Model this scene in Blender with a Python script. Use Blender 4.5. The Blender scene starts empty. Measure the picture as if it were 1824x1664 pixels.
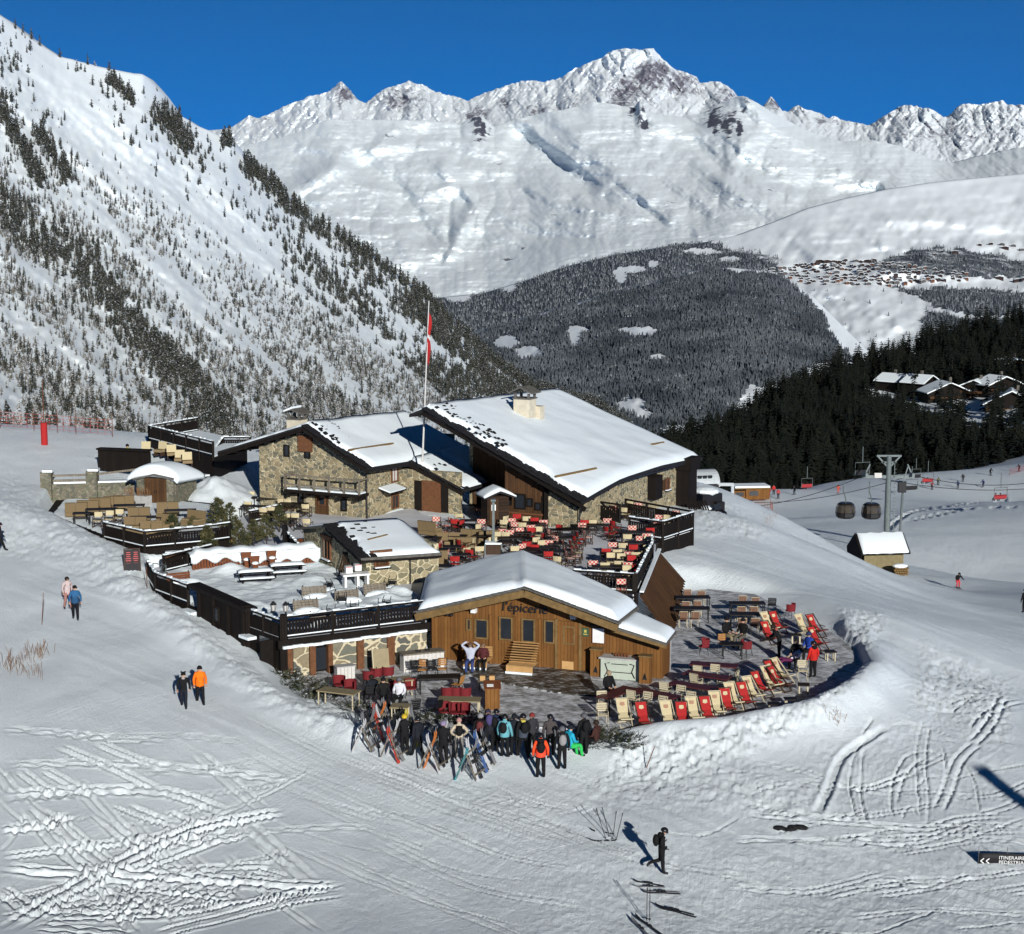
import bpy, bmesh, math, random
import numpy as np
from mathutils import Vector, Matrix
random.seed(7); RNG=np.random.default_rng(7)
SC=bpy.context.scene; COL=SC.collection
F=3100.; CZ=22.; PT=math.radians(8.1); CX,CY=912.,832.; SP,CP=math.sin(PT),math.cos(PT)
# ---------- measuring helpers: where a line of sight meets a level / a distance
def ray(px,py):
    x=(px-CX)/F; y=(CY-py)/F
    return Vector((x,CP+y*SP,-SP+y*CP))
def atz(px,py,z):
    d=ray(px,py); t=(z-CZ)/d.z
    return Vector((d.x*t,d.y*t,z))
def atd(px,py,Y):
    d=ray(px,py); t=Y/d.y
    return Vector((d.x*t,Y,CZ+d.z*t))
# ---------- numpy noise
def _h(i,j,s):
    n=(i.astype(np.int64)*374761393+j.astype(np.int64)*668265263+s*1274126177)&0xffffffff
    n=((n^(n>>13))*1274126177)&0xffffffff
    return ((n^(n>>16))&0xffff)/65535.
def vn(x,y,s=0):
    x=np.asarray(x,float); y=np.asarray(y,float)
    i=np.floor(x); j=np.floor(y); u=x-i; v=y-j
    u=u*u*u*(u*(u*6-15)+10); v=v*v*v*(v*(v*6-15)+10)
    a=_h(i,j,s); b=_h(i+1,j,s); c=_h(i,j+1,s); d=_h(i+1,j+1,s)
    return (a+(b-a)*u+(c-a)*v+(a-b-c+d)*u*v)*2-1
def fbm(x,y,o=4,s=0,g=.5,rid=False):
    t=0; a=1; n=0
    for k in range(o):
        w=vn(x*2**k+k*17.3,y*2**k-k*9.1,s+k)
        t=t+a*((1-2*np.abs(w)) if rid else w); n+=a; a*=g
    return t/n
def sst(a,b,x):
    t=np.clip((x-a)/(b-a),0,1); return t*t*(3-2*t)
def poly_d(px,py,P):
    """signed distance to polygon (negative inside)"""
    d=np.full(px.shape,1e18); ins=np.zeros(px.shape,bool); n=len(P)
    for k in range(n):
        ax,ay=P[k][:2]; bx,by=P[(k+1)%n][:2]
        ex,ey=bx-ax,by-ay; wx,wy=px-ax,py-ay
        t=np.clip((wx*ex+wy*ey)/(ex*ex+ey*ey+1e-12),0,1)
        d=np.minimum(d,(wx-ex*t)**2+(wy-ey*t)**2)
        if ay!=by:
            ins^=((ay>py)!=(by>py))&(px<(bx-ax)*(py-ay)/(by-ay)+ax)
    return np.where(ins,-1,1)*np.sqrt(d)
def line_d(px,py,P):
    d=np.full(px.shape,1e18)
    for (ax,ay),(bx,by) in zip(P[:-1],P[1:]):
        ex,ey=bx-ax,by-ay; wx,wy=px-ax,py-ay
        t=np.clip((wx*ex+wy*ey)/(ex*ex+ey*ey+1e-12),0,1)
        d=np.minimum(d,(wx-ex*t)**2+(wy-ey*t)**2)
    return np.sqrt(d)
# ---------- materials
MATS={}
def newmat(name):
    m=bpy.data.materials.new(name); m.use_nodes=True; nt=m.node_tree
    return m,nt,nt.nodes['Principled BSDF']
def nd(nt,t,ins=None,**kw):
    n=nt.nodes.new(t)
    for k,v in kw.items(): setattr(n,k,v)
    for k,v in (ins or {}).items():
        if hasattr(v,'is_output'): nt.links.new(v,n.inputs[k])
        else: n.inputs[k].default_value=v
    return n
def c4(c): return (c[0],c[1],c[2],1)
def ramp(nt,f,stops,interp='LINEAR'):
    r=nd(nt,'ShaderNodeValToRGB',{0:f}); r.color_ramp.interpolation=interp
    e=r.color_ramp.elements
    while len(e)<len(stops): e.new(.5)
    for x,(p,c) in zip(e,stops): x.position=p; x.color=c4(c) if not isinstance(c,(int,float)) else (c,c,c,1)
    return r.outputs[0]
def mixc(nt,f,a,b):
    n=nd(nt,'ShaderNodeMix',data_type='RGBA')
    for k,v in ((0,f),(6,a),(7,b)):
        if hasattr(v,'is_output'): nt.links.new(v,n.inputs[k])
        else: n.inputs[k].default_value=v if isinstance(v,(int,float)) else c4(v)
    return n.outputs[2]
def noise(nt,scale,detail=3,coord='Object',rough=.6,vec=None):
    v=vec
    if v is None: v=nd(nt,'ShaderNodeTexCoord').outputs[coord]
    return nd(nt,'ShaderNodeTexNoise',{'Vector':v,'Scale':scale,'Detail':detail,'Roughness':rough}).outputs[0]
def bump(nt,b,h,strength=.4,dist=.02):
    n=nd(nt,'ShaderNodeBump',{'Height':h,'Strength':strength,'Distance':dist})
    nt.links.new(n.outputs[0],b.inputs['Normal'])
def plain(name,c,rough=.7,var=.25,scale=3,metal=0,bmp=0,c2=None,obj_var=0):
    m,nt,b=newmat(name)
    f=noise(nt,scale,4)
    d=c2 or tuple(x*(1-var) for x in c)
    col=mixc(nt,ramp(nt,f,[(.3,0),(.7,1)]),c,d)
    if obj_var:
        r=nd(nt,'ShaderNodeObjectInfo').outputs['Random']
        h=nd(nt,'ShaderNodeHueSaturation',{'Color':col,'Value':nd(nt,'ShaderNodeMapRange',{0:r,3:1-obj_var,4:1+obj_var}).outputs[0]})
        col=h.outputs[0]
    nt.links.new(col,b.inputs['Base Color'])
    b.inputs['Roughness'].default_value=rough; b.inputs['Metallic'].default_value=metal; b.inputs['Specular IOR Level'].default_value=.15+.35*max(0,.6-rough)
    if bmp: bump(nt,b,noise(nt,scale*6,3),bmp,.01)
    MATS[name]=m; return m
def planks(name,c,c2,w=.14,axis='xy',rough=.75,gap=.35):
    """boards: per-board tint, dark joints, grain; boards run across `axis`"""
    m,nt,b=newmat(name)
    tc=nd(nt,'ShaderNodeTexCoord').outputs['Object']
    s=nd(nt,'ShaderNodeSeparateXYZ',{0:tc}).outputs
    if axis=='xy': u=nd(nt,'ShaderNodeMath',{0:s[0],1:s[1]},operation='ADD').outputs[0]
    else: u=s['XYZ'.index(axis.upper())]
    q=nd(nt,'ShaderNodeMath',{0:u,1:w},operation='DIVIDE').outputs[0]
    fl=nd(nt,'ShaderNodeMath',{0:q},operation='FLOOR').outputs[0]
    fr=nd(nt,'ShaderNodeMath',{0:q},operation='FRACT').outputs[0]
    wn=nd(nt,'ShaderNodeTexWhiteNoise',{'W':fl},noise_dimensions='1D').outputs[0]
    col=mixc(nt,wn,c,c2)
    mp=nd(nt,'ShaderNodeMapping',{'Vector':tc,'Scale':(9,9,1.2) if axis!='z' else (1.2,1.2,9)}).outputs[0]
    g=noise(nt,3,5,vec=mp)
    col=mixc(nt,ramp(nt,g,[(.35,0),(.75,.55)]),col,tuple(x*.45 for x in c))
    big=noise(nt,.8,3)
    col=mixc(nt,ramp(nt,big,[(.45,0),(.7,.4)]),col,tuple(x*.5 for x in c2))
    j=nd(nt,'ShaderNodeMath',{0:nd(nt,'ShaderNodeMath',{0:fr,1:.5},operation='SUBTRACT').outputs[0]},operation='ABSOLUTE').outputs[0]
    jm=ramp(nt,j,[(.43,0),(.48,1)])
    col=mixc(nt,nd(nt,'ShaderNodeMath',{0:jm,1:gap*2},operation='MULTIPLY').outputs[0],col,tuple(x*.15 for x in c))
    nt.links.new(col,b.inputs['Base Color']); b.inputs['Roughness'].default_value=rough; b.inputs['Specular IOR Level'].default_value=.12
    inv=nd(nt,'ShaderNodeMath',{0:1.,1:jm},operation='SUBTRACT').outputs[0]
    bump(nt,b,inv,.6,.02)
    MATS[name]=m; return m
def stone(name,cols,mortar,scale=2.2,asp=1.8,lo=.035,hi=.075):
    m,nt,b=newmat(name)
    tc=nd(nt,'ShaderNodeTexCoord').outputs['Object']
    wob=nd(nt,'ShaderNodeTexNoise',{'Vector':tc,'Scale':1.6,'Detail':2.}).outputs[1]
    v0=nd(nt,'ShaderNodeVectorMath',{0:tc,1:nd(nt,'ShaderNodeVectorMath',{0:wob,3:.5},operation='SCALE').outputs[0]},operation='ADD').outputs[0]
    v=nd(nt,'ShaderNodeMapping',{'Vector':v0,'Scale':(1,1,asp)}).outputs[0]
    e=nd(nt,'ShaderNodeTexVoronoi',{'Vector':v,'Scale':scale,'Randomness':.95},feature='DISTANCE_TO_EDGE').outputs[0]
    cc=nd(nt,'ShaderNodeTexVoronoi',{'Vector':v,'Scale':scale,'Randomness':.95},feature='F1')
    r=nd(nt,'ShaderNodeSeparateColor',{0:cc.outputs['Color']}).outputs[0]
    n=len(cols); col=ramp(nt,r,[(i/n,c) for i,c in enumerate(cols)],'CONSTANT')
    g=noise(nt,9,5); col=mixc(nt,ramp(nt,g,[(.3,0),(.8,.6)]),col,tuple(x*.55 for x in cols[0]))
    mm=ramp(nt,e,[(lo,1),(hi,0)])
    mc=mixc(nt,noise(nt,4,3),mortar,tuple(x*.6 for x in mortar))
    col=mixc(nt,mm,col,mc)
    nt.links.new(col,b.inputs['Base Color']); b.inputs['Roughness'].default_value=.85; b.inputs['Specular IOR Level'].default_value=.1
    h=nd(nt,'ShaderNodeMath',{0:nd(nt,'ShaderNodeMath',{0:1.,1:mm},operation='SUBTRACT').outputs[0],1:nd(nt,'ShaderNodeMath',{0:g,1:.5},operation='MULTIPLY').outputs[0]},operation='ADD').outputs[0]
    bump(nt,b,h,.8,.05)
    MATS[name]=m; return m
def snowmat(name,c=(.80,.86,.88),scale=1.2,bmp=.35,dist=.06,c2=(.74,.80,.83)):
    m,nt,b=newmat(name)
    f=noise(nt,scale,6)
    col=mixc(nt,ramp(nt,noise(nt,scale*.25,4),[(.35,0),(.7,1)]),c,c2)
    nt.links.new(col,b.inputs['Base Color']); b.inputs['Roughness'].default_value=.55
    b.inputs['Specular IOR Level'].default_value=.25
    f2=noise(nt,scale*7,4)
    h=nd(nt,'ShaderNodeMath',{0:f,1:nd(nt,'ShaderNodeMath',{0:f2,1:.35},operation='MULTIPLY').outputs[0]},operation='ADD').outputs[0]
    bump(nt,b,h,bmp,dist)
    MATS[name]=m; return m
M=MATS
# ---------- mesh building
class MB:
    def __init__(s): s.v=[]; s.f=[]; s.m=[]
    def add(s,vs,fs,mi=0):
        o=len(s.v); s.v+= [tuple(p) for p in vs]
        for f in fs: s.f.append(tuple(i+o for i in f)); s.m.append(mi)
    def box(s,c,sz,rz=0,mi=0,rx=0,ry=0):
        R=Matrix.Rotation(rz,3,'Z')@Matrix.Rotation(ry,3,'Y')@Matrix.Rotation(rx,3,'X'); c=Vector(c)
        P=[c+R@Vector((x*sz[0]/2,y*sz[1]/2,z*sz[2]/2)) for z in(-1,1) for x,y in((-1,-1),(1,-1),(1,1),(-1,1))]
        s.add(P,[(3,2,1,0),(4,5,6,7),(0,1,5,4),(1,2,6,5),(2,3,7,6),(3,0,4,7)],mi)
    def bar(s,a,b,w=.05,h=None,mi=0,up=(0,0,1)):
        a=Vector(a); b=Vector(b); h=h or w; d=(b-a)
        if d.length<1e-6: return
        d.normalize(); u=Vector(up)
        if abs(d.dot(u))>.98: u=Vector((1,0,0))
        x=d.cross(u).normalized(); y=x.cross(d)
        P=[p+x*w/2*i+y*h/2*j for p in(a,b) for i,j in((-1,-1),(1,-1),(1,1),(-1,1))]
        s.add(P,[(3,2,1,0),(4,5,6,7),(0,1,5,4),(1,2,6,5),(2,3,7,6),(3,0,4,7)],mi)
    def tube(s,pts,r,n=6,mi=0,cap=True):
        pts=[Vector(p) for p in pts]; rr=r if isinstance(r,(list,tuple)) else [r]*len(pts); rings=[]
        for k,p in enumerate(pts):
            d=(pts[min(k+1,len(pts)-1)]-pts[max(k-1,0)]).normalized()
            u=Vector((0,0,1)) if abs(d.z)<.95 else Vector((1,0,0))
            x=d.cross(u).normalized(); y=x.cross(d)
            rings.append([p+(x*math.cos(2*math.pi*i/n)+y*math.sin(2*math.pi*i/n))*rr[k] for i in range(n)])
        fs=[]
        for k in range(len(pts)-1):
            for i in range(n): a=k*n+i; b=k*n+(i+1)%n; fs.append((a,b,b+n,a+n))
        if cap: fs+=[tuple(range(n-1,-1,-1)),tuple((len(pts)-1)*n+i for i in range(n))]
        s.add([p for r_ in rings for p in r_],fs,mi)
    def prism(s,poly,vec,mi=0):
        n=len(poly); v=Vector(vec); A=[Vector(p) for p in poly]
        s.add(A+[p+v for p in A],[tuple(range(n-1,-1,-1)),tuple(range(n,2*n))]+[(i,(i+1)%n,n+(i+1)%n,n+i) for i in range(n)],mi)
    def ball(s,c,r,n=8,k=6,mi=0,sc=(1,1,1)):
        c=Vector(c); P=[c+Vector((0,0,-r*sc[2]))]
        for j in range(1,k):
            t=-math.pi/2+math.pi*j/k
            P+=[c+Vector((r*math.cos(t)*math.cos(2*math.pi*i/n)*sc[0],r*math.cos(t)*math.sin(2*math.pi*i/n)*sc[1],r*math.sin(t)*sc[2])) for i in range(n)]
        P.append(c+Vector((0,0,r*sc[2]))); fs=[(0,1+(i+1)%n,1+i) for i in range(n)]
        for j in range(k-2):
            for i in range(n): a=1+j*n+i; b=1+j*n+(i+1)%n; fs.append((a,b,b+n,a+n))
        o=1+(k-2)*n; fs+=[(o+i,o+(i+1)%n,len(P)-1) for i in range(n)]
        s.add(P,fs,mi)
    def sheet(s,g,th,mi=0):
        """g: rows of points; gives a closed slab of thickness th below"""
        R=len(g); C=len(g[0]); top=[Vector(p) for r in g for p in r]; n=R*C
        dv=Vector((0,0,-th)) if isinstance(th,(int,float)) else Vector(th)
        P=top+[p+dv for p in top]; fs=[]
        for i in range(R-1):
            for j in range(C-1):
                a=i*C+j; fs.append((a,a+1,a+C+1,a+C)); fs.append((n+a,n+a+C,n+a+C+1,n+a+1))
        e=[(i*C,(i+1)*C) for i in range(R-1)]+[((R-1)*C+j,(R-1)*C+j+1) for j in range(C-1)]+[((i+1)*C+C-1,i*C+C-1) for i in range(R-1)]+[(j+1,j) for j in range(C-1)]
        for a,b in e: fs.append((a,b,n+b,n+a))
        s.add(P,fs,mi)
    def build(s,name,mats,parent=None,smooth=False,world=False,loc=None):
        me=bpy.data.meshes.new(name); vs=s.v
        if world and parent is not None:
            iv=wmat(parent).inverted(); vs=[tuple(iv@Vector(p)) for p in vs]
        if loc is not None: l=Vector(loc); vs=[tuple(Vector(p)-l) for p in vs]
        me.from_pydata(vs,[],s.f)
        if not isinstance(mats,(list,tuple)): mats=[mats]
        for m in mats: me.materials.append(M[m] if isinstance(m,str) else m)
        if len(mats)>1: me.polygons.foreach_set('material_index',s.m)
        if smooth: me.polygons.foreach_set('use_smooth',[True]*len(s.f))
        bm=bmesh.new(); bm.from_mesh(me); bmesh.ops.recalc_face_normals(bm,faces=bm.faces); bm.to_mesh(me); bm.free()
        o=bpy.data.objects.new(name,me); COL.objects.link(o)
        if parent is not None: o.parent=parent; s_children(parent,o)
        if loc is not None: o.location=loc
        return o
KIDS={}
def s_children(p,o): KIDS.setdefault(p.name,[]).append(o)
def wmat(o):
    m=Matrix.LocRotScale(o.location,o.rotation_euler,o.scale)
    return wmat(o.parent)@m if o.parent else m
def tag(o,label=None,cat=None,group=None,kind=None):
    for k,v in (('label',label),('category',cat),('group',group),('kind',kind)):
        if v: o[k]=v
        elif k in o: del o[k]
    return o
def thing(name,label,cat,loc=(0,0,0),rz=0,group=None):
    o=bpy.data.objects.new(name,None); COL.objects.link(o); o.location=loc; o.rotation_euler=(0,0,rz)
    o.empty_display_size=.2
    return tag(o,label,cat,group)
def dup(o,loc=None,rz=None,label=None,group=None,sc=None,parent=None,rot=None):
    c=o.copy(); COL.objects.link(c)
    if parent is not None: c.parent=parent; s_children(parent,c)
    if loc is not None: c.location=loc
    if rz is not None: c.rotation_euler=(0,0,rz)
    if rot is not None: c.rotation_euler=rot
    if sc is not None: c.scale=(sc,sc,sc) if isinstance(sc,(int,float)) else sc
    if label: c['label']=label
    if group: c['group']=group
    for k in list(KIDS.get(o.name,[])): dup(k,parent=c)
    return c
def drop(o):
    for k in list(KIDS.get(o.name,[])): drop(k)
    bpy.data.objects.remove(o)
def npmesh(name,V,Fq,mat,smooth=True,attrs=None,parent=None,mi=None):
    """V (n,3), Fq (m,k) all faces of k corners"""
    me=bpy.data.meshes.new(name); n,k=Fq.shape
    me.vertices.add(len(V)); me.vertices.foreach_set('co',np.asarray(V,np.float32).ravel())
    me.loops.add(n*k); me.loops.foreach_set('vertex_index',Fq.astype(np.int32).ravel())
    me.polygons.add(n); me.polygons.foreach_set('loop_start',np.arange(0,n*k,k,dtype=np.int32))
    if smooth: me.polygons.foreach_set('use_smooth',np.ones(n,bool))
    for m in (mat if isinstance(mat,(list,tuple)) else [mat]): me.materials.append(m)
    if mi is not None: me.polygons.foreach_set('material_index',mi.astype(np.int32))
    for an,a in (attrs or {}).items():
        at=me.attributes.new(an,'FLOAT','POINT'); at.data.foreach_set('value',np.asarray(a,np.float32).ravel())
    me.update(calc_edges=True)
    o=bpy.data.objects.new(name,me); COL.objects.link(o)
    if parent is not None: o.parent=parent; s_children(parent,o)
    return o
def gridfaces(R,C):
    a=(np.arange(R-1)[:,None]*C+np.arange(C-1)[None,:]).ravel()
    return np.stack([a,a+1,a+C+1,a+C],1)
def rayn(px,py,Y):
    x=(px-CX)/F; y=(CY-py)/F
    dy=CP+y*SP; t=Y/dy
    return np.stack([x*t,Y+0*t,CZ+(-SP+y*CP)*t],-1)
# ---------- camera, sky, sun
cam=bpy.data.cameras.new('camera'); cam.sensor_width=36; cam.lens=36*F/1824; cam.clip_start=.5; cam.clip_end=200000
co=bpy.data.objects.new('camera',cam); COL.objects.link(co); co.location=(0,0,CZ); co.rotation_euler=(math.pi/2-PT,0,0); SC.camera=co
SUN_E=math.radians(16.5); SUN_A=math.radians(15)
w=bpy.data.worlds.new('World'); SC.world=w; w.use_nodes=True; nt=w.node_tree; bg=nt.nodes['Background']
sky=nd(nt,'ShaderNodeTexSky',sky_type='NISHITA',sun_disc=False,sun_elevation=SUN_E,sun_rotation=math.pi-SUN_A,altitude=2000,air_density=1.0,dust_density=.0,ozone_density=6)
tc=nd(nt,'ShaderNodeTexCoord').outputs['Generated']
ad=nd(nt,'ShaderNodeVectorMath',{0:tc,1:(0,0,.65)},operation='ADD').outputs[0]
nt.links.new(nd(nt,'ShaderNodeVectorMath',{0:ad},operation='NORMALIZE').outputs[0],sky.inputs[0])
tint=nd(nt,'ShaderNodeMix',data_type='RGBA',blend_type='MULTIPLY'); tint.inputs[0].default_value=1; nt.links.new(sky.outputs[0],tint.inputs[6]); tint.inputs[7].default_value=(.065,1.22,1.60,1)
zz=nd(nt,'ShaderNodeSeparateXYZ',{0:tc}).outputs[2]
dk=ramp(nt,zz,[(.0,1.75),(.055,1.42),(.12,1.12),(.24,.60),(.45,.22),(1.,.13)])
t2=nd(nt,'ShaderNodeMix',data_type='RGBA',blend_type='MULTIPLY'); t2.inputs[0].default_value=1; nt.links.new(tint.outputs[2],t2.inputs[6]); nt.links.new(dk,t2.inputs[7])
nt.links.new(t2.outputs[2],bg.inputs[0]); bg.inputs[1].default_value=.08
sl=bpy.data.lights.new('sun','SUN'); sl.energy=5.0; sl.angle=math.radians(.5); sl.color=(1,.985,.94)
so=bpy.data.objects.new('sun',sl); COL.objects.link(so)
sdir=Vector((math.sin(SUN_A)*math.cos(SUN_E),-math.cos(SUN_A)*math.cos(SUN_E),math.sin(SUN_E)))
so.rotation_euler=sdir.to_track_quat('Z','Y').to_euler(); so.location=sdir*400
vs=SC.view_settings; vs.view_transform='Standard'; vs.look='None'; vs.exposure=.16; vs.gamma=1; vs.use_curve_mapping=False
SC.cycles.max_bounces=6; SC.cycles.diffuse_bounces=3; SC.cycles.glossy_bounces=2
# ================= near ground
TERR=[(-6.,74.6),(-2,73.4),(2.2,72.6),(4.5,73.2),(9,74.2),(13,76.5),(15.4,79.4),(17.2,83.6),(17.7,88),(17.1,92.3),(15.6,97),(14.4,101.2),(11.8,102.6),(9.2,101.2),(7.4,94),(7.2,82.2),(-4.0,86.2),(-10.8,82.6),(-9.6,79.5)]
DECK=[(-19.2,92.3),(-11,82),(-4.2,85.7),(-4.6,92),(.5,92.6),(3.6,93.4),(6.7,92.4),(8.5,101.9),(9.2,108.2),(11.7,111.6),(8,117),(4.3,112.4),(-6,117.6),(-7,121),(-9.9,116.6),(-17.5,121),(-20,113),(-20.5,104),(-18.6,101.5),(-21,99.5)]
LDECK=[(-21.5,100.3),(-18.4,102),(-17.5,108),(-20,116.5),(-24,119),(-31.5,118.8),(-30.5,112),(-24.4,103.2)]
CP_=[]
def cpt(px,Y,z): p=atd(px,900,Y); CP_.append((p.x,Y,z))
for a in ((900,30,1.6),(-200,30,1.9),(2000,30,.9),(900,46,-.6),(0,46,-.4),(1800,46,-.9),(0,58,-1.45),(450,58,-1.6),(912,58,-1.6),(1400,58,-1.75),(1824,58,-1.95),(2300,60,-2.6),(-300,60,-.9),
 (300,66,-.75),(600,68,-.8),(850,69.3,-.55),(1000,69.6,-.55),(1110,71,-.45),(1180,61,-1.35),(620,75,-.1),(350,75.8,.4),(490,81,.3),(100,76,.5),(0,80,1.0),(420,84,.9),(330,90,1.9),(60,86,1.5),
 (135,88,1.65),(250,93,2.4),(240,100,2.7),(0,99,2.5),(0,106,3.6),(80,104,3.1),(100,114,3.6),(0,118,4.0),(-200,110,4.8),(-300,150,6),(0,150,4.5),(150,148,4.3),(260,145,4.2),(380,140,4.0),
 (0,190,-2),(250,185,-5),(450,175,-7),(-300,220,-2),(0,260,-35),(400,260,-42),(700,190,-12),(1000,210,-25),(550,125,2.2),(900,122,1.6),(1120,135,.4),(420,118,2.4),
 (1240,112,.9),(1330,125,.6),(1300,115,.6),(1240,98,1.2),(1200,94,.6),(1400,112,-.1),(1500,120,-1.9),(1450,118,-1.0),(1400,103,.1),(1540,90,.1),(1600,94,.2),(1650,110,-2.9),(1700,93,-.9),(1824,110,-4.2),
 (1824,86,-1.9),(1824,72,-2.0),(1600,68,-1.15),(1500,75,-.4),(1700,80,-.9),(1560,116,-2.8),(1200,72.5,-.2),(1350,73,-.2),
 (1540,165,-12.5),(1580,140,-7.5),(1590,200,-17.5),(1706,210,-23),(1824,200,-21),(1590,240,-23),(1400,300,-28),(1290,330,-30),(1250,300,-29),(1440,400,-40),(1640,440,-46),(1824,460,-41),(1824,330,-32),(2000,420,-32),(2200,300,-20),(2200,150,-9),
 (1700,540,-55),(1300,520,-70),(900,500,-110),(0,400,-75),(600,400,-95),(1960,560,-38),(1480,160,-9),(1400,150,-4),(1300,160,-3),(1250,220,-20)): cpt(*a)
CPA=np.array(CP_); S_=40.
def _tk(r2): return np.where(r2>0,.5*r2*np.log(r2+1e-20),0)
_n=len(CPA); _x=CPA[:,:2]/S_
_K=_tk(((_x[:,None]-_x[None])**2).sum(-1))+np.eye(_n)*.012; _P=np.concatenate([np.ones((_n,1)),_x],1)
_A=np.block([[_K,_P],[_P.T,np.zeros((3,3))]]); _W=np.linalg.solve(_A,np.concatenate([CPA[:,2],np.zeros(3)]))
def gz(x,y):
    x=np.atleast_1d(np.asarray(x,float)); y=np.atleast_1d(np.asarray(y,float)); sh=x.shape
    x=x.ravel(); y=y.ravel(); out=np.zeros(x.size)
    for a in range(0,x.size,60000):
        X=np.stack([x[a:a+60000],y[a:a+60000]],1)/S_
        out[a:a+60000]=_tk(((X[:,None]-_x[None])**2).sum(-1))@_W[:_n]+_W[_n]+X@_W[_n+1:]
    z=out
    near=y<135
    # the dug-out front terrace with its snow banks, and the block of upper decks
    d=np.full(x.shape,99.); d[near]=poly_d(x[near],y[near],TERR)
    bank=(.12+.6*sst(1.5,7,x)*sst(93,83,y))*np.exp(-((d-.9)/1.1)**2)*(d>0)
    z=np.where(d<6,z*sst(0,5,d)+(1-sst(0,5,d))*np.clip(z,-.1,.6),z)
    wd_=.45+2.6*sst(90,97,y)*sst(6,8,x)+1.2*sst(1,-2,x)
    z=z+bank*sst(0,wd_,d)
    z=np.where(d<wd_,-.12+(z+.12)*sst(0,wd_,d),z)
    for P,h,b in ((DECK,1.6,.5),(LDECK,2.5,.6)):
        d=np.full(x.shape,99.); d[near]=poly_d(x[near],y[near],P)
        z=np.where(d<b,np.minimum(z,h)*(1-sst(0,b,d))+z*sst(0,b,d),z)
    return z.reshape(sh)
def gz1(x,y): return float(gz(x,y)[0])
def atg(px,py,z0=-1.):
    """where the sight line meets the ground"""
    z=z0
    for k in range(40):
        p=atz(px,py,z); z+= .5*(gz1(p.x,p.y)-z)
    p=atz(px,py,z); return p
def atgs(P,z0=-1.):
    P=np.array(P,float); z=np.full(len(P),z0)
    for k in range(30):
        x=(P[:,0]-CX)/F; y=(CY-P[:,1])/F; dz=-SP+y*CP; t=(z-CZ)/dz
        X=x*t; Y=(CP+y*SP)*t; z=z+.5*(gz(X,Y)-z)
    return np.stack([X,Y],1)
# ---- grid in bearing x distance
cols=np.arange(-420,2260,2.7)
ys=[22.]
while ys[-1]<48: ys.append(ys[-1]+.6)
while ys[-1]<640: ys.append(ys[-1]+max(.05,1.9*ys[-1]**2/(F*22)))
ys=np.array(ys); PXg,Yg=np.meshgrid(cols,ys)
Xg=(PXg-CX)/F*Yg*1.003
Zg=gz(Xg,Yg)
dT=poly_d(Xg,Yg,TERR); dD=poly_d(Xg,Yg,DECK)
# px,py of each vertex (for laying out where the snow is churned up)
t_=Yg*CP-(Zg-CZ)*SP; PYg=CY-F*((Zg-CZ)*CP+Yg*SP)/t_
def spline(P,n=10):
    P=[np.array(p,float) for p in P]; out=[]
    P=[2*P[0]-P[1]]+P+[2*P[-1]-P[-2]]
    for k in range(1,len(P)-2):
        for i in range(n):
            t=i/n; a,b,c,d=P[k-1:k+3]
            out.append(.5*((2*b)+(c-a)*t+(2*a-5*b+4*c-d)*t*t+(3*b-a-3*c+d)*t**3))
    return out+[P[-2]]
ROUGH=np.zeros_like(Zg)
def rough(poly,soft,amp):
    global ROUGH
    xs=[p[0] for p in poly]; yy=[p[1] for p in poly]
    m=(PXg>min(xs)-soft)&(PXg<max(xs)+soft)&(PYg>min(yy)-soft)&(PYg<max(yy)+soft)&(Yg<260)
    d=poly_d(PXg[m],PYg[m],poly); ROUGH[m]=np.maximum(ROUGH[m],amp*sst(soft,-soft,d))
rough([(-50,800),(120,930),(230,1010),(290,1060),(380,1150),(470,1230),(600,1300),(560,1310),(430,1240),(330,1160),(250,1080),(120,1010),(-50,980)],26,.9)
rough([(-50,1240),(180,1240),(330,1330),(420,1440),(560,1560),(640,1664),(-50,1664)],50,.03)
rough([(1110,1330),(1300,1290),(1460,1250),(1570,1150),(1590,1100),(1510,1090),(1560,1190),(1480,1290),(1380,1330),(1180,1400),(1080,1390)],18,1.15)
rough([(1080,1380),(1300,1340),(1480,1420),(1440,1470),(1250,1440),(1020,1440)],40,.6)
rough([(1440,1300),(1650,1260),(1824,1280),(1824,1440),(1440,1480)],40,.28)
rough([(1000,1500),(1824,1470),(1900,1700),(900,1700)],60,.22)
rough([(1660,1150),(1824,1220),(1824,1330),(1640,1260)],30,.8)
rough([(1250,880),(1330,905),(1370,960),(1250,950),(1230,910)],14,1.)
rough([(1380,930),(1500,920),(1560,960),(1500,985)],20,.7)
rough([(1600,930),(1824,900),(1824,1010),(1640,1030)],25,.55)
rough([(530,1230),(640,1270),(640,1310),(560,1300)],10,1.)
rough([(90,1010),(240,1000),(300,1080),(250,1090)],16,.7)
rough([(800,1400),(1100,1400),(1100,1660),(500,1660)],60,.12)
base=.10
lump=fbm(Xg*1.5,Yg*1.1,4,3,.55)
fine=fbm(Xg*4.1,Yg*3.0,3,9,.6)
wav=fbm(Xg*.16,Yg*.11,3,21)
far_=1/(1+np.exp((Yg-170)/30))
rid=fbm(Xg*4.6+lump*.5,Yg*3.2,3,33,.62,True)
off=sst(-.1,.3,dT)*sst(-.2,.3,dD)
dz=(wav*.24+base*(lump*.05+fine*.05)+ROUGH*(np.maximum(rid,-.25)*.10+lump*.08+fine*.09))
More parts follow.
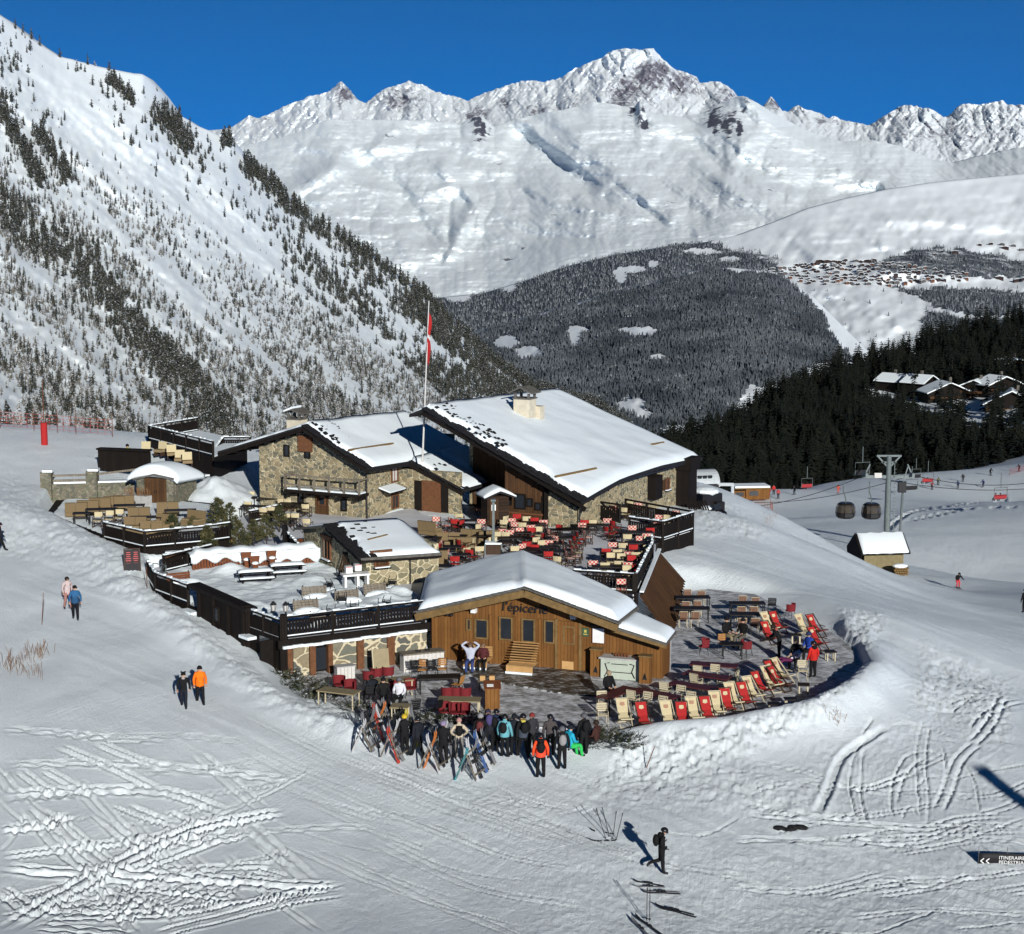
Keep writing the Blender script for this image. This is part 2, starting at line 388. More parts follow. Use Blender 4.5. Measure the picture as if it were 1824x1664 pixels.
# lee streaks on the slope to the right, ruts down the path
rz_=(Xg*.55+Yg*.83); st=fbm(rz_*1.1,(Xg*.83-Yg*.55)*.12,3,44)
mr=sst(2,9,Xg)*sst(80,92,Yg)*sst(150,120,Yg); dz+=mr*st*.05
pth=np.exp(-(line_d(PXg,PYg,[(120,1040),(280,1160),(420,1290),(620,1380),(900,1460),(1300,1560),(1800,1640)])/120)**2)*(Yg<100)
st2=fbm((Xg*.66+Yg*.75)*2.2,(Xg*.75-Yg*.66)*.15,3,55); dz+=pth*st2*.035
piste=sst(150,190,Yg)*sst(5,30,Xg); dz+=piste*(fbm((Xg-Yg*.3)*.02,Yg*.15,3,66)*.35+fbm(Xg*.25,Yg*.12,3,67)*.12)
Zg+=dz*off*(.25+.75*far_)
def track(P,wid=.22,dep=.10,berm=.6,pair=0.,wob=.12,z0=-1.,px=True):
    global Zg
    Q=atgs(spline(P,8),z0) if px else np.array(spline(P,8))
    x0,y0=Q.min(0)-2; x1,y1=Q.max(0)+2
    m=(Xg>x0)&(Xg<x1)&(Yg>y0)&(Yg<y1); xx,yy=Xg[m],Yg[m]
    if not len(xx): return
    bd=np.full(xx.shape,1e9); sg=np.zeros(xx.shape); al=np.zeros(xx.shape); nq=len(Q)-1
    for k,((ax,ay),(bx,by)) in enumerate(zip(Q[:-1],Q[1:])):
        ex,ey=bx-ax,by-ay; wx,wy=xx-ax,yy-ay; L=ex*ex+ey*ey+1e-12
        t=np.clip((wx*ex+wy*ey)/L,0,1); d=np.hypot(wx-ex*t,wy-ey*t); c=(wx*ey-wy*ex)/math.sqrt(L)
        b=d<bd; bd=np.where(b,d,bd); sg=np.where(b,np.sign(c)*d,sg); al=np.where(b,(k+t)/nq,al)
    jag=(vn(xx*6.1,yy*4.3,5)*.5+vn(xx*1.6,yy*1.2,6)*.5)*wob*.8*wid
    fade=sst(0,.12,al)*sst(1,.85,al)*(.9+.2*vn(xx*.5,yy*.5,12))
    h=np.zeros(xx.shape)
    for o in ((-pair/2,pair/2) if pair else (0,)):
        a=np.abs(sg-o+jag); h-=dep*sst(1.25*wid,.75*wid,a)*(1+.25*vn(xx*5,yy*4,7))
        h+=berm*dep*np.exp(-((a-1.5*wid)/(.42*wid))**2)*np.maximum(0,.9+.4*vn(xx*3.5,yy*2.6,8))
    Zg[m]+=h*off[m]*fade
Zl=lambda L,ox,oy,s:[(ox+a/s,oy+b/s) for a,b in L]
LT=[([(0,1180),(480,900),(950,650),(1290,575),(1500,545)],.16,.15,.55),([(0,840),(250,865),(600,870),(1000,890),(1300,915),(1500,940),(1824,945)],.18,.13,.5),
([(0,470),(430,440),(860,435),(1200,545)],.13,.1,.5),([(0,500),(430,465),(800,440)],.1,.08,0),([(0,790),(500,720),(930,640)],.12,.1,.45),([(0,650),(230,625),(380,570)],.14,.12,.5),
([(120,530),(330,760),(480,860)],.1,.08,.4),([(190,530),(380,700),(560,830)],.1,.08,.4),([(250,540),(450,690),(620,810)],.1,.08,0),([(500,560),(730,740)],.1,.08,.35),([(600,560),(800,720)],.09,.07,0),
([(0,350),(60,450)],.1,.08,.35),([(100,340),(220,430),(300,470)],.1,.08,.35),([(240,340),(420,440)],.1,.07,.35),([(0,950),(130,1050)],.12,.1,.5),([(560,930),(760,1020),(960,1110)],.11,.09,.45),
([(0,1100),(400,1050),(900,1020)],.12,.1,.5),([(220,1100),(560,1090),(900,1080),(1250,1020)],.13,.11,.5),([(820,1180),(1100,1120),(1400,1050),(1824,970)],  .12,.10,.6),([(1040,1060),(1400,1010),(1824,930)],.15,.14,0),
([(580,510),(760,570),(930,610)],.1,.12,0),([(0,310),(500,300),(1000,325),(1600,380)],.11,.08,.4),([(300,210),(600,330),(840,430)],.11,.09,.4),([(680,500),(900,580)],.13,.1,0),([(900,530),(1040,600)],.12,.1,0),
([(680,930),(950,970),(1250,1010)],.12,.1,.4),([(0,120),(300,140),(600,170),(900,170)],.1,.08,.4),([(500,190),(750,290),(1000,320)],.12,.09,.4),([(1020,240),(1200,380),(1400,540)],.1,.06,.5),
([(1280,590),(1450,760),(1640,930)],.14,.08,.5),([(620,650),(800,690),(1180,680),(1290,650)],.11,.1,.35),([(700,860),(900,770),(1180,670)],.12,.1,.4),([(800,840),(1200,830),(1450,830)],.1,.08,.4),([(1000,1000),(1250,940),(1500,935)],.1,.09,0),
([(350,880),(600,900),(800,930)],.1,.08,.4),([(140,560),(60,700),(0,760)],.1,.05,0),([(1340,850),(1500,900)],.1,.08,.35),([(0,1000),(200,960),(420,905)],.09,.06,.3),([(540,940),(620,1060),(700,1170)],.1,.07,.4),([(200,1150),(700,1180)],.12,.1,.5)]
for L,a,b,c in LT: track(Zl(L,0,1260,2.942),a*.85,b*1.0,.9,c)
rt=random.Random(17)
for k in range(30):
    u=rt.random()
    if u<.45: x0=rt.uniform(-30,350); y0=rt.uniform(1300,1620); L=rt.uniform(120,420); P=[(x0,y0),(x0+L*.5,y0+rt.uniform(-14,12)),(x0+L,y0+rt.uniform(-35,15))]
    elif u<.75: x0=rt.uniform(-20,420); y0=rt.uniform(1340,1520); L=rt.uniform(60,200); P=[(x0,y0),(x0+L*.45,y0+L*.45),(x0+L,y0+L*rt.uniform(.8,1.05))]
    else: x0=rt.uniform(0,300); y0=rt.uniform(1480,1660); L=rt.uniform(150,400); P=[(x0,y0),(x0+L*.5,y0-L*.17),(x0+L,y0-L*rt.uniform(.3,.45))]
    track(P,.07,.045,.9,rt.choice((0,.28,.32)))
for k in range(26):
    x0=rt.uniform(250,900); y0=rt.uniform(1250,1520); L=rt.uniform(200,520); P=[(x0,y0),(x0+L*.5,y0+L*.22),(x0+L,y0+L*rt.uniform(.28,.42))]
    track(P,.06,.03,.7,rt.choice((0,.3,.4)))
for k in range(30):
    x0=rt.uniform(1150,1824); y0=rt.uniform(1380,1660); L=rt.uniform(120,420); P=[(x0,y0),(x0+L*.5,y0+rt.uniform(-25,10)),(x0+L,y0+rt.uniform(-50,15))]
    track(P,.07,.04,.8,rt.choice((0,.3)))
RL=[([(480,790),(560,620),(620,450),(700,350),(830,270),(960,200)],.42,.22,0),([(770,270),(850,150)],.14,.13,0),([(830,220),(740,370),(715,430),(700,570),(720,700),(760,820)],.13,.12,0),([(790,320),(770,560),(780,700),(820,830)],.14,.13,0),
([(980,800),(965,650),(1000,500),(1080,390),(1200,370),(1260,380)],.15,.13,0),([(1000,700),(1040,560),(1110,460),(1190,410)],.15,.14,0),([(1180,130),(1140,300),(1130,500),(1150,700),(1150,830)],.12,.12,0),
([(1220,160),(1200,330),(1190,480),(1210,650),(1200,850)],.14,.14,0),([(1300,340),(1320,480),(1310,520)],.13,.12,0),([(1530,300),(1400,440),(1330,620),(1260,760)],.2,.13,.5),([(960,200),(1060,185),(1200,205),(1390,290)],.14,.12,0),
([(1050,210),(1250,290),(1390,300)],.12,.1,0),([(1410,420),(1500,560),(1540,780)],.12,.11,0),([(0,760),(400,800),(800,830),(1200,860),(1440,800),(1824,790)],.16,.12,.5),([(0,420),(350,480),(690,580),(960,620),(1300,620),(1490,650)],.14,.1,.45),
([(1040,800),(1060,740),(1100,720),(1150,800)],.12,.11,0),([(1130,560),(1130,640)],.12,.1,0),([(1130,590),(1200,545),(1290,540)],.12,.1,0),([(0,700),(400,780),(700,800)],.12,.1,.4),([(600,930),(1000,900),(1440,870),(1824,840)],.11,.08,.4),
([(1300,70),(1500,5)],.12,.12,0),([(1350,110),(1510,0)],.13,.13,0),([(1500,220),(1600,120),(1824,30)],.2,.14,.5),([(900,1000),(1200,960),(1700,930)],.1,.07,.4),([(1540,780),(1700,740),(1824,680)],.12,.1,.4),([(1700,0),(1600,200),(1480,320)],.2,.16,.5)]
for L,a,b,c in RL: track(Zl(L,1320,1240,3.619),a*.45,b*.5,.4,c*.8)
for L,a,b,c in (([(1824,885),(1700,900),(1620,915),(1575,950)],.5,.35,0),([(1824,903),(1740,905),(1680,915),(1610,930)],.5,.35,0),([(1420,1110),(1470,1140),(1540,1150)],.2,.1,.4)): track(L,a,b,.7,c,z0=-20)
for P,h_,w_ in (([(225,1040),(300,1105),(380,1178),(470,1245),(560,1288),(625,1305)],.38,1.0),([(-40,890),(60,930),(150,975),(235,1015)],.35,1.6),([(1105,1345),(1220,1330),(1340,1318),(1470,1272),(1560,1190)],.22,1.1)):
    Q=atgs(spline(P,6)); m=Yg<125; d=line_d(Xg[m],Yg[m],[tuple(q) for q in Q]); Zg[m]+=h_*np.exp(-(d/w_)**2)*(1+.35*fbm(Xg[m]*.9,Yg[m]*.7,3,410))*off[m]
# a heap shovelled beside the small stone shed
Zg+= 1.3*np.exp(-(((Xg+20.6)/1.9)**2+((Yg-121)/3.4)**2))*(1+.3*fbm(Xg*1.2,Yg*.9,3,400))
NG=np.stack([Xg,Yg,Zg],-1).reshape(-1,3)
m,nt,b=newmat('snow_ground_snow'); MATS['snow_ground_snow']=m
tcg=nd(nt,'ShaderNodeTexCoord').outputs['Object']
nt.links.new(mixc(nt,ramp(nt,noise(nt,.35,5,vec=tcg),[(.35,0),(.7,1)]),(.81,.87,.89),(.76,.815,.84)),b.inputs['Base Color']); b.inputs['Roughness'].default_value=.5; b.inputs['Specular IOR Level'].default_value=.3
hh=None
for ang,sc_,amp,ms in ((.62,7,.34,.11),(1.05,9,.26,.17),(-.45,8,.22,.13),(.15,11,.2,.09)):
    mp=nd(nt,'ShaderNodeMapping',{'Vector':tcg,'Rotation':(0,0,ang)}); mp2=nd(nt,'ShaderNodeMapping',{'Vector':mp.outputs[0],'Scale':(sc_,.22,1)}).outputs[0]
    l_=nd(nt,'ShaderNodeTexNoise',{'Vector':mp2,'Scale':1.,'Detail':3.,'Roughness':.6}).outputs[0]
    mk=ramp(nt,noise(nt,ms,3,vec=nd(nt,'ShaderNodeMapping',{'Vector':tcg,'Location':(ang*31,ang*17,0)}).outputs[0]),[(.47,0),(.6,1)])
    t_=nd(nt,'ShaderNodeMath',{0:nd(nt,'ShaderNodeMath',{0:l_,1:mk},operation='MULTIPLY').outputs[0],1:amp},operation='MULTIPLY').outputs[0]
    hh=t_ if hh is None else nd(nt,'ShaderNodeMath',{0:hh,1:t_},operation='ADD').outputs[0]
for sc_,amp,dt in ((2.2,.16,6),(9.,.34,6),(24.,.42,4)):
    t_=nd(nt,'ShaderNodeMath',{0:noise(nt,sc_,dt,vec=tcg,rough=.7),1:amp},operation='MULTIPLY').outputs[0]; hh=nd(nt,'ShaderNodeMath',{0:hh,1:t_},operation='ADD').outputs[0]
bump(nt,b,hh,.95,.11)
o=npmesh('snow_ground',NG,gridfaces(len(ys),len(cols)),M['snow_ground_snow']); o['kind']='structure'
# ================= far land
def interp(P,x): P=np.array(P,float); return np.interp(x,P[:,0],P[:,1])
def landmat(name,snow,rock,thr=(.42,.62),nscale=.004,fleck=None):
    m,nt,b=newmat(name)
    at=nd(nt,'ShaderNodeAttribute',attribute_name='rock').outputs['Fac']
    tcg=nd(nt,'ShaderNodeTexCoord').outputs['Object']
    n1=noise(nt,nscale,8,vec=tcg,rough=.65); n2=noise(nt,nscale*6,5,vec=tcg)
    s=nd(nt,'ShaderNodeMath',{0:at,1:nd(nt,'ShaderNodeMath',{0:n1,1:-.5},operation='ADD').outputs[0]},operation='ADD').outputs[0]
    s=nd(nt,'ShaderNodeMath',{0:s,1:nd(nt,'ShaderNodeMath',{0:n2,1:.35},operation='MULTIPLY').outputs[0]},operation='ADD').outputs[0]
    if fleck: s=nd(nt,'ShaderNodeMath',{0:s,1:nd(nt,'ShaderNodeMath',{0:noise(nt,nscale*2.2,6,vec=nd(nt,'ShaderNodeMapping',{'Vector':tcg,'Scale':(3,.6,1),'Rotation':(0,.6,0)}).outputs[0],rough=.75),1:.5},operation='MULTIPLY').outputs[0]},operation='ADD').outputs[0]; s=nd(nt,'ShaderNodeMath',{0:s,1:-.25},operation='ADD').outputs[0]
    k=ramp(nt,s,[(thr[0],0),(thr[1],1)])
    rc=mixc(nt,n2,rock,tuple(x*1.9 for x in rock))
    nt.links.new(mixc(nt,k,snow,rc),b.inputs['Base Color']); b.inputs['Roughness'].default_value=.8; b.inputs['Specular IOR Level'].default_value=.1
    MATS[name]=m; return m
def smoo(a,k):
    q=np.pad(a,(3*k,3*k),mode='edge'); w=np.exp(-np.linspace(-3,3,6*k+1)**2/2); return np.convolve(q,w/w.sum(),'valid')
def rise(b,t,TT,k=12): s=smoo(t,k); return b+(s-b)*TT+(t-s)*TT**10
SKY=[(-300,250),(0,240),(300,238),(400,230),(414,226),(444,206),(461,213),(492,197),(553,172),(584,165),(597,155),(608,144),(618,155),(638,179),(652,185),(665,172),(679,162),(706,152),(727,145),(754,151),(774,164),(808,172),(835,180),(856,169),(890,157),(937,144),(971,146),(1001,138),(1023,124),(1047,114),(1072,104),(1084,94),(1100,89),(1115,86),(1139,90),(1158,87),(1164,87),(1176,100),(1190,115),(1204,126),(1222,129),(1241,138),(1247,149),(1259,147),(1281,145),(1292,152),(1305,160),(1314,172),(1330,174),(1345,184),(1360,190),(1367,183),(1374,171),(1384,184),(1394,198),(1403,200),(1412,194),(1422,188),(1434,196),(1450,199),(1462,203),(1476,213),(1487,207),(1502,215),(1522,218),(1548,226),(1560,218),(1568,212),(1588,200),(1602,192),(1614,189),(1634,189),(1643,195),(1655,192),(1668,200),(1681,209),(1692,206),(1705,194),(1715,186),(1741,187),(1764,184),(1787,180),(1796,188),(1824,187),(1950,200),(2120,195),(2400,220)]
cx=np.arange(-250,2300,1.7); T=np.linspace(0,1,170)
PX,TT=np.meshgrid(cx,T)
sk=interp(SKY,cx)
sk=sk-(fbm(cx/9,cx*0,4,71,.6)*2.6+np.abs(vn(cx/4.,cx*0,72))*1.6)*sst(420,470,cx)
ft=interp([(-300,330),(400,300),(700,260),(900,240),(1060,215),(1150,225),(1250,235),(1350,215),(1450,250),(1560,275),(1700,300),(1824,300),(2300,300)],cx)+20
PYm=rise(ft,sk,TT,10)
c1=PX*.75+PYm*.66; c2=PX*.75-PYm*.66
fin=fbm(c1/9,c2/26,4,84,.6,True)+.7*fbm(c2/7,c1/22,3,85,.6,True)
rel=fbm(PX/46+.3*fbm(PX/80,PYm/60,3,5),PYm/95,5,80,.55,True)+.5*fbm(c1/24,c2/70,4,81,.55,True)+.35*fbm(c2/18,c1/60,4,82,.55,True)
rr=19500+8500*TT**.8+(rel*760+fin*120)*np.sin(np.pi*np.clip(TT,0,1)*.5+.25)
V=rayn(PX,PYm,rr)
# the far side falls away behind the crest
back=[V[-1]+np.stack([0*cx,0*cx+120,0*cx+1],-1)]+[V[-1]+np.stack([0*cx,0*cx+k*1500,-k*(900+200*vn(cx/20,cx*0,k))],-1) for k in (1,2,4)]
ROCKS=[(610,168,22,24,.34),(660,178,12,10,.2),(712,182,42,26,.26),(754,175,22,16,.2),(853,205,26,20,.3),(905,175,20,22,.18),(960,205,30,30,.22),(1015,190,40,35,.2),(1060,160,30,40,.12),(1100,190,30,20,.3),(1165,135,48,28,.36),(1120,165,50,32,.3),(1215,150,34,26,.3),(1290,185,34,34,.26),(1380,186,14,14,.45),(1340,190,14,12,.2),(1425,198,12,8,.2),(1490,215,60,8,.14),(1640,235,70,28,.2),(1700,240,40,32,.22),(1790,225,50,36,.16),(1600,215,40,22,.14),(1720,200,30,18,.22),(470,212,30,10,.16),(520,192,30,10,.14),(1900,230,80,40,.2)]
rk=np.zeros_like(PX)
for a,b,p,q,s in ROCKS: rk=np.maximum(rk,s*np.exp(-(((PX-a)/p)**2+((PYm-b)/q)**2)**1.5)*1.35)
diag=fbm(c1/9,c2/60,3,90); rk=rk+np.where(PX>1560,.10*np.maximum(diag,0)*sst(300,260,PYm),0)
rk=rk*(.62+.6*np.abs(fin))+.10*np.maximum(rel-.25,0)+.20*np.maximum(fin-.55,0)
Vb=np.concatenate([V]+[b[None] for b in back],0); rkb=np.concatenate([rk]+[rk[-1:]*0]*4,0)
landmat('massif_snow_rock',(.80,.85,.88),(.12,.113,.135),(.38,.66),.0035,True)
o=npmesh('snow_massif',Vb.reshape(-1,3),gridfaces(Vb.shape[0],len(cx)),M['massif_snow_rock'],attrs={'rock':rkb}); o['kind']='structure'
# ---- the smooth white range in front of it
L2=[(-300,300),(300,300),(380,268),(440,258),(520,240),(580,214),(640,213),(700,214),(760,214),(820,222),(845,206),(860,208),(880,226),(920,212),(950,205),(985,198),(1030,190),(1056,181),(1085,184),(1110,190),(1130,192),(1140,178),(1150,196),(1180,206),(1208,208),(1240,204),(1262,196),(1290,182),(1313,172),(1330,173),(1350,184),(1375,199),(1420,224),(1460,243),(1500,252),(1560,250),(1610,262),(1660,284),(1700,290),(1740,280),(1790,268),(1824,262),(1950,250),(2400,260)]
cx2=np.arange(-250,2300,2.2); T2=np.linspace(0,1,230); PX,TT=np.meshgrid(cx2,T2)
t2=interp(L2,cx2)-fbm(cx2/12,cx2*0,3,31)*1.5
FOR=[(-300,560),(600,545),(760,532),(860,522),(940,498),(1000,476),(1100,452),(1200,436),(1300,432),(1400,440),(1824,440),(2400,440)]
b2=interp(FOR,cx2)+6
PYm=rise(b2,t2,TT,14)
rr=7400+(12500-7400)*TT**1.15
c1=PX*.80+PYm*.6; c2=PX*.6-PYm*.8
rel2=fbm(c1/190+.35*fbm(PX/130,PYm/90,3,7),c2/260,4,100,.5)
rid2=fbm(PX/120+.25*fbm(PX/200,PYm/100,2,8),PYm/200,4,101,.45,True)
gul=fbm(PX/34+PYm/90,PYm/170,3,102,.5)+.8*np.maximum(0,fbm(c2/20,c1/150,3,107,.5,True)-.1)*sst(.35,.9,TT)+.5*fbm(c1/26,c2/130,3,108,.5,True)
fold=lambda P,w:np.exp(-(line_d(PX,PYm,P)/w)**2)
rr=rr+(260*rel2+230*rid2+170*fbm(PX/170+.2*rel2,PYm/42,3,105)+34*gul+14*fbm(PX/11,PYm/8,3,103))*np.sin(np.pi*np.clip(TT*.94+.03,0,1))**.7
rr-=230*fold([(985,198),(1060,270),(1120,330),(1200,380)],22)+220*fold([(1150,196),(1210,255),(1300,330),(1420,400)],18)+200*fold([(1330,173),(1400,240),(1500,300)],16)+350*fold([(600,300),(520,350)],20)+220*fold([(790,300),(850,360),(800,450)],16)
rr+=420*fold([(1200,250),(1290,290),(1400,330),(1560,350)],24)+350*fold([(930,250),(1000,300),(1050,330)],22)+300*fold([(640,290),(700,330),(760,420)],22)
tent=lambda P,w:np.maximum(0,1-line_d(PX+5*fbm(PX/25,PYm/25,3,111),PYm+4*fbm(PX/25,PYm/25,3,112),P)/w)
for A,w_,P in ((150,20,[(1142,180),(1161,204),(1207,226),(1253,250),(1284,275),(1345,321),(1416,355)]),(110,16,[(1164,299),(1207,330),(1268,373)]),(-120,22,[(1053,256),(1115,250),(1152,256)]),(130,20,[(900,200),(946,226),(977,256),(1023,287),(1070,330)]),(-150,18,[(601,311),(543,349)]),(-90,9,[(801,359),(798,386),(801,434),(781,464)]),(90,12,[(830,340),(850,380),(845,430)]),
 (120,18,[(1300,290),(1352,325),(1412,356)]),(-140,16,[(1415,362),(1502,348),(1560,336)]),(110,20,[(1335,176),(1360,215),(1420,250),(1500,270)]),(-130,24,[(1230,225),(1260,255),(1300,262)]),(90,14,[(700,230),(660,270),(620,300)]),(-110,20,[(760,235),(800,270),(880,290),(950,300)]),(80,12,[(930,330),(990,360),(1080,380),(1150,390)]),(-80,12,[(880,400),(960,420),(1050,425)]),(90,14,[(540,260),(620,275),(700,260),(790,250)]),(-90,14,[(1100,330),(1180,400),(1230,420)]),(80,10,[(640,330),(720,345),(800,335)]),(-70,10,[(620,390),(700,400),(780,390)])): rr-=A*tent(P,w_)
rr+=46*fbm(c1/55,c2/17,4,115,.55,True)*sst(.06,.3,TT)+30*fbm(PX/40,PYm/11,4,116,.6,True)
V=rayn(PX,PYm,rr); rk=np.zeros_like(PX)
for a,b,p,q,s in [(846,212,12,18,.6),(858,232,16,14,.45),(1142,195,7,22,.9),(1148,222,6,14,.7),(1128,196,10,10,.5),(1272,212,14,22,.55),(1295,220,16,20,.5),(1316,230,6,16,.6),(1328,190,8,22,.3),(700,235,30,7,.25),(720,262,16,9,.3),(690,245,18,8,.2),(600,275,14,6,.22),(905,462,7,3,.3),(930,440,6,9,.22),(1690,324,8,2,.3)]:
    rk=np.maximum(rk,min(s,.40)*(.72+.75*np.maximum(-.4,fbm(PX/7,PYm/15,3,109)))*np.exp(-(((PX-a)/(p*1.3))**2+((PYm-b)/(q*1.3))**2)**1.2)*(1 if q>9 else .7))
back=[V[-1]+np.stack([0*cx2,0*cx2+90,0*cx2+1],-1)]+[V[-1]+np.stack([0*cx2,0*cx2+k*600,0*cx2-k*420],-1) for k in (1,2,4)]
Vb=np.concatenate([V]+[b[None] for b in back],0); rkb=np.concatenate([rk]+[rk[-1:]*0]*4,0)
landmat('range_snow_rock',(.74,.80,.825),(.05,.052,.07),(.34,.44),.007)
o=npmesh('snow_range',Vb.reshape(-1,3),gridfaces(Vb.shape[0],len(cx2)),M['range_snow_rock'],attrs={'rock':rkb}); o['kind']='structure'
RANGE=(cx2,PYm,rr)
# ---- valley sides: the back slope with the village plateau, the front slope
def slope(name,top,bot,r0,r1,cxs,n,seed,amp,mat,backdrop=300,floor=None):
    TT=np.linspace(0,1,n); PX,TT=np.meshgrid(cxs,TT); t=interp(top,cxs); b=interp(bot,cxs)
    PYm=rise(b,t,TT,12); R0=interp(r0,cxs); R1=smoo(interp(r1,cxs),14)
    e1=.8*PX+.6*PYm; e2=.6*PX-.8*PYm; big=sst(1280,1420,PX) if name=='valley_slope' else 0*PX
    rr=R0+(R1-R0)*TT**1.4+amp*(fbm(PX/90,PYm/60,4,seed)+.5*fbm(PX/25,PYm/18,3,seed+1)+big*sst(.45,.75,TT)*(1.7*fbm(PX/150+.3*e1/200,PYm/30,3,seed+5)+.8*fbm(e2/30,e1/160,4,seed+6,.55)+.35*fbm(e1/14,e2/60,3,seed+7)))*np.sin(np.pi*np.clip(TT*.93,0,1))
    V=rayn(PX,PYm,rr); bk=[V[-1]+np.stack([0*cxs,0*cxs+50,0*cxs+2],-1)]+[V[-1]+np.stack([0*cxs,0*cxs+k*backdrop,0*cxs-k*backdrop*.5],-1) for k in (1,3)]
    Vb=np.concatenate([V]+[q[None] for q in bk],0)
    o=npmesh(name,Vb.reshape(-1,3),gridfaces(Vb.shape[0],len(cxs)),M[mat],attrs={'rock':np.concatenate([floor(PX,PYm) if floor else PX*0,np.zeros((3,len(cxs)))],0)}); o['kind']='structure'
    def at(px,py):
        px=np.asarray(px,float); py=np.asarray(py,float)
        tt=np.clip((py-interp(bot,px))/(interp(top,px)-interp(bot,px)),0,1)
        f=tt*(n-1); i=np.clip(f.astype(int),0,n-2); fi=f-i
        g=np.clip((px-cxs[0])/(cxs[1]-cxs[0]),0,len(cxs)-2.001); j=g.astype(int); fj=g-j
        q=lambda A:(A[i,j]*(1-fi)[...,None]*(1-fj)[...,None]+A[i+1,j]*fi[...,None]*(1-fj)[...,None]+A[i,j+1]*(1-fi)[...,None]*fj[...,None]+A[i+1,j+1]*fi[...,None]*fj[...,None])
        return q(V)
    return at
landmat('valley_snow',(.80,.85,.88),(.045,.052,.062),(.42,.62),.012)  # here the rock attribute masks tree shade and duff painted under the forest
FORT=[(-300,562),(600,547),(760,534),(860,524),(940,500),(1000,478),(1100,454),(1200,438),(1260,432),(1320,418),(1380,396),(1440,372),(1500,356),(1580,338),(1660,326),(1740,318),(1824,310),(2400,300)]
def inpoly(x,y,P): return poly_d(x,y,P)<0
def clear(x,y,L):
    k=np.ones(x.shape,bool)
    for a,b,p,q in L: k&=(((x-a)/p)**2+((y-b)/q)**2+.95*fbm(x/13,y/6,4,4,.6))>1
    return k
A_=[(600,545),(760,532),(800,528),(860,520),(940,496),(1000,474),(1100,450),(1200,434),(1260,430),(1300,445),(1390,470),(1400,492),(1300,500),(1200,512),(1000,565),(860,605),(700,650)]
PB=[(A_,1.),([(1530,478),(1620,446),(1700,442),(1740,452),(1824,462),(1900,470),(1900,492),(1720,497),(1600,484)],.75),([(1590,512),(1700,512),(1824,520),(1900,520),(1900,566),(1720,560),(1640,535)],.9),([(1645,550),(1720,566),(1900,570),(1900,660),(1700,650),(1640,622)],1.),([(1290,438),(1360,450),(1400,466),(1340,480),(1280,470)],.5),([(1390,505),(1440,540),(1500,600),(1510,640),(1400,640),(1380,520)],.5)]
CLB=[(1105,490,11,14),(1128,480,24,6),(1250,448,34,5),(815,527,24,12),(1300,462,20,4),(905,505,14,14),(1165,470,10,6),(1440,486,10,20)]
SPUR=[(620,660),(780,613),(860,588),(1000,547),(1150,505),(1230,484),(1300,478),(1390,492),(1440,528),(1470,570),(1490,610),(1525,640),(1440,655),(1425,680),(1330,690),(1310,720),(1260,775),(620,820)]
CLS=[(1030,588,24,7),(1024,600,9,14),(1145,591,28,8),(1118,587,20,4),(1172,636,13,5),(905,610,24,12),(940,628,26,10),(1125,722,26,14),(1145,738,18,10),(1215,766,40,9)]
def wob(x,y): return x+13*fbm(x/26,y/14,4,6,.6),y+8*fbm(x/22,y/12,4,7,.6)
def floor_shadeB(x,y):
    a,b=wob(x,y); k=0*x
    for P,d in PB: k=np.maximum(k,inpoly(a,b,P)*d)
    return .6*k*clear(x,y,CLB)  # forest ground darkened: shade between trees and duff put into the slope colour
def floor_shadeS(x,y): a,b=wob(x,y); return .6*inpoly(a,b,SPUR)*clear(x,y,CLS)  # same painted shade and duff below the spur's trees
VB=slope('valley_slope',FORT,[(-300,800),(2400,800)],[(-300,3600),(2400,3600)],[(-300,7400),(1250,7400),(1500,8300),(1824,9300),(2400,9300)],np.arange(-250,2300,4.),170,120,110,'valley_snow',300,floor_shadeB)
FRT=[(-300,700),(600,660),(780,615),(860,590),(1000,550),(1150,508),(1230,486),(1300,478),(1380,486),(1450,530),(1520,600),(1560,640),(1650,690),(1824,740),(2400,800)]
VFb=[(-300,860),(2400,860)]
VF=slope('valley_spur',FRT,VFb,[(-300,2600),(2400,2600)],[(-300,5200),(900,5200),(1380,5200),(1824,3000),(2400,2900)],np.arange(500,1760,4.),150,130,80,'valley_snow',300,floor_shadeS)
# ---- the steep hillside on the left
HS=[(-400,-230),(-150,-60),(0,28),(60,72),(100,98),(150,113),(200,123),(255,133),(285,166),(310,200),(350,223),(385,239),(410,252),(440,287),(480,322),(520,362),(560,397),(620,430),(660,456),(700,486),(760,530),(820,590),(860,630),(900,660),(950,694),(1000,708),(1050,722),(1090,738),(1150,795),(1250,865),(1320,900)]
cx3=np.arange(-380,1300,3.4); n3=230; PX,TT=np.meshgrid(cx3,np.linspace(0,1,n3)); t3=interp(HS,cx3)-fbm(cx3/22,cx3*0,3,140)*2
b3=cx3*0+905.
HSr0=[(-400,300),(0,330),(600,480),(1300,700)]; HSr1=[(-400,1050),(0,1150),(500,1300),(1300,1400)]
PYm=rise(b3,t3,TT,22); cf=-.65*PX+.76*PYm; al=.76*PX+.65*PYm
rr3=interp(HSr0,cx3)+(interp(HSr1,cx3)-interp(HSr0,cx3))*TT**.9+(14*fbm(cf/85,al/500,3,150)+6*fbm(cf/24,al/260,3,151)+6*fbm(PX/26,PYm/26,4,152,.6)+2.2*fbm(PX/9,PYm/8,3,153))*sst(1.02,.85,TT)
V3=rayn(PX,PYm,rr3)
bk=[V3[-1]+np.stack([0*cx3+k*10,0*cx3+k*60,0*cx3-k*k*25],-1) for k in (.3,1,3)]
Vb=np.concatenate([V3]+[q[None] for q in bk],0)
snowmat('hillside_snow',(.81,.87,.89),.12,.35,.4,(.76,.82,.85))
o=npmesh('hillside',Vb.reshape(-1,3),gridfaces(Vb.shape[0],len(cx3)),M['hillside_snow']); o['kind']='structure'
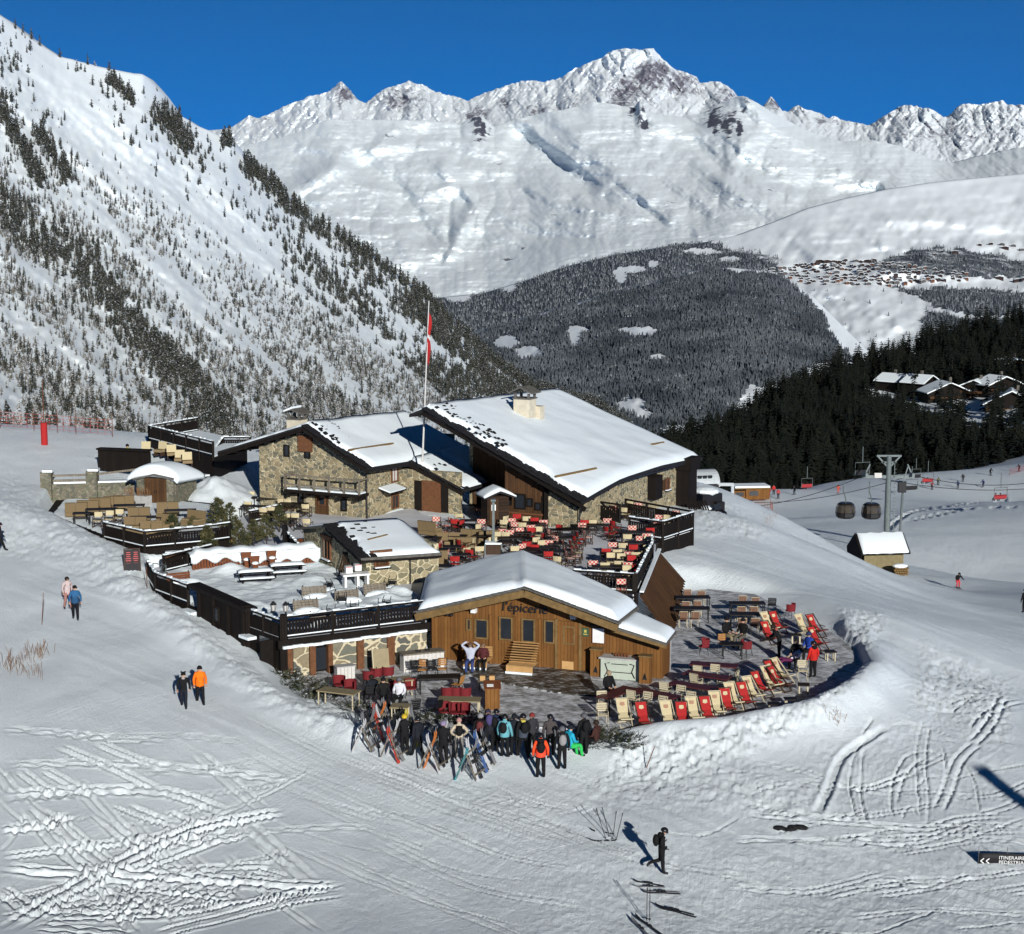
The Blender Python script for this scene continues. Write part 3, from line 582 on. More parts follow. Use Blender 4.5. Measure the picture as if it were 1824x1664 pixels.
def HB(px,py):
    px=np.asarray(px,float); py=np.asarray(py,float)
    tt=np.clip((py-905.)/(interp(HS,px)-905.),0,1); f=tt*(n3-1); i=np.clip(f.astype(int),0,n3-2); fi=(f-i)[:,None]
    g=np.clip((px-cx3[0])/3.4,0,len(cx3)-2.001); j=g.astype(int); fj=(g-j)[:,None]
    return V3[i,j]*(1-fi)*(1-fj)+V3[i+1,j]*fi*(1-fj)+V3[i,j+1]*(1-fi)*fj+V3[i+1,j+1]*fi*fj
# ---- the wooded ridge on the right
RT=[(1130,845),(1230,812),(1290,780),(1350,742),(1450,688),(1500,666),(1600,640),(1700,606),(1824,572),(2000,530),(2300,470)]
RBt=[(1130,890),(1230,892),(1290,895),(1440,905),(1560,905),(1640,888),(1824,838),(2000,800),(2300,740)]
cx4=np.arange(1130,2300,6.); n4=60; PX,TT=np.meshgrid(cx4,np.linspace(0,1,n4)); tt4=interp(RT,cx4); bb4=interp(RBt,cx4)
PYm=bb4+(tt4-bb4)*TT; rr4=interp([(1130,330),(1290,400),(1440,440),(1640,452),(1824,462),(2300,480)],cx4)+interp([(1130,250),(1400,280),(1824,430),(2300,500)],cx4)*TT**1.2+8*fbm(PX/60,PYm/30,3,160)*TT
V4=rayn(PX,PYm,rr4); bk=[V4[-1]+np.stack([0*cx4,0*cx4+k*60,0*cx4-k*40],-1) for k in (1,4)]
Vb=np.concatenate([V4]+[q[None] for q in bk],0)
o=npmesh('wooded_ridge',Vb.reshape(-1,3),gridfaces(Vb.shape[0],len(cx4)),M['hillside_snow']); o['kind']='structure'
def RB(px,py):
    px=np.asarray(px,float); py=np.asarray(py,float)
    tt=np.clip((py-interp(RBt,px))/(interp(RT,px)-interp(RBt,px)),0,1); f=tt*(n4-1); i=np.clip(f.astype(int),0,n4-2); fi=(f-i)[:,None]
    g=np.clip((px-cx4[0])/6.,0,len(cx4)-2.001); j=g.astype(int); fj=(g-j)[:,None]
    return V4[i,j]*(1-fi)*(1-fj)+V4[i+1,j]*fi*(1-fj)+V4[i,j+1]*(1-fi)*fj+V4[i+1,j+1]*fi*fj
# ================= trees
def foliage(name,c1,c2,snow=.3,scale=.5,up=.15,objc=True):
    m,nt,b=newmat(name)
    pos=nd(nt,'ShaderNodeNewGeometry'); g=pos.outputs
    n1=noise(nt,scale,3,vec=g['Position']); n2=noise(nt,scale*4,3,vec=g['Position'])
    col=mixc(nt,ramp(nt,n1,[(.35,0),(.65,1)]),c1,c2)
    z=nd(nt,'ShaderNodeSeparateXYZ',{0:g['True Normal']}).outputs[2]
    z=nd(nt,'ShaderNodeMath',{0:z},operation='ABSOLUTE').outputs[0]
    k=nd(nt,'ShaderNodeMath',{0:nd(nt,'ShaderNodeMath',{0:z,1:up},operation='SUBTRACT').outputs[0],1:ramp(nt,n2,[(.62-snow*.55,0),(.74-snow*.55,1)])},operation='MULTIPLY').outputs[0]
    k=nd(nt,'ShaderNodeMath',{0:k,1:1.6},operation='MULTIPLY',use_clamp=True).outputs[0]
    nt.links.new(mixc(nt,k,col,(.72,.75,.8)),b.inputs['Base Color']); b.inputs['Roughness'].default_value=.85; b.inputs['Specular IOR Level'].default_value=.08
    MATS[name]=m; return m
plain('bark',(.05,.038,.03),.9,.4,6)
def tpl_arolla(seed,n=170):
    """rounded mountain pine, unit height: leaf clumps through the crown's volume; index 0 foliage, 1 bark"""
    r=random.Random(seed); V=[];Fc=[];mi=[]
    def tri(p,s,k=0):
        a=Vector((r.gauss(0,1),r.gauss(0,1),r.gauss(0,.7))).normalized(); b=a.cross(Vector((r.gauss(0,1),r.gauss(0,1),r.gauss(0,1)))).normalized()
        o=len(V); V.extend([p+a*s,p-a*s*.6+b*s*.8,p-a*s*.6-b*s*.8]); Fc.append((o,o+1,o+2)); mi.append(k)
    lean=r.uniform(-.04,.04); lob=[(r.uniform(0,6.28),r.uniform(.2,.9),r.uniform(.6,1.25)) for k in range(7)]
    for k in range(n):
        z=r.random()**.85; R=.21*(1-z**1.7)**.75*(.55+.45*min(1,z/.18))
        a=r.uniform(0,6.283); w=1.
        for la,lz,lw in lob:
            if abs(z-lz)<.14: w*=1+(lw-1)*max(0,math.cos(a-la))
        q=r.random()**.5*R*w
        tri(Vector((math.cos(a)*q+lean*z,math.sin(a)*q,.05+z*.95)),r.uniform(.045,.085)*(1.15-z*.5))
    for k in range(6):
        a0=k*1.047; o=len(V); V.extend([Vector((.09*math.cos(a0),.09*math.sin(a0),.12)),Vector((.09*math.cos(a0+1.05),.09*math.sin(a0+1.05),.12)),Vector((lean*.8,0,.85))]); Fc.append((o,o+1,o+2)); mi.append(0)
    for k in range(4):
        a0=k*1.571; o=len(V); V.extend([Vector((.022*math.cos(a0),.022*math.sin(a0),-.08)),Vector((.022*math.cos(a0+1.57),.022*math.sin(a0+1.57),-.08)),Vector((0,0,.5))]); Fc.append((o,o+1,o+2)); mi.append(1)
    return np.array([tuple(v) for v in V]),np.array(Fc),np.array(mi)
def tpl_spruce(seed,layers=15,nb=8):
    r=random.Random(seed); V=[];Fc=[];mi=[]
    def T(*p):
        o=len(V); V.extend(p); Fc.append((o,o+1,o+2)); mi.append(0)
    for L in range(layers):
        z=.10+.88*(L/(layers-1))**.92; R=.23*(1-z)**.6*(.75+.25*min(1,z/.2))+.012; n=max(4,int(nb*(1.15-z*.6))); ph=r.uniform(0,6.28)
        for k in range(n):
            if r.random()<.07: continue
            a=ph+6.283*k/n+r.uniform(-.25,.25); l=R*r.uniform(.7,1.2); d=Vector((math.cos(a),math.sin(a),0)); s=Vector((-d.y,d.x,0)); wd=l*r.uniform(.28,.42)
            b=Vector((0,0,z+r.uniform(-.015,.015))); m=b+d*l*.55+Vector((0,0,-.02-l*.10)); t=b+d*l+Vector((0,0,-.03-l*.28))
            T(b,m+s*wd+Vector((0,0,-.018)),m); T(b,m,m-s*wd+Vector((0,0,-.018))); T(m+s*wd+Vector((0,0,-.018)),t,m); T(m,t,m-s*wd+Vector((0,0,-.018)))
            h=Vector((0,0,-.035*r.uniform(.6,1.4))); T(m+s*wd*.7,t,(m+t)/2+h); T(m-s*wd*.7,t,(m+t)/2+h+s*.01)
    nf=len(Fc)
    for k in range(5):
        a0=k*1.2566; o=len(V); V.extend([Vector((.02*math.cos(a0),.02*math.sin(a0),-.06)),Vector((.02*math.cos(a0+1.2566),.02*math.sin(a0+1.2566),-.06)),Vector((0,0,.93))]); Fc.append((o,o+1,o+2)); mi.append(1)
    return np.array([tuple(v) for v in V]),np.array(Fc),np.array(mi)
def tpl_far(seed):
    r=random.Random(seed); V=[];Fc=[]
    for L in range(4):
        z0=.05+.22*L; z1=min(1,z0+.36); R=.20*(1-z0)**.8; n=5; ph=r.uniform(0,6)
        for k in range(n):
            a=ph+6.283*k/n; b=a+1.4; o=len(V); q=R*r.uniform(.7,1.25)
            V.extend([Vector((q*math.cos(a),q*math.sin(a),z0+r.uniform(-.04,.04))),Vector((q*math.cos(b),q*math.sin(b),z0+r.uniform(-.05,.05))),Vector((0,0,z1))]); Fc.append((o,o+1,o+2))
    return np.array([tuple(v) for v in V]),np.array(Fc),np.zeros(len(Fc),int)
def scatter(name,tpls,pos,h,wid,mats,rz=None):
    """one mesh of many trees"""
    n=len(pos); rz=RNG.uniform(0,6.28,n) if rz is None else rz; which=RNG.integers(0,len(tpls),n)
    VV=[];FF=[];MM=[];o=0
    for q,(V,Fc,mi) in enumerate(tpls):
        s=np.where(which==q)[0]
        if not len(s): continue
        c=np.cos(rz[s])[:,None]; sn=np.sin(rz[s])[:,None]; H=h[s][:,None]; W=wid[s][:,None]
        x=(V[None,:,0]*c-V[None,:,1]*sn)*H*W+pos[s,0][:,None]; y=(V[None,:,0]*sn+V[None,:,1]*c)*H*W+pos[s,1][:,None]; z=V[None,:,2]*H+pos[s,2][:,None]
        VV.append(np.stack([x,y,z],-1).reshape(-1,3)); FF.append((Fc[None]+(np.arange(len(s))*len(V))[:,None,None]).reshape(-1,3)+o); MM.append(np.tile(mi,len(s))); o+=len(s)*len(V)
    ob=npmesh(name,np.concatenate(VV),np.concatenate(FF),mats,smooth=False,mi=np.concatenate(MM)); return ob
foliage('pine_needles',(.017,.022,.018),(.045,.042,.03),.18,.35,.25)
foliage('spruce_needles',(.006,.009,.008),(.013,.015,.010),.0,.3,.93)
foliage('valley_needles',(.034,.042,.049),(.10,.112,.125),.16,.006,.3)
foliage('hazy_far_needles',(.062,.073,.082),(.14,.152,.165),.2,.008,.25)  # paler than the spur's needles: distance haze and frost mixed into the colour
foliage('scrub_needles',(.045,.048,.036),(.11,.09,.06),.40,.5,.12)
# ---- left hillside
N=110000
x=RNG.uniform(-150,1130,N); dep=RNG.uniform(-2,1,N); sk_=interp(HS,x); y=RNG.uniform(0,1,N)*(905-sk_)+sk_
dep=y-sk_; c_=-.65*x+.76*y; a_=.76*x+.65*y
D=np.interp(dep,[0,60,140,230,330],[.06,.08,.12,.38,.66])+sst(430,640,x)*.5
cl=fbm(c_/26,a_/95,3,200); D*=sst(-.65,.5,cl+.35*fbm(x/14,y/11,3,207))*1.4
D+=.5*(fbm(x/40,y/30,3,201)>.42)*(dep>20)*(dep<260)*.5
for P,wd in (([(60,120),(200,260),(330,360),(470,440)],34),([(120,330),(270,470),(400,570),(520,690)],15),([(350,380),(560,520),(700,620)],9),([(0,560),(120,640),(260,740)],22),([(400,290),(520,400)],14),([(560,640),(640,720)],14),([(250,560),(430,720)],10),([(700,560),(830,660)],8)):
    D*=1-np.exp(-(line_d(x,y,P)/(wd*.8))**2.5)*.93
band=np.exp(-(line_d(x,y,[(-40,330),(60,420),(150,480),(240,590),(310,660),(390,745)])/36)**2)*.62
for P,wd in (([(0,190),(70,330)],16),([(200,150),(235,175)],9),([(290,205),(335,270)],16),([(405,255),(450,275)],9),([(70,250),(120,320)],16),([(440,300),(520,380)],12)): band=np.maximum(band,np.exp(-(line_d(x,y,P)/wd)**2)*.9)
D=np.maximum(D,band*1.0)
edge=np.exp(-(dep/10)**2)*np.where(x>480,.9,np.where(x>285,.45*(fbm(x/14,x*0,2,203)>-.1),.12)); D=np.maximum(D,edge)
keep=(RNG.uniform(0,1,N)<D*.40)&(y<800)
x,y,dep,band=x[keep],y[keep],dep[keep],band[keep]
pos=HB(x,y); big=RNG.uniform(0,1,len(x))
h=1.7+3.6*big**2.2+band*(2.5+4.0*RNG.uniform(0,1,len(x)))+np.where(dep<150,2.6,0)*(big>.3)+np.where(dep<12,2.0,0)+np.where((x>520)&(dep<60),2,0)
W_=RNG.uniform(.75,1.5,len(x))
ap=h/pos[:,1]*F; okv=(x>-20)
order=np.argsort(-ap*okv); ind=order[:290]; rest=np.setdiff1d(np.arange(len(x)),ind)
AT=[tpl_arolla(k) for k in range(5)]
low=AT and [tpl_arolla(20+k,60) for k in range(4)]
print('hillside trees',len(x))
sm=rest[h[rest]<4.2]; lg=rest[h[rest]>=4.2]
o=scatter('hillside_pines',low,pos[lg],h[lg],W_[lg],[M['pine_needles'],M['bark']]); o['kind']='stuff'
o=scatter('hillside_scrub',low,pos[sm],h[sm],W_[sm]*1.25,[M['scrub_needles'],M['bark']]); o['kind']='stuff'
def meshof(name,t,mats):
    V,Fc,mi=t; o=npmesh(name,V,Fc,mats,smooth=False,mi=mi); me=o.data; bpy.data.objects.remove(o); return me
ME=[meshof('pine_tree',t,[M['pine_needles'],M['bark']]) for t in AT]
for k in ind:
    o=bpy.data.objects.new('pine_tree',ME[int(RNG.integers(0,5))]); COL.objects.link(o); o.location=pos[k]; s=h[k]; o.scale=(s*W_[k],s*W_[k],s); o.rotation_euler=(0,0,RNG.uniform(0,6.28))
    if dep[k]<30: tag(o,'dark pine standing along the crest of the snowy hillside','tree','pines along the hillside crest')
    elif y[k]<380: tag(o,'dark pine growing in a clump high on the open snowy hillside','tree','pines high on the hillside')
    else: tag(o,'snow dusted pine low on the densely wooded part of the hillside','tree','pines low on the hillside')
# ---- forests across the valley
TF=[tpl_far(k) for k in range(4)]
n=30000; x=RNG.uniform(590,1900,n); y=RNG.uniform(425,665,n); k=np.zeros(n,bool); u=RNG.uniform(0,1,n)
for P,d in PB: k|=inpoly(*wob(x,y),P)&(u<d)
k|=(u<.012)&(x>1400)&(y>505)
k&=clear(x,y,CLB)
x,y=x[k],y[k]; pos=VB(x,y); h=RNG.uniform(9,15,len(x))
o=scatter('far_forest',TF,pos,h,RNG.uniform(.9,1.3,len(x)),[M['hazy_far_needles']]); o['kind']='stuff'
n=60000; x=RNG.uniform(610,1540,n); y=RNG.uniform(475,815,n)
k=inpoly(*wob(x,y),SPUR)
k&=clear(x,y,CLS)
rd=np.minimum(line_d(x,y,[(1030,566),(1120,568),(1300,576)]),line_d(x,y,[(1320,628),(1400,640),(1500,650)])); k&=~((rd<1.6)&(fbm(x/20,y/9,2,9)>-.2))
x,y=x[k],y[k]; pos=VF(x,y); h=RNG.uniform(6,13,len(x))*(1+.3*fbm(x/30,y/18,3,14))
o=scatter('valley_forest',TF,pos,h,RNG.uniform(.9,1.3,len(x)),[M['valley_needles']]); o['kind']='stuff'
# ---- dark spruce wood on the near ridge
CHX=[(1558,690,60,26),(1690,705,60,28),(1790,700,70,40),(1800,660,60,16)]
n=4000; x=RNG.uniform(1140,2150,n); u=RNG.uniform(0,1,n)**.8; y=interp(RBt,x)+(interp(RT,x)-interp(RBt,x))*u
y-=6
pos=RB(x,y); h=RNG.uniform(9,16.5,n)*np.where(u<.1,.75,1)*(.8+.25*fbm(x/50,y/30,2,11))
tp=y-h/pos[:,1]*F; CH_KEEP=np.ones(n,bool)
ln=interp([(1530,690),(1600,694),(1640,714),(1700,728),(1735,742),(1900,748)],x)
k=(x>1535)&(x<1900)&(u>.05)&(tp<ln)&(y>interp([(1530,690),(1700,702),(1860,690)],x)); h=np.where(k&(RNG.uniform(0,1,n)<.9),np.maximum((y-ln-2)/F*pos[:,1]*RNG.uniform(.55,1.,n),0),h); k=h>2.6
x,y,u,pos,h=x[k],y[k],u[k],pos[k],h[k]
ST=[tpl_spruce(k) for k in range(5)]; STl=[tpl_spruce(30+k,12,7) for k in range(3)]
ap=h/pos[:,1]*(1-.35*u); vis=(x<1835); order=np.argsort(-ap*vis); ind=order[:295]; rest=np.setdiff1d(np.arange(len(x)),ind)
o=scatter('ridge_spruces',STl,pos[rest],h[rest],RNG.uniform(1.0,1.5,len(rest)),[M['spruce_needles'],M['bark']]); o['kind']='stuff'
CR=[];TRK=[]
for V,Fc,mi in ST:
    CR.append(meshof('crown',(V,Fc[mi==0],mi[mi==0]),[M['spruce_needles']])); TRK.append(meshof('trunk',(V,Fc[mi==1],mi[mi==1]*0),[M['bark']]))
for k in ind:
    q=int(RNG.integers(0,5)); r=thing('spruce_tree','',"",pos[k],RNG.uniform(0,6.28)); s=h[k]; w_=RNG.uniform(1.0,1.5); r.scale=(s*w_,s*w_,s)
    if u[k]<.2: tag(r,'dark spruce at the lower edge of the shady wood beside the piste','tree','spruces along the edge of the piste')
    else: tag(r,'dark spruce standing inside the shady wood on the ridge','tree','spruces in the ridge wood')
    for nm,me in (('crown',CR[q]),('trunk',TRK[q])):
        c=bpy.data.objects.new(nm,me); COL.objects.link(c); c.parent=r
# ================= buildings
stone('stone_wall',[(.20,.17,.11),(.30,.25,.15),(.13,.125,.095),(.38,.31,.19),(.25,.20,.12),(.16,.15,.11)],(.58,.50,.33),2.5,1.7)
stone('stone_hut',[(.19,.17,.11),(.30,.26,.16),(.14,.13,.09),(.36,.30,.19),(.24,.21,.13)],(.58,.51,.34),1.9,1.5,.05,.085)
stone('stone_big',[(.15,.15,.12),(.20,.18,.13),(.10,.10,.09),(.26,.21,.13)],(.62,.54,.37),1.15,1.5,.05,.085)
stone('stone_rubble',[(.16,.14,.10),(.10,.10,.08),(.22,.20,.15),(.13,.14,.09)],(.24,.22,.17),4.2,1.4,.03,.07)
planks('timber_honey',(.21,.095,.027),(.14,.06,.018),.17)
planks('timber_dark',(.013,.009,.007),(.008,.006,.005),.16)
planks('timber_brown',(.09,.045,.02),(.055,.028,.014),.18)
planks('timber_grey',(.22,.19,.15),(.16,.135,.105),.2)
planks('timber_log',(.04,.022,.013),(.025,.015,.01),.22,'z')
planks('deck_boards',(.14,.13,.12),(.10,.09,.085),.14,'x',.6)
planks('deck_wet',(.028,.022,.016),(.05,.04,.03),.14,'x',.45)
planks('pallet_wood',(.55,.33,.14),(.46,.26,.10),.11,'y',.7,.3)
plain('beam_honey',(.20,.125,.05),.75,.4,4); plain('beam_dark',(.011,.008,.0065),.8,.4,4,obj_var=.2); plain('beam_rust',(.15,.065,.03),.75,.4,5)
plain('slate',(.022,.021,.023),.7,.5,5); plain('slate_pale',(.13,.12,.105),.75,.4,4); plain('render_cream',(.58,.52,.40),.85,.25,2,bmp=.3)
plain('iron',(.02,.02,.022),.5,.3,5); plain('steel_grey',(.15,.175,.175),.5,.3,3,.3); plain('white_paint',(.72,.72,.70),.5,.12,3)
plain('curtain',(.55,.53,.5),.9,.2,6); plain('concrete',(.42,.41,.39),.9,.3,3,bmp=.3)
m,nt,b=newmat('glass_dark'); b.inputs['Base Color'].default_value=(.018,.022,.028,1); b.inputs['Roughness'].default_value=.08; M['glass_dark']=m
snowmat('roof_snow',(.79,.85,.875),.9,.28,.08,(.74,.80,.83)); snowmat('loose_snow',(.81,.87,.89),1.8,.6,.10,(.75,.81,.84)); snowmat('packed_snow',(.66,.68,.72),1.1,.5,.05,(.48,.49,.52))
# trampled terrace: grey slush over dark boards
m,nt,b=newmat('slush'); f=noise(nt,1.3,8,rough=.72); mp=nd(nt,'ShaderNodeMapping',{'Vector':nd(nt,'ShaderNodeTexCoord').outputs['Object'],'Scale':(1,3.2,1)}).outputs[0]
f2=noise(nt,2.6,7,vec=mp,rough=.7); s_=nd(nt,'ShaderNodeMath',{0:f,1:f2},operation='ADD').outputs[0]
col=ramp(nt,s_,[(.30,(.16,.158,.155)),(.45,(.34,.34,.345)),(.55,(.52,.53,.55)),(.68,(.70,.72,.75))]); nt.links.new(nd(nt,'ShaderNodeMapRange',{0:s_,1:.6,2:1.4}).outputs[0],col.node.inputs[0]); nt.links.new(col,b.inputs['Base Color']); b.inputs['Roughness'].default_value=.55; bump(nt,b,f,.5,.05); M['slush']=m
m=M['slush'].copy(); M['slush_dark']=m
for n_ in m.node_tree.nodes:
    if n_.type=='VALTORGB':
        for e,c in zip(n_.color_ramp.elements,((.02,.017,.012),(.035,.03,.022),(.09,.085,.075),(.40,.40,.41))): e.color=c4(c)
class Fr:
    """a building's own axes"""
    def __init__(s,x,y,z,rz): s.o=Vector((x,y,z)); s.rz=rz; s.m=Matrix.Translation(s.o)@Matrix.Rotation(rz,4,'Z'); s.i=s.m.inverted()
    def w(s,*p): return s.m@Vector(p)
    def l(s,p): return s.i@Vector(p)
    def on(s,px,py,ax,v):
        d=s.i.to_3x3()@ray(px,py); o=s.i@Vector((0,0,CZ)); t=(v-o[ax])/d[ax]; return o+d*t
    def roof(s,px,py,zf,x0,x1):
        for k in range(60):
            xm=(x0+x1)/2; p=s.on(px,py,0,xm)
            q=s.on(px,py,0,x0); 
            if (p.z-zf(p.x,p.y))*(q.z-zf(q.x,q.y))>0: x0=xm
            else: x1=xm
        return s.on(px,py,0,x0)
def roof(parent,P,nu,nv,th=.16,snow=.3,ins=(.3,.3,.2,.1),slates=0,seed=0,mat='slate',name='roof',jag=.25):
    """P(u,v): u along the ridge, v from ridge (0) to eave (1). a slab, its snow, and bare slates showing along the verge u=0"""
    g=[[P(i/nu,j/nv) for j in range(nv+1)] for i in range(nu+1)]
    b=MB(); b.sheet(g,th); r=b.build(name,mat,parent)
    Lu=(Vector(P(1,.5))-Vector(P(0,.5))).length; Lv=(Vector(P(.5,1))-Vector(P(.5,0))).length
    if snow>0:
        NU=max(12,int(Lu*2.6)); NV=max(12,int(Lv*2.6)); rows=[]; top=[]
        for i in range(NU+1):
            rw=[]
            for j in range(NV+1):
                v=j/NV; w_=float(vn(v*Lv*1.7,seed+3,seed)*.6+vn(v*Lv*5,seed+7.,seed)*.4)
                a0=(ins[0]+jag*w_*(ins[0]>.25))/Lu; a1=1-ins[1]/Lu; u=a0+(a1-a0)*i/NU
                vv=ins[2]/Lv+(1-(ins[2]+ins[3])/Lv)*v
                p=Vector(P(u,vv)); du=min(i/NU*Lu,(1-i/NU)*Lu); dv=(1-v)*Lv if ins[2]<.01 else min(v,1-v)*Lv
                e=min(1,(min(du,dv)/.55)); t=snow*(1-(1-e)**2.2)*(1+.25*float(fbm(u*Lu*.5,v*Lv*.5,3,seed+9)))+.015
                rw.append(p+Vector((0,0,t+.012)))
            rows.append(rw)
        b=MB(); b.sheet(rows,min(snow*.8,.2)+.02); b.build('snow_cover','roof_snow',r,smooth=True)
    if slates:
        b=MB(); rn=random.Random(seed)
        n=int(Lv/.34)
        for j in range(n):
            for k in range(3):
                v=(j+.5)/n; u=(.02+.36*k+rn.uniform(-.06,.06))/Lu; p=Vector(P(max(u,-.05/Lu),v)); q=Vector(P(u,min(1,v+.02)))
                if k==2 and rn.random()<.35: continue
                d=(q-p).normalized(); b.bar(p-d*.2+Vector((0,0,.05+.02*k)),p+d*.2+Vector((0,0,.02+.015*k)),rn.uniform(.3,.44),.035)
        for j in range(slates):
            v=rn.uniform(.03,.55)**1.2; u=rn.uniform(.8,3.4)/Lu*(1-v*.7); p=Vector(P(u,v)); q=Vector(P(u,v+.02)); d=(q-p).normalized()
            z=Vector((0,0,snow*.95+.035)); b.bar(p-d*.1+z,p+d*.1+z-Vector((0,0,.04)),rn.uniform(.16,.4),.05)
        b.build('roof_tiles','slate',r)
    return r
def window(parent,c,n,w,h,frame='beam_rust',fw=.07,pane='glass_dark',shut=None,sill=True,mull=1,name='window'):
    """c: centre on the wall (parent axes), n: 'x'/'y' wall normal axis with sign -1 facing outwards"""
    ax,sg=n; b=MB(); cx,cy,cz=c
    def bx(u,z,du,dz,d,off):
        if ax=='y': b.box((cx+u,cy+sg*off,cz+z),(du,d,dz))
        else: b.box((cx+sg*off,cy+u,cz+z),(d,du,dz))
    bx(-w/2,0,fw,h+fw,.1,.05); bx(w/2,0,fw,h+fw,.1,.05); bx(0,h/2,w-fw-.004,fw,.1,.05); bx(0,-h/2,w-fw-.004,fw,.1,.05)
    for k in range(mull): bx((k+1)*w/(mull+1)-w/2,0,.035,h-fw-.004,.05,.04)
    f=b.build(name,frame,parent)
    b=MB(); bx(0,0,w-fw,h-fw,.02,.012); b.build('pane',pane,f)
    if sill: b=MB(); bx(0,-h/2-.09,w+.2,.07,.26,.12); b.build('sill','beam_dark',f); b=MB(); bx(0,-h/2-.03,w+.1,.06,.2,.13); b.build('sill_snow','loose_snow',f)
    if shut: b=MB(); bx(-w/2-.28,0,.42,h,.05,.05); b.build('shutter',shut,f)
    return f
def gable(b,pts,y,t=.35,mi=0): b.prism([(x,y,z) for x,z in pts],(0,t,0),mi)
# ---------- the big lodge
B_=Fr(4.3,112.4,2.0,math.radians(-26.7))
lodB=thing('stone_lodge','large stone lodge with the broadest snow covered roof and a square chimney','lodge',B_.o,B_.rz)
EV=[(-1,1.9),(2.5,2.25),(5.7,2.52),(12.8,2.5),(21,2.12)]
def PB_(u,v):
    y=-1+u*22; ez=float(np.interp(y,[e[0] for e in EV],[e[1] for e in EV])); rzz=7.4-.8*u; sag=-.10*math.sin(math.pi*v)*(1-u*.3)
    return Vector((-11+11.8*v,y+(u-.5)*0,rzz+(ez-rzz)*v+sag))
rB=roof(lodB,PB_,14,10,.2,.30,(.75,.35,.0,.10),60,3,jag=.5)
def PB2(u,v): return Vector((-11-1.1*v,-1+u*22,7.4-.8*u-.45*v))
roof(lodB,PB2,4,4,.2,.25,(.4,.3,.0,.2),0,4,name='rear_roof_slope')
zB=lambda x,y: PB_((y+1)/22,(x+11)/11.8).z
b=MB(); b.prism([(-.02,0,-2.2),(-.02,20,-2.4),(-.02,20,2.0),(-.02,12.8,2.42),(-.02,5.7,2.42),(-.02,2.5,2.12),(-.02,0,1.86)],(-.4,0,0))
gable(b,[(-2.2,-.3),(-.43,-.3),(-.43,2.0),(-2.2,2.75)],0,.4); b.build('wall','stone_wall',lodB)
b=MB(); gable(b,[(-5.4,-.3),(-2.22,-.3),(-2.22,2.75),(-5.4,4.3)],.12,.25); gable(b,[(-11,-.3),(-5.4,-.3),(-5.4,4.2),(-11,6.7)],6.1,.25); b.prism([(-5.4,.38,-.3),(-5.4,6.1,-.3),(-5.4,6.1,4.1),(-5.4,.38,4.1)],(.2,0,0)); b.build('timber_gable','timber_brown',lodB)
b=MB(); b.prism([(-11,19.8,-2),(-.4,19.8,-2),(-.4,19.8,1.8),(-11,19.8,6.0)],(0,.3,0)); b.box((-11.2,13,1.5),(.3,13.5,8)); b.build('rear_wall','stone_wall',lodB)
b=MB()
for k in range(10):
    v=(k+.3)/10; p=PB_(0,v); b.bar(p+Vector((0,.02,-.34)),p+Vector((0,2.0,-.34)),.2,.26)
b.build('rafter_ends','beam_dark',rB)
b=MB(); b.bar(PB_(0,0)+Vector((-.1,.06,-.3)),PB_(0,1)+Vector((0,.06,-.3)),.12,.3); b.bar(PB_(0,0)+Vector((0,1.1,-.7)),PB_(0,1)+Vector((-.3,1.1,-.7)),.2,.3); b.build('barge_board','beam_dark',rB)
b=MB(); b.bar((.7,-.8,1.72),(.7,5.6,2.3),.1,.1); b.bar((.7,5.6,2.3),(.7,20.8,2.0),.1,.1); b.tube([(.65,-.5,1.7),(.25,-.25,1.4),(.2,-.2,-.2)],.05); b.build('gutter','iron',lodB)
for k in range(9): pass
b=MB()
for k in range(8): y=1.2+k*2.5; z=float(np.interp(y,[e[0] for e in EV],[e[1] for e in EV])); b.bar((-.05,y,z-.3),(.62,y,z-.33),.16,.2)
b.build('eave_brackets','beam_dark',rB)
for px,py,w_,h_ in ((1188,862,.7,.8),): c=B_.on(px,py,0,0); window(lodB,c,('x',1),w_,h_,'beam_rust',shut='timber_brown')
for px,py,w_,h_ in ((927,893,.75,.95),(944,895,.4,.5),(959,902,.4,.45),(975,899,.7,1.0),(907,892,.35,.5)): c=B_.on(px,py,1,.12); window(lodB,c,('y',-1),w_,h_,'beam_dark',.08,sill=False,mull=0)
b=MB(); b.box((-4.9,.05,.62),(5.2,.1,.12)); b.build('wall_ledge','beam_rust',lodB)
b=MB(); b.bar((-2.25,-.04,-.1),(-2.25,-.04,2.6),.25,.25); b.build('corner_post','beam_dark',lodB)
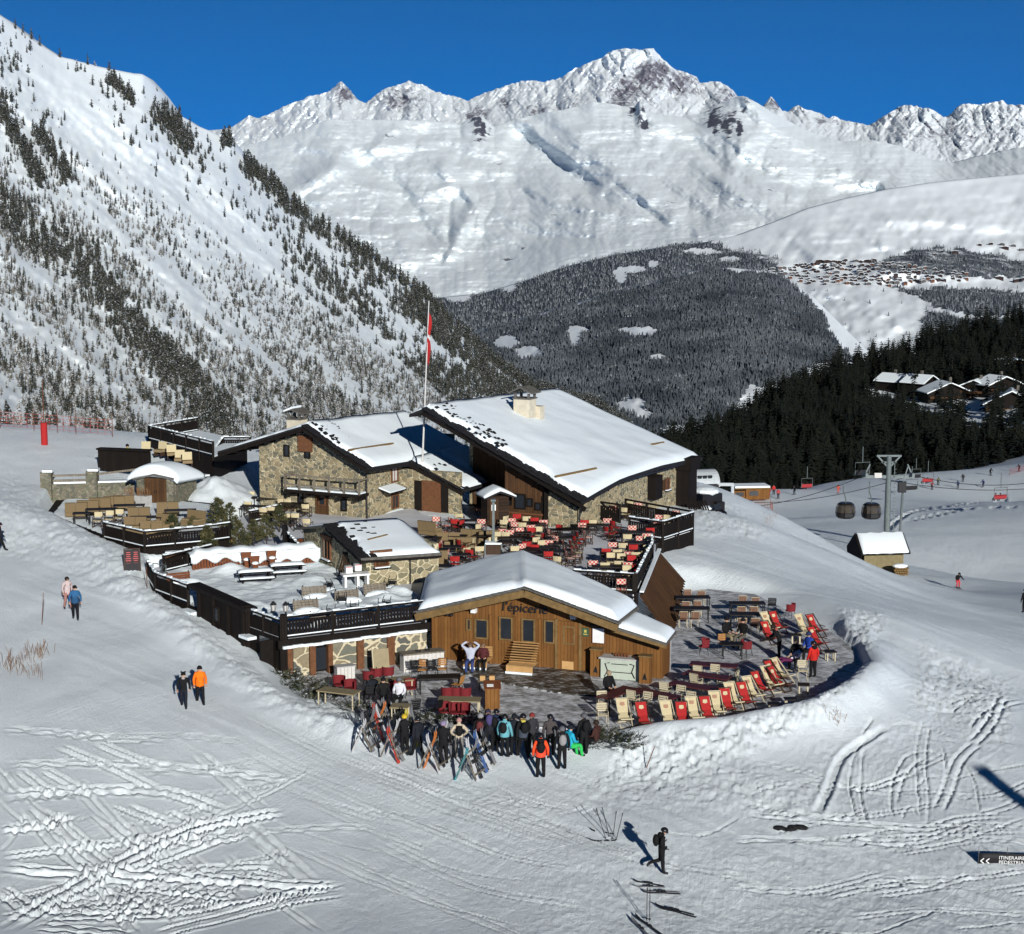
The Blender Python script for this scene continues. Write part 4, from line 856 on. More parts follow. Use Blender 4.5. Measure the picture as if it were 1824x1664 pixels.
# a shingled bay and a dark shaft on the far wall
c=B_.on(1170,893,0,.45); b=MB(); b.box((.3,c.y,.95),(.65,1.3,1.7)); b.prism([(-.02,c.y-.75,1.8),(.75,c.y-.75,1.75),(.4,c.y,2.3),(-.02,c.y,2.35)],(0,0,.04)); b.build('timber_bay','timber_dark',lodB)
c=B_.on(1224,860,0,.55); b=MB(); b.box((.5,c.y,.0),(1.0,1.7,4.6)); b.box((.55,c.y,2.0),(1.3,2.0,.9)); b.build('timber_shaft','timber_dark',lodB)
def chimney(par,p,sx,sy,h,cap_h,mat,two,zr,snowcap=False):
    b=MB(); b.box((p.x,p.y,p.z+h/2-.4),(sx,sy,h+.8)); 
    if two: b.box((p.x+sx*.25+.18,p.y+sy*.5+.3,p.z+h*.3-.4),(sx*.75,.75,h*.6+.8))
    c=b.build('chimney',mat,par)
    b=MB(); b.box((p.x,p.y,p.z+h+.04),(sx+.14,sy+.14,.09))
    for i in(-1,1):
        for j in(-1,1): b.box((p.x+i*(sx/2-.1),p.y+j*(sy/2-.1),p.z+h+.24),(.16,.16,.31))
    for s in(-1,1):
        b.prism([(p.x,p.y-sy/2-.22,p.z+h+.4+cap_h),(p.x+s*(sx/2+.28),p.y-sy/2-.22,p.z+h+.4),(p.x+s*(sx/2+.28),p.y+sy/2+.22,p.z+h+.4),(p.x,p.y+sy/2+.22,p.z+h+.4+cap_h)],(0,0,.09))
    b.build('chimney_cap','slate_pale',c)
    if snowcap:
        b=MB(); s=-1; b.prism([(p.x,p.y-sy/2-.1,p.z+h+.5+cap_h),(p.x+s*(sx/2+.2),p.y-sy/2-.1,p.z+h+.5),(p.x+s*(sx/2+.2),p.y+sy/2+.1,p.z+h+.5),(p.x,p.y+sy/2+.1,p.z+h+.5+cap_h)],(0,0,.14)); b.build('chimney_snow','loose_snow',c)
p=B_.roof(935,746,zB,-11,.5); chimney(lodB,p,1.25,1.15,1.45,.42,'render_cream',True,0)
b=MB()
for a,q in (((990,858),(1062,843)),((1160,800),(1182,796))):
    A1=B_.roof(*a,zB,-11,.7); A2=B_.roof(*q,zB,-11,.7); b.bar(A1+Vector((0,0,.34)),A2+Vector((0,0,.34)),.14,.12)
b.build('snow_guard_log','beam_honey',rB)
# ---------- the gabled lodge in front of it
A_F=Fr(-9.9,116.6,2.0,math.radians(-26.7))
lodA=thing('gabled_lodge','stone lodge with a timber balcony on its gable and a snowy roof','lodge',A_F.o,A_F.rz)
def PA(u,v):
    y=-1+u*14.2; rz_=6.1-.6*u; ez=3.5-.25*min(1,u/.38)
    return Vector((-4.35+5.15*v,y,rz_+(ez-rz_)*v-.06*math.sin(math.pi*v)))
rA=roof(lodA,PA,8,6,.2,.26,(.45,.15,0,.08),46,13,jag=.5)
def PA3(u,v):
    y=4.55+u*4.1; e=PA((y+1)/14.2,1.0); return Vector((.8+4.2*v,y,e.z+.012-(1.72)*v))
rA3=roof(lodA,PA3,6,5,.2,.26,(.25,.1,.0,.08),8,15,name='porch_roof')
def PA4(u,v):
    y=8.6+u*4.6; return Vector((.8+2.9*v,y,PA((y+1)/14.2,1.).z+.012-1.19*v))
roof(lodA,PA4,5,4,.2,.26,(.0,.1,.0,.05),0,16,name='porch_roof')
def PA2(u,v): return Vector((-4.35-7.15*v,-1+u*14.2,6.1-.6*u-2.2*v))
rA2=roof(lodA,PA2,6,5,.2,.22,(.5,.2,0,.3),0,14,name='rear_roof_slope')
for rr_,PP,n0 in ((rA,PA,5),(rA2,PA2,8),(rA3,PA3,5)):
    b=MB()
    for k in range(n0):
        p=PP(0,(k+.45)/n0); b.bar(p+Vector((0,.05,-.32)),p+Vector((0,1.5,-.32)),.18,.24)
    b.bar(PP(0,0)+Vector((0,.05,-.26)),PP(0,1)+Vector((0,.05,-.26)),.12,.26); b.build('rafter_ends','beam_dark',rr_)
b=MB(); gable(b,[(-8.7,-.8),(0,-.8),(0,3.65),(-4.35,5.85),(-8.7,4.5)],0,.4)
b.box((-.2,2.62,1.35),(.4,4.44,4.3)); b.box((2.35,4.85,1.0),(4.7,.35,3.4),mi=0); b.box((-8.5,7,1.7),(.4,13,5)); b.box((-4.3,13,1.7),(8,.3,5))
b.build('wall','stone_wall',lodA)
b=MB(); b.tube([(.12,-.12,3.4),(.12,-.12,-.2)],.055); b.bar((.82,-.9,3.28),(.82,4.4,3.0),.1,.1); b.build('gutter','iron',lodA)
window(lodA,A_F.on(702,845,0,0),('x',1),.8,1.0,'beam_rust',.09,'curtain',sill=False)
window(lodA,A_F.on(703,893,0,0),('x',1),.9,.9,'beam_rust',.09,sill=False)
c=A_F.on(700,872,0,.5); b=MB(); b.box((.45,c.y,c.z),(1.0,2.2,.08),ry=.28); b.build('awning','timber_dark',lodA); b=MB(); b.box((.45,c.y,c.z+.09),(.95,2.1,.10),ry=.28); b.build('awning_snow','roof_snow',lodA)
c=A_F.on(574,893,1,0); b=MB(); b.box((c.x,-.03,.62),(1.05,.1,1.9)); b.build('door','timber_brown',lodA)
window(lodA,A_F.on(574,888,1,-.1),('y',-1),.5,.9,'beam_rust',.06,sill=False,mull=0,name='door_window')
for px,py in ((511,803),(548,806),(536,885),(613,900)): window(lodA,A_F.on(px,py,1,0),('y',-1),.4,.75,'beam_dark',.07,sill=False,mull=0)
c=A_F.on(545,790,1,0); b=MB(); b.box((c.x,-.1,c.z),(1.1,.18,1.1)); b.build('carved_panel','beam_rust',lodA)
x0,x1=A_F.on(506,860,1,-1.15).x,A_F.on(641,876,1,-1.15).x; b=MB(); zz=1.55
b.box(((x0+x1)/2,-.6,zz),(x1-x0,1.2,.2)); 
for k in range(5): b.bar((x0+.3+k*(x1-x0-.6)/4,0,zz-.25),(x0+.3+k*(x1-x0-.6)/4,-1.2,zz-.2),.16,.2)
bal=b.build('balcony','beam_dark',lodA)
b=MB(); n=6
for k in range(n): xx=x0+.05+k*(x1-x0-.1)/(n-1); b.bar((xx,-1.14,zz+.1),(xx,-1.14,zz+1.15),.11)
for z in (.45,1.1): b.bar((x0,-1.14,zz+z),(x1,-1.14,zz+z),.08,.1)
for xx in(x0+.05,x1-.05): b.bar((xx,-1.1,zz+1.1),(xx,0,zz+1.1),.08,.1)
b.build('balcony_rail','timber_grey',bal); b=MB(); b.box(((x0+x1)/2,-.6,zz+.15),(x1-x0-.3,.9,.09)); b.build('balcony_snow','loose_snow',bal)
# porch: doorway of red timber, stone pier, dark recess
c=A_F.on(769,905,1,4.66); b=MB(); b.box((c.x,4.62,.9),(1.5,.08,2.2)); b.build('entrance_door','beam_rust',lodA)
b=MB(); b.box((c.x-1.0,4.64,.9),(.7,.06,2.1)); b.box((c.x+1.05,4.64,.9),(.55,.06,2.1)); b.build('entrance_recess','beam_dark',lodA)
zA=lambda x,y: PA2((y+1)/14.2,(-4.35-x)/7.15).z
p=Vector((-7.9,3.6,4.75)); chimney(lodA,p,1.1,1.0,1.15,.3,'render_cream',False,0,True)
zA1=lambda x,y: PA((y+1)/14.2,(x+4.35)/5.15).z
b=MB(); A1=A_F.roof(622,809,zA1,-4.3,.8); A2=A_F.roof(700,797,zA1,-4.3,.8); b.bar(A1+Vector((0,0,.28)),A2+Vector((0,0,.28)),.15,.12); b.build('snow_guard_log','beam_honey',rA)
# ---------- the little stone hut on the terrace
C_F=Fr(-8,93.9,2.0,math.atan2(-.88,.47))
hutC=thing('stone_hut','small stone hut with a snowy slate roof on the terrace','hut',C_F.o,C_F.rz)
def PC(u,v): return Vector((-4.7+5.15*v,-.5+u*4.9,2.75-.15*u-(1.05)*v))
def PC2(u,v): return Vector((-4.7-4.95*v,-.5+u*4.9,2.75-.15*u-.95*v))
rC=roof(hutC,PC,5,6,.14,.15,(.5,.1,0,.08),9,23,'slate_pale',jag=.3); rC2=roof(hutC,PC2,5,6,.14,.10,(.35,.1,0,.15),0,24,'slate_pale',name='rear_roof_slope')
b=MB(); b.bar(PC(0,0)+Vector((0,.05,-.22)),PC(0,1)+Vector((0,.05,-.22)),.12,.2); b.bar(PC(0,1)+Vector((-.1,.1,-.2)),PC(1,1)+Vector((-.1,0,-.2)),.1,.14); b.build('barge_board','beam_dark',rC)
b=MB(); gable(b,[(-9.4,-.6),(0,-.6),(0,1.65),(-4.7,2.6),(-9.4,1.7)],0,.4); b.box((-.2,2.4,.5),(.4,4.0,2.2)); b.box((-9.2,2.4,.5),(.4,4,2.3)); b.box((-4.6,4.3,.7),(9,.3,2.6)); b.build('wall','stone_hut',hutC)
window(hutC,C_F.on(584,978,1,0),('y',-1),1.0,1.15,'beam_rust',.1,'beam_dark',mull=1)
c=C_F.on(575,978,1,-.06); b=MB(); b.box((c.x,-.06,c.z),(.42,.05,1.05)); b.build('shutter','timber_grey',hutC)
window(hutC,C_F.on(679,996,0,0),('x',1),.8,.8,'beam_rust',.1,'timber_brown',mull=0)
for px,w_ in ((582,1.6),(622,1.2)): c=C_F.on(px,956 if px<600 else 975,1,-.03); b=MB(); b.box((c.x,-.05,c.z),(w_,.14,.16)); b.build('lintel','beam_rust',hutC)
c=C_F.on(679,982,0,.05); b=MB(); b.box((.05,c.y,c.z),(.14,1.3,.13)); b.build('lintel','beam_rust',hutC)
b=MB(); b.tube([(.1,2.6,1.5),(.1,2.6,-.1)],.04); b.build('downpipe','iron',hutC)
zC=lambda x,y: PC((y+.5)/4.9,(x+4.7)/5.15).z
b=MB(); b.bar(C_F.roof(655,967,zC,-4.6,.4)+Vector((0,0,.16)),C_F.roof(690,958,zC,-4.6,.4)+Vector((0,0,.16)),.12,.1); b.build('snow_guard_log','beam_honey',rC)
# ---------- the grocery cabin of honey timber
D_F=Fr(-4.06,85.9,0,math.radians(-19.5))
cab=thing('timber_cabin','honey coloured timber cabin with a thickly snowed roof and dark lettering','cabin',D_F.o,D_F.rz)
LE=[Vector((-.35,-1.2,2.62)),Vector((-2.7,5.6,2.85))]; RI=[Vector((5.4,-1.2,4.25)),Vector((2.3,7.4,4.3))]; RE=[Vector((10.1,-1.15,2.88)),Vector((10.1,2.7,2.85))]
def PD1(u,v): a=RI[0].lerp(RI[1],u); c=LE[0].lerp(LE[1],u); return a.lerp(c,v)
def PD2(u,v): a=RI[0].lerp(RI[1],u); c=RE[0].lerp(RE[1],u); return a.lerp(c,v)
b=MB()
for PP in (PD1,PD2): b.sheet([[PP(i/4,j/6) for j in range(7)] for i in range(5)],.16)
rD=b.build('roof','slate_pale',cab)
# one deep rounded blanket of snow over both slopes
def snowD(u,s):
    p=PD1(u,-s) if s<0 else PD2(u,s); return p
NU,NS=34,60; rows=[]
for i in range(NU+1):
    rw=[]
    for j in range(NS+1):
        s=-1+2*j/NS; u=(.012+.985*i/NU); p=snowD(u,s*.985)
        e=min(1,min(i/NU*8.5/.7,(1-i/NU)*8.5/1.6,(1-abs(s))*5.5/.6)); t=.42*(1-(1-e)**2.4)*(1-.35*math.exp(-(s/.22)**2)*1.0)*(1+.16*float(fbm(u*4,s*3,3,77)))
        t+=-.10*math.exp(-((s+.06)/.035)**2)*math.exp(-(u/.35)**2)
        rw.append(p+Vector((0,0,.02+t)))
    rows.append(rw)
b=MB(); b.sheet(rows,.3); b.build('snow_cover','roof_snow',rD,smooth=True)
b=MB(); rn=random.Random(3)
for PP,n in ((PD1,17),(PD2,15)):
    for k in range(n):
        p=PP(0,(k+.5)/n); q=PP(0,(k+.7)/n); d=(q-p).normalized(); b.bar(p-d*.24+Vector((0,-.10,.03)),p+d*.24+Vector((0,-.10,.05)),rn.uniform(.25,.36),.05)
b.build('roof_tiles','slate_pale',rD)
def PE(u,v): return Vector((9.8,-1.0,2.62)).lerp(Vector((12.45,-.95,2.0)),v)+u*(Vector((0,3.6,.0)).lerp(Vector((-.1,2.3,.1)),v))
rE=roof(cab,PE,4,4,.12,.22,(.15,.1,.05,.05),0,31,'slate_pale',name='lean_to_roof')
b=MB(); b.bar(PD1(0,0)+Vector((0,-.02,-.26)),PD1(0,1)+Vector((0,-.02,-.26)),.22,.34); b.bar(PD2(0,0)+Vector((0,-.02,-.26)),PD2(0,1)+Vector((0,-.02,-.26)),.22,.34); b.bar(PE(0,0)+Vector((0,.05,-.18)),PE(0,1)+Vector((0,.05,-.18)),.1,.16)
for x,z in ((.4,2.45),(2.6,3.05),(7.8,3.1),(9.6,2.6)): b.bar((x,-1.05,z),(x,0,z),.2,.22)
b.build('barge_board','beam_honey',rD)
b=MB(); gable(b,[(0,0),(12.0,0),(12.0,2.0),(9.9,2.5),(9.9,2.68),(5.4,3.98),(0,2.5)],0,.2); b.prism([(0,.2,0),(-2.2,5.6,0),(-2.2,5.6,2.6),(0,.2,2.45)],(.2,0,0)); b.prism([(12,.2,0),(12,1.5,0),(12,1.5,1.95),(12,.2,1.95)],(-.2,0,0)); b.build('wall','timber_honey',cab)
Z5=lambda x,y:(720+x/3.508,960+y/3.508)
def dwin(x0,y0,x1,y1,name='window',fr='beam_honey'):
    a=D_F.on(*Z5(x0,y0),1,0); c=D_F.on(*Z5(x1,y1),1,0); return window(cab,((a.x+c.x)/2,0,(a.z+c.z)/2),('y',-1),abs(c.x-a.x),abs(a.z-c.z),fr,.08,sill=False,mull=0,name=name)
for q in ((395,500,418,568),(447,500,524,622),(600,488,676,630),(740,498,816,645),(880,508,938,650)): dwin(*q)
a=D_F.on(*Z5(962,510),1,0); c=D_F.on(*Z5(1096,772),1,0); b=MB(); b.box(((a.x+c.x)/2,-.03,a.z/2),(c.x-a.x,.1,a.z)); dr=b.build('door','timber_honey',cab)
for s in (a.x-.06,c.x+.06): b=MB(); b.box((s,-.05,a.z/2+.05),(.12,.14,a.z+.1)); b.build('door_jamb','beam_honey',cab)
f=dwin(1000,545,1066,656,'door_window')
a=D_F.on(*Z5(1010,740),1,-.1); b=MB(); b.box((a.x+.1,-.1,.28),(.6,.05,.4)); b.build('door_kick_panel','pallet_wood',cab)
for px in (330,540,690,850,950): b=MB(); a=D_F.on(*Z5(px,620),1,-.03); b.box((a.x,-.04,1.25),(.16,.08,2.5)); b.build('wall_batten','timber_honey',cab)
for px,py in ((436,440),(1058,478)):
    a=D_F.on(*Z5(px,py),1,-.15); b=MB(); b.box((a.x,-.17,a.z),(.26,.26,.34)); b.build('floodlight','white_paint',cab)
for px,py in ((290,470),(1190,535)):
    a=D_F.on(*Z5(px,py),1,-.1); b=MB(); b.tube([(a.x-.18,-.05,a.z+.1),(a.x-.1,-.25,a.z+.2),(a.x,-.3,a.z),(a.x+.1,-.25,a.z+.2),(a.x+.2,-.05,a.z+.1)],.03); b.ball((a.x-.1,-.28,a.z),.1,8,5,0,(1,1,.7)); b.ball((a.x+.12,-.28,a.z),.1,8,5,0,(1,1,.7)); b.build('wall_lamp','iron',cab)
def text(s,name,mat,size,parent,loc,rot=(math.pi/2,0,0),ext=.02,shear=0,align='CENTER',sp=1.):
    cu=bpy.data.curves.new(name,'FONT'); cu.body=s; cu.size=size; cu.extrude=ext; cu.align_x=align; cu.shear=shear; cu.space_character=sp; cu.resolution_u=3
    o=bpy.data.objects.new(name,cu); COL.objects.link(o); cu.materials.append(M[mat]); o.location=loc; o.rotation_euler=rot
    me=bpy.data.meshes.new_from_object(o.evaluated_get(bpy.context.evaluated_depsgraph_get())); bpy.data.objects.remove(o)
    o=bpy.data.objects.new(name,me); COL.objects.link(o); o.location=loc; o.rotation_euler=rot; me.materials.clear(); me.materials.append(M[mat])
    if parent is not None: o.parent=parent; s_children(parent,o)
    return o
a=D_F.on(*Z5(752,402),1,-.09); text('l\u2019épicerie','lettering','iron',.66,cab,(a.x,-.09,a.z-.46),shear=.12,ext=.03)
a=D_F.on(*Z5(1216,603),1,0); nb=MB(); nb.box((a.x,-.05,a.z),(.62,.05,.72)); nbo=thing('notice_board','white framed menu notice on the honey timber wall beside the cabin door','notice',D_F.w(a.x,0,a.z),D_F.rz)
b=MB(); b.box((0,-.055,0),(.6,.05,.72)); b.build('board','white_paint',nbo); b=MB()
for s in(-1,1): b.box((s*.31,-.05,0),(.04,.07,.8)); b.box((0,-.05,s*.38),(.58,.07,.04))
b.build('frame','beam_rust',nbo)
a=D_F.on(*Z5(1134,582),1,0); gs=thing('wall_sign','small dark green sign with a yellow emblem by the cabin door','sign',D_F.w(a.x,0,a.z),D_F.rz); plain('sign_green',(.05,.09,.05),.6,.2,3); plain('sign_yellow',(.5,.42,.1),.6,.2,3)
b=MB(); b.box((0,-.04,0),(.34,.04,.42)); b.build('plate','sign_green',gs); b=MB(); b.box((0,-.065,.05),(.12,.01,.14)); b.box((0,-.065,-.1),(.2,.01,.05)); b.build('emblem','sign_yellow',gs)
# ---------- upper terrace block with its stone front and dark timber flank
def deckmesh(P,z,th,name,mat,par=None):
    b=MB(); b.prism([(x,y,z-th) for x,y in P],(0,0,th)); return b.build(name,mat,par,world=True) if par else b.build(name,mat)
ter=thing('raised_terrace','raised terrace block with stone front wall and dark timber flank below its railing','terrace',(-11,82,0))
deckmesh([( -19.15,92.25),(-10.95,82.1),(-4.3,85.75),(-4.65,92.1),(.5,92.7),(3.6,93.5),(6.6,92.5),(8.4,101.9),(9.1,108.2),(11.6,111.6),(8,117),(4.3,112.3),(-6,117.6),(-7,121),(-9.9,116.5),(-17.5,121),(-20,113),(-20.4,104),(-18.6,101.5),(-21,99.5)],1.9,.35,'deck','packed_snow',ter)
FA=Fr(-11,82,0,math.atan2(3.7,6.8)); LEN=7.6
b=MB()
for x0,x1 in ((.45,1.25),(2.5,3.75),(4.15,5.4),(5.85,LEN)): b.box(((x0+x1)/2,.16,.55),(x1-x0,.4,2.1))
b.build('stone_pier','stone_big',ter); 
for o in KIDS[ter.name][-1:]: o.location=(0,0,0); o.rotation_euler=(0,0,FA.rz)
def fb(name,mat,fn):
    b=MB(); fn(b); o=b.build(name,mat,ter); o.rotation_euler=(0,0,FA.rz); return o
fb('back_boarding','beam_dark',lambda b:b.box((LEN/2,.5,.55),(LEN,.1,2.1)))
for x,w_ in ((.2,.34),(1.42,.3),(2.35,.24),(3.95,.36),(5.6,.4)): fb('timber_post','beam_rust',lambda b:b.box((x,.0,.55),(w_,.3,2.1)))
fb('shop_window','glass_dark',lambda b:b.box((1.9,.2,.7),(.75,.06,1.1)))
fb('fascia','timber_dark',lambda b:b.box((LEN/2-.1,-.12,1.72),(LEN+.5,.16,.42)))
fb('fascia_snow','loose_snow',lambda b:[b.box((k*.51+.1,-.24-.02*math.sin(k*2.1),1.58+.02*math.sin(k*1.7)),(.53,.2,.12)) for k in range(15)])
FL=Fr(-11,82,0,math.atan2(10.3,-8.2)); L2_=13.16
def fl(name,mat,fn):
    b=MB(); fn(b); o=b.build(name,mat,ter); o.rotation_euler=(0,0,FL.rz); return o
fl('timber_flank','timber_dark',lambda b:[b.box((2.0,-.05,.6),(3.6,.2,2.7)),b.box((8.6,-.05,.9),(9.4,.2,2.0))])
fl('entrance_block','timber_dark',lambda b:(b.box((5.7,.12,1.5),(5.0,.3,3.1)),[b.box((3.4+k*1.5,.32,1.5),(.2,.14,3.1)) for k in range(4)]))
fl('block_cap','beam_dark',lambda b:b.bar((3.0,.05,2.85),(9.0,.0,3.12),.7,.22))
for x,z,w_,h_ in ((6.2,2.1,.7,.75),(6.2,.95,.7,1.0),(9.6,1.1,1.1,.6)):
    b=MB(); b.box((x,.29,z),(w_,.06,h_)); o=b.build('window','glass_dark',ter); o.rotation_euler=(0,0,FL.rz)
    b=MB(); [b.box((x+s*w_/2,.31,z),(.07,.1,h_)) for s in(-1,1)]; [b.box((x,.31,z+s*h_/2),(w_+.07,.1,.07)) for s in(-1,1)]; o2=b.build('frame','beam_dark',o)
fl('doorway','glass_dark',lambda b:b.box((1.7,.08,.9),(.9,.06,1.7)))
fl('door_leaf','beam_dark',lambda b:b.box((1.0,.35,.85),(.1,.8,1.8)))
fl('roof_ledge','loose_snow',lambda b:(b.box((2.9,.35,1.55),(.9,.5,.14)),b.box((8.9,.35,1.75),(1.2,.45,.14)),b.box((11.2,.28,1.05),(1.6,.4,.12))))
# ---------- blankets of snow lying on the decks
def blanket(name,P,z,amp,seed,st=.22,lumps=()):
    xs=np.arange(min(p[0] for p in P),max(p[0] for p in P)+st,st); yy=np.arange(min(p[1] for p in P),max(p[1] for p in P)+st,st)
    X,Y=np.meshgrid(xs,yy); d=-poly_d(X,Y,P); Z=z-.1+sst(0,.35,d)*(.1+amp*(1+.8*fbm(X*.7,Y*.5,4,seed)+.3*fbm(X*3,Y*2.5,3,seed+1)))
    for a,b_,h,r in lumps: Z=Z+h*np.exp(-((X-a)**2+(Y-b_)**2)/r**2)*(d>0)
    Fq=gridfaces(len(yy),len(xs)); k=(d.ravel()[Fq]>-.02).all(1); o=npmesh(name,np.stack([X,Y,Z],-1).reshape(-1,3),Fq[k],M['loose_snow']); o['kind']='structure'; return o
lu=[]
for px,py,h,r in ((430,1085,.25,1.2),(560,1035,.2,.9),(600,1060,.25,.8),(655,1085,.3,.7),(560,1105,.25,.6),(640,1030,.2,.8),(720,1050,.4,.8),(690,1065,.25,.6),(410,1020,.4,.8),(340,1040,.2,.6)):
    p=atz(px,py,2.1); lu.append((p.x,p.y,h,r))
blanket('terrace_snow',[(-18.9,92.2),(-10.9,82.4),(-4.55,85.85),(-4.95,92),(-7.4,93.4),(-11.6,101.9),(-18.3,101),(-20.6,99.4)],1.96,.2,300,.18,lu)
blanket('side_terrace_snow',[(-31,118.5),(-30.2,112),(-24.3,103.5),(-21.4,100.7),(-18.6,102.2),(-17.8,108),(-20.2,116.2),(-24,118.7)],2.92,.05,310)
deckmesh([(x+.06*(1 if x<-25 else -1),y) for x,y in LDECK],2.9,.5,'side_terrace_deck','timber_dark')['kind']='structure'
deckmesh(TERR,-.01,.02,'front_terrace','slush')['kind']='structure'
wp=thing('wooden_platform','dark wet boarded platform in front of the cabin door','platform',(0,0,0))
P1=[tuple(atz(*q,0).xy) for q in ((800,1192),(1042,1184),(1064,1241),(985,1234),(870,1213))]; P2=[tuple(atz(*q,0).xy) for q in ((866,1216),(985,1237),(1064,1244),(1078,1302),(892,1294))]
deckmesh(P1,.055,.07,'dark_boards','slush_dark',wp); deckmesh(P2,.04,.055,'grey_boards','slush',wp)
# ---------- railings
def railing(label,pts,z,h=1.05,fas=.0,snow=True,mat='timber_dark',posts=True,style='board',name='wooden_railing',group=None,zs=None,cap='loose_snow'):
    pts=[Vector((p[0],p[1],(zs[i] if zs else z))) for i,p in enumerate(pts)]; r=thing(name,label,'railing',pts[0],0,group); o=pts[0]
    bp=MB(); bh=MB(); bs=MB()
    for a,c in zip(pts[:-1],pts[1:]):
        a=a-o; c=c-o; d=(c-a); L=d.length; d.normalize(); rz=math.atan2(d.y,d.x); n=max(2,int(L/.165))
        for k in range(n):
            p=a+d*((k+.5)*L/n); sl=d.z
            if style=='board':
                bp.box(p+Vector((0,0,h*.44)),(.125,.03,h*.62),rz)
            else: bp.box(p+Vector((0,0,h*.5)),(.04,.04,h*.8),rz)
        for t,w_ in ((.1,.09),(.78,.09)): bp.bar(a+Vector((0,0,h*t)),c+Vector((0,0,h*t)),.07,w_)
        if fas: bp.bar(a+Vector((0,0,-fas/2)),c+Vector((0,0,-fas/2)),.07,fas)
        bh.bar(a+Vector((0,0,h)),c+Vector((0,0,h)),.16,.1)
        if snow:
            m_=max(3,int(L/.35))
            for k in range(m_):
                p=a+d*(k*L/m_); q=a+d*((k+1.05)*L/m_); w_=.13+.04*math.sin(k*1.9); t=.05+.035*math.sin(k*2.7+1)
                bs.bar(p+Vector((0,0,h+.05+t/2)),q+Vector((0,0,h+.05+t/2)),w_,t)
            bs.bar(a+Vector((0,0,h*.14+.03)),c+Vector((0,0,h*.14+.03)),.1,.05)
    bp.build('panel',mat,r); bh.build('handrail','beam_dark',r)
    if snow: bs.build('snow_cap',cap,r)
    if posts:
        for a,c in zip(pts[:-1],pts[1:]):
            L=(c-a).length; n=max(1,round(L/2.2))
            for k in range(n+1 if c is pts[-1] else n):
                p=a+(c-a)*(k/n)-o; b=MB(); b.box(p+Vector((0,0,(h-fas)/2)),(.15,.15,h+fas+.12)); b.build('post','beam_dark',r)
    return r
railing('dark board railing with snowy rail along the terrace above the stone front',[(-10.95,82.0),(-4.45,85.55)],1.92,1.1,.1,group=None)
railing('dark board railing on the timber flank beside the lantern post',[(-11.1,82.15),(-13.3,84.9)],1.75,1.05,.3)
railing('dark board railing with snowy rail nearest the snow path bend',[(-17.0,89.55),(-19.3,92.4),(-20.3,95.2)],1.95,1.05,.3,zs=[1.95,2.0,2.1])
railing('dark railing around the side terrace with tan sofas',[(-24.6,103.4),(-21.5,100.25),(-18.3,101.95)],2.9,1.0,.75)
railing('dark low railing behind the small pines in planters',[(-18.3,102.1),(-17.0,103.2)],2.9,1.0,.75)
railing('tall dark panel railing at the outer corner of the main terrace',[(7.5,109.6),(9.5,107.9),(11.75,111.4)],1.95,1.2,1.15)
railing('dark cut-out railing against the big lodge at the terrace end',[(7.7,116.5),(11.6,111.7)],1.95,1.25,.2,snow=False)
railing('dark board screen standing beside the big lodge corner',[tuple(atz(1057,925,1.9).xy),tuple(atz(1104,932,1.9).xy)],1.9,1.25,0,snow=False)
railing('snow topped railing down the side of the main terrace above the slatted screen',[(8.5,104.2),(8.35,101.8),(7.6,97.6),(6.75,92.6)],1.9,1.05,.2)
railing('dark double railing at the near edge of the main terrace behind the cabin roof',[(3.4,93.6),(6.6,92.6)],1.9,1.05,.2,snow=True)
railing('dark rail of the lower flight beside the cabin roof',[(4.3,92.6),(6.7,91.6)],1.1,1.0,.2,snow=False)
UD=[tuple(atz(*q,4.9).xy) for q in ((266,785),(380,815),(440,790),(352,770))]
ud=thing('upper_platform','raised wooden platform with dark railings at the far back of the terraces','platform',(UD[0][0],UD[0][1],3))
deckmesh(UD,4.95,1.6,'deck','timber_dark',ud); deckmesh([(x*.995,y) for x,y in UD],5.05,.12,'snow_cover','loose_snow',ud)
railing('dark long railing on the near side of the far raised platform',[UD[0],UD[1]],4.95,1.1,.5)
railing('dark railing on the far side of the raised platform',[UD[0],UD[3]],4.95,1.1,.2)
railing('dark stair railing climbing to the raised platform beside the snow heap',[tuple(atz(362,850,3.2).xy),tuple(atz(398,800,4.6).xy),tuple(atz(446,800,4.6).xy)],3.2,1.0,.0,zs=[3.1,4.5,4.5])
railing('dark railing at the end of the snowy terrace beside the stone hut',[tuple(atz(513,980,2.0).xy),tuple(atz(535,1005,2.0).xy)],1.95,1.1,0)
railing('dark rail behind the red benches at the terrace entrance',[tuple(atz(292,1020,2.1).xy),tuple(atz(376,1000,2.1).xy)],2.1,.95,0)
railing('dark railing round the cream chairs platform behind the pines',[tuple(atz(445,930,2.0).xy),tuple(atz(500,918,2.0).xy)],1.95,.75,.1)
# slatted retaining screen leaning on the terrace side
sc_=thing('slatted_screen','brown slatted timber screen leaning against the side of the main terrace','screen',(7,93,0))
b=MB(); N_=22
for k in range(N_):
    t=k/(N_-1); a=Vector((6.95,92.0,1.9)).lerp(Vector((8.75,102.2,2.3)),t); c=Vector((8.6,90.6,-.25)).lerp(Vector((10.2,101.0,.75)),t); b.bar(a,c,.30,.05,up=(.5,-.1,1))
b.build('slats','timber_brown',sc_,world=True); b=MB(); b.bar((6.98,92.0,2.0),(8.78,102.2,2.4),.14,.14); b.build('top_rail','beam_dark',sc_,world=True)
b=MB(); b.bar((7.0,92.0,2.11),(8.8,102.2,2.5),.22,.09); b.build('snow_cap','loose_snow',sc_,world=True)
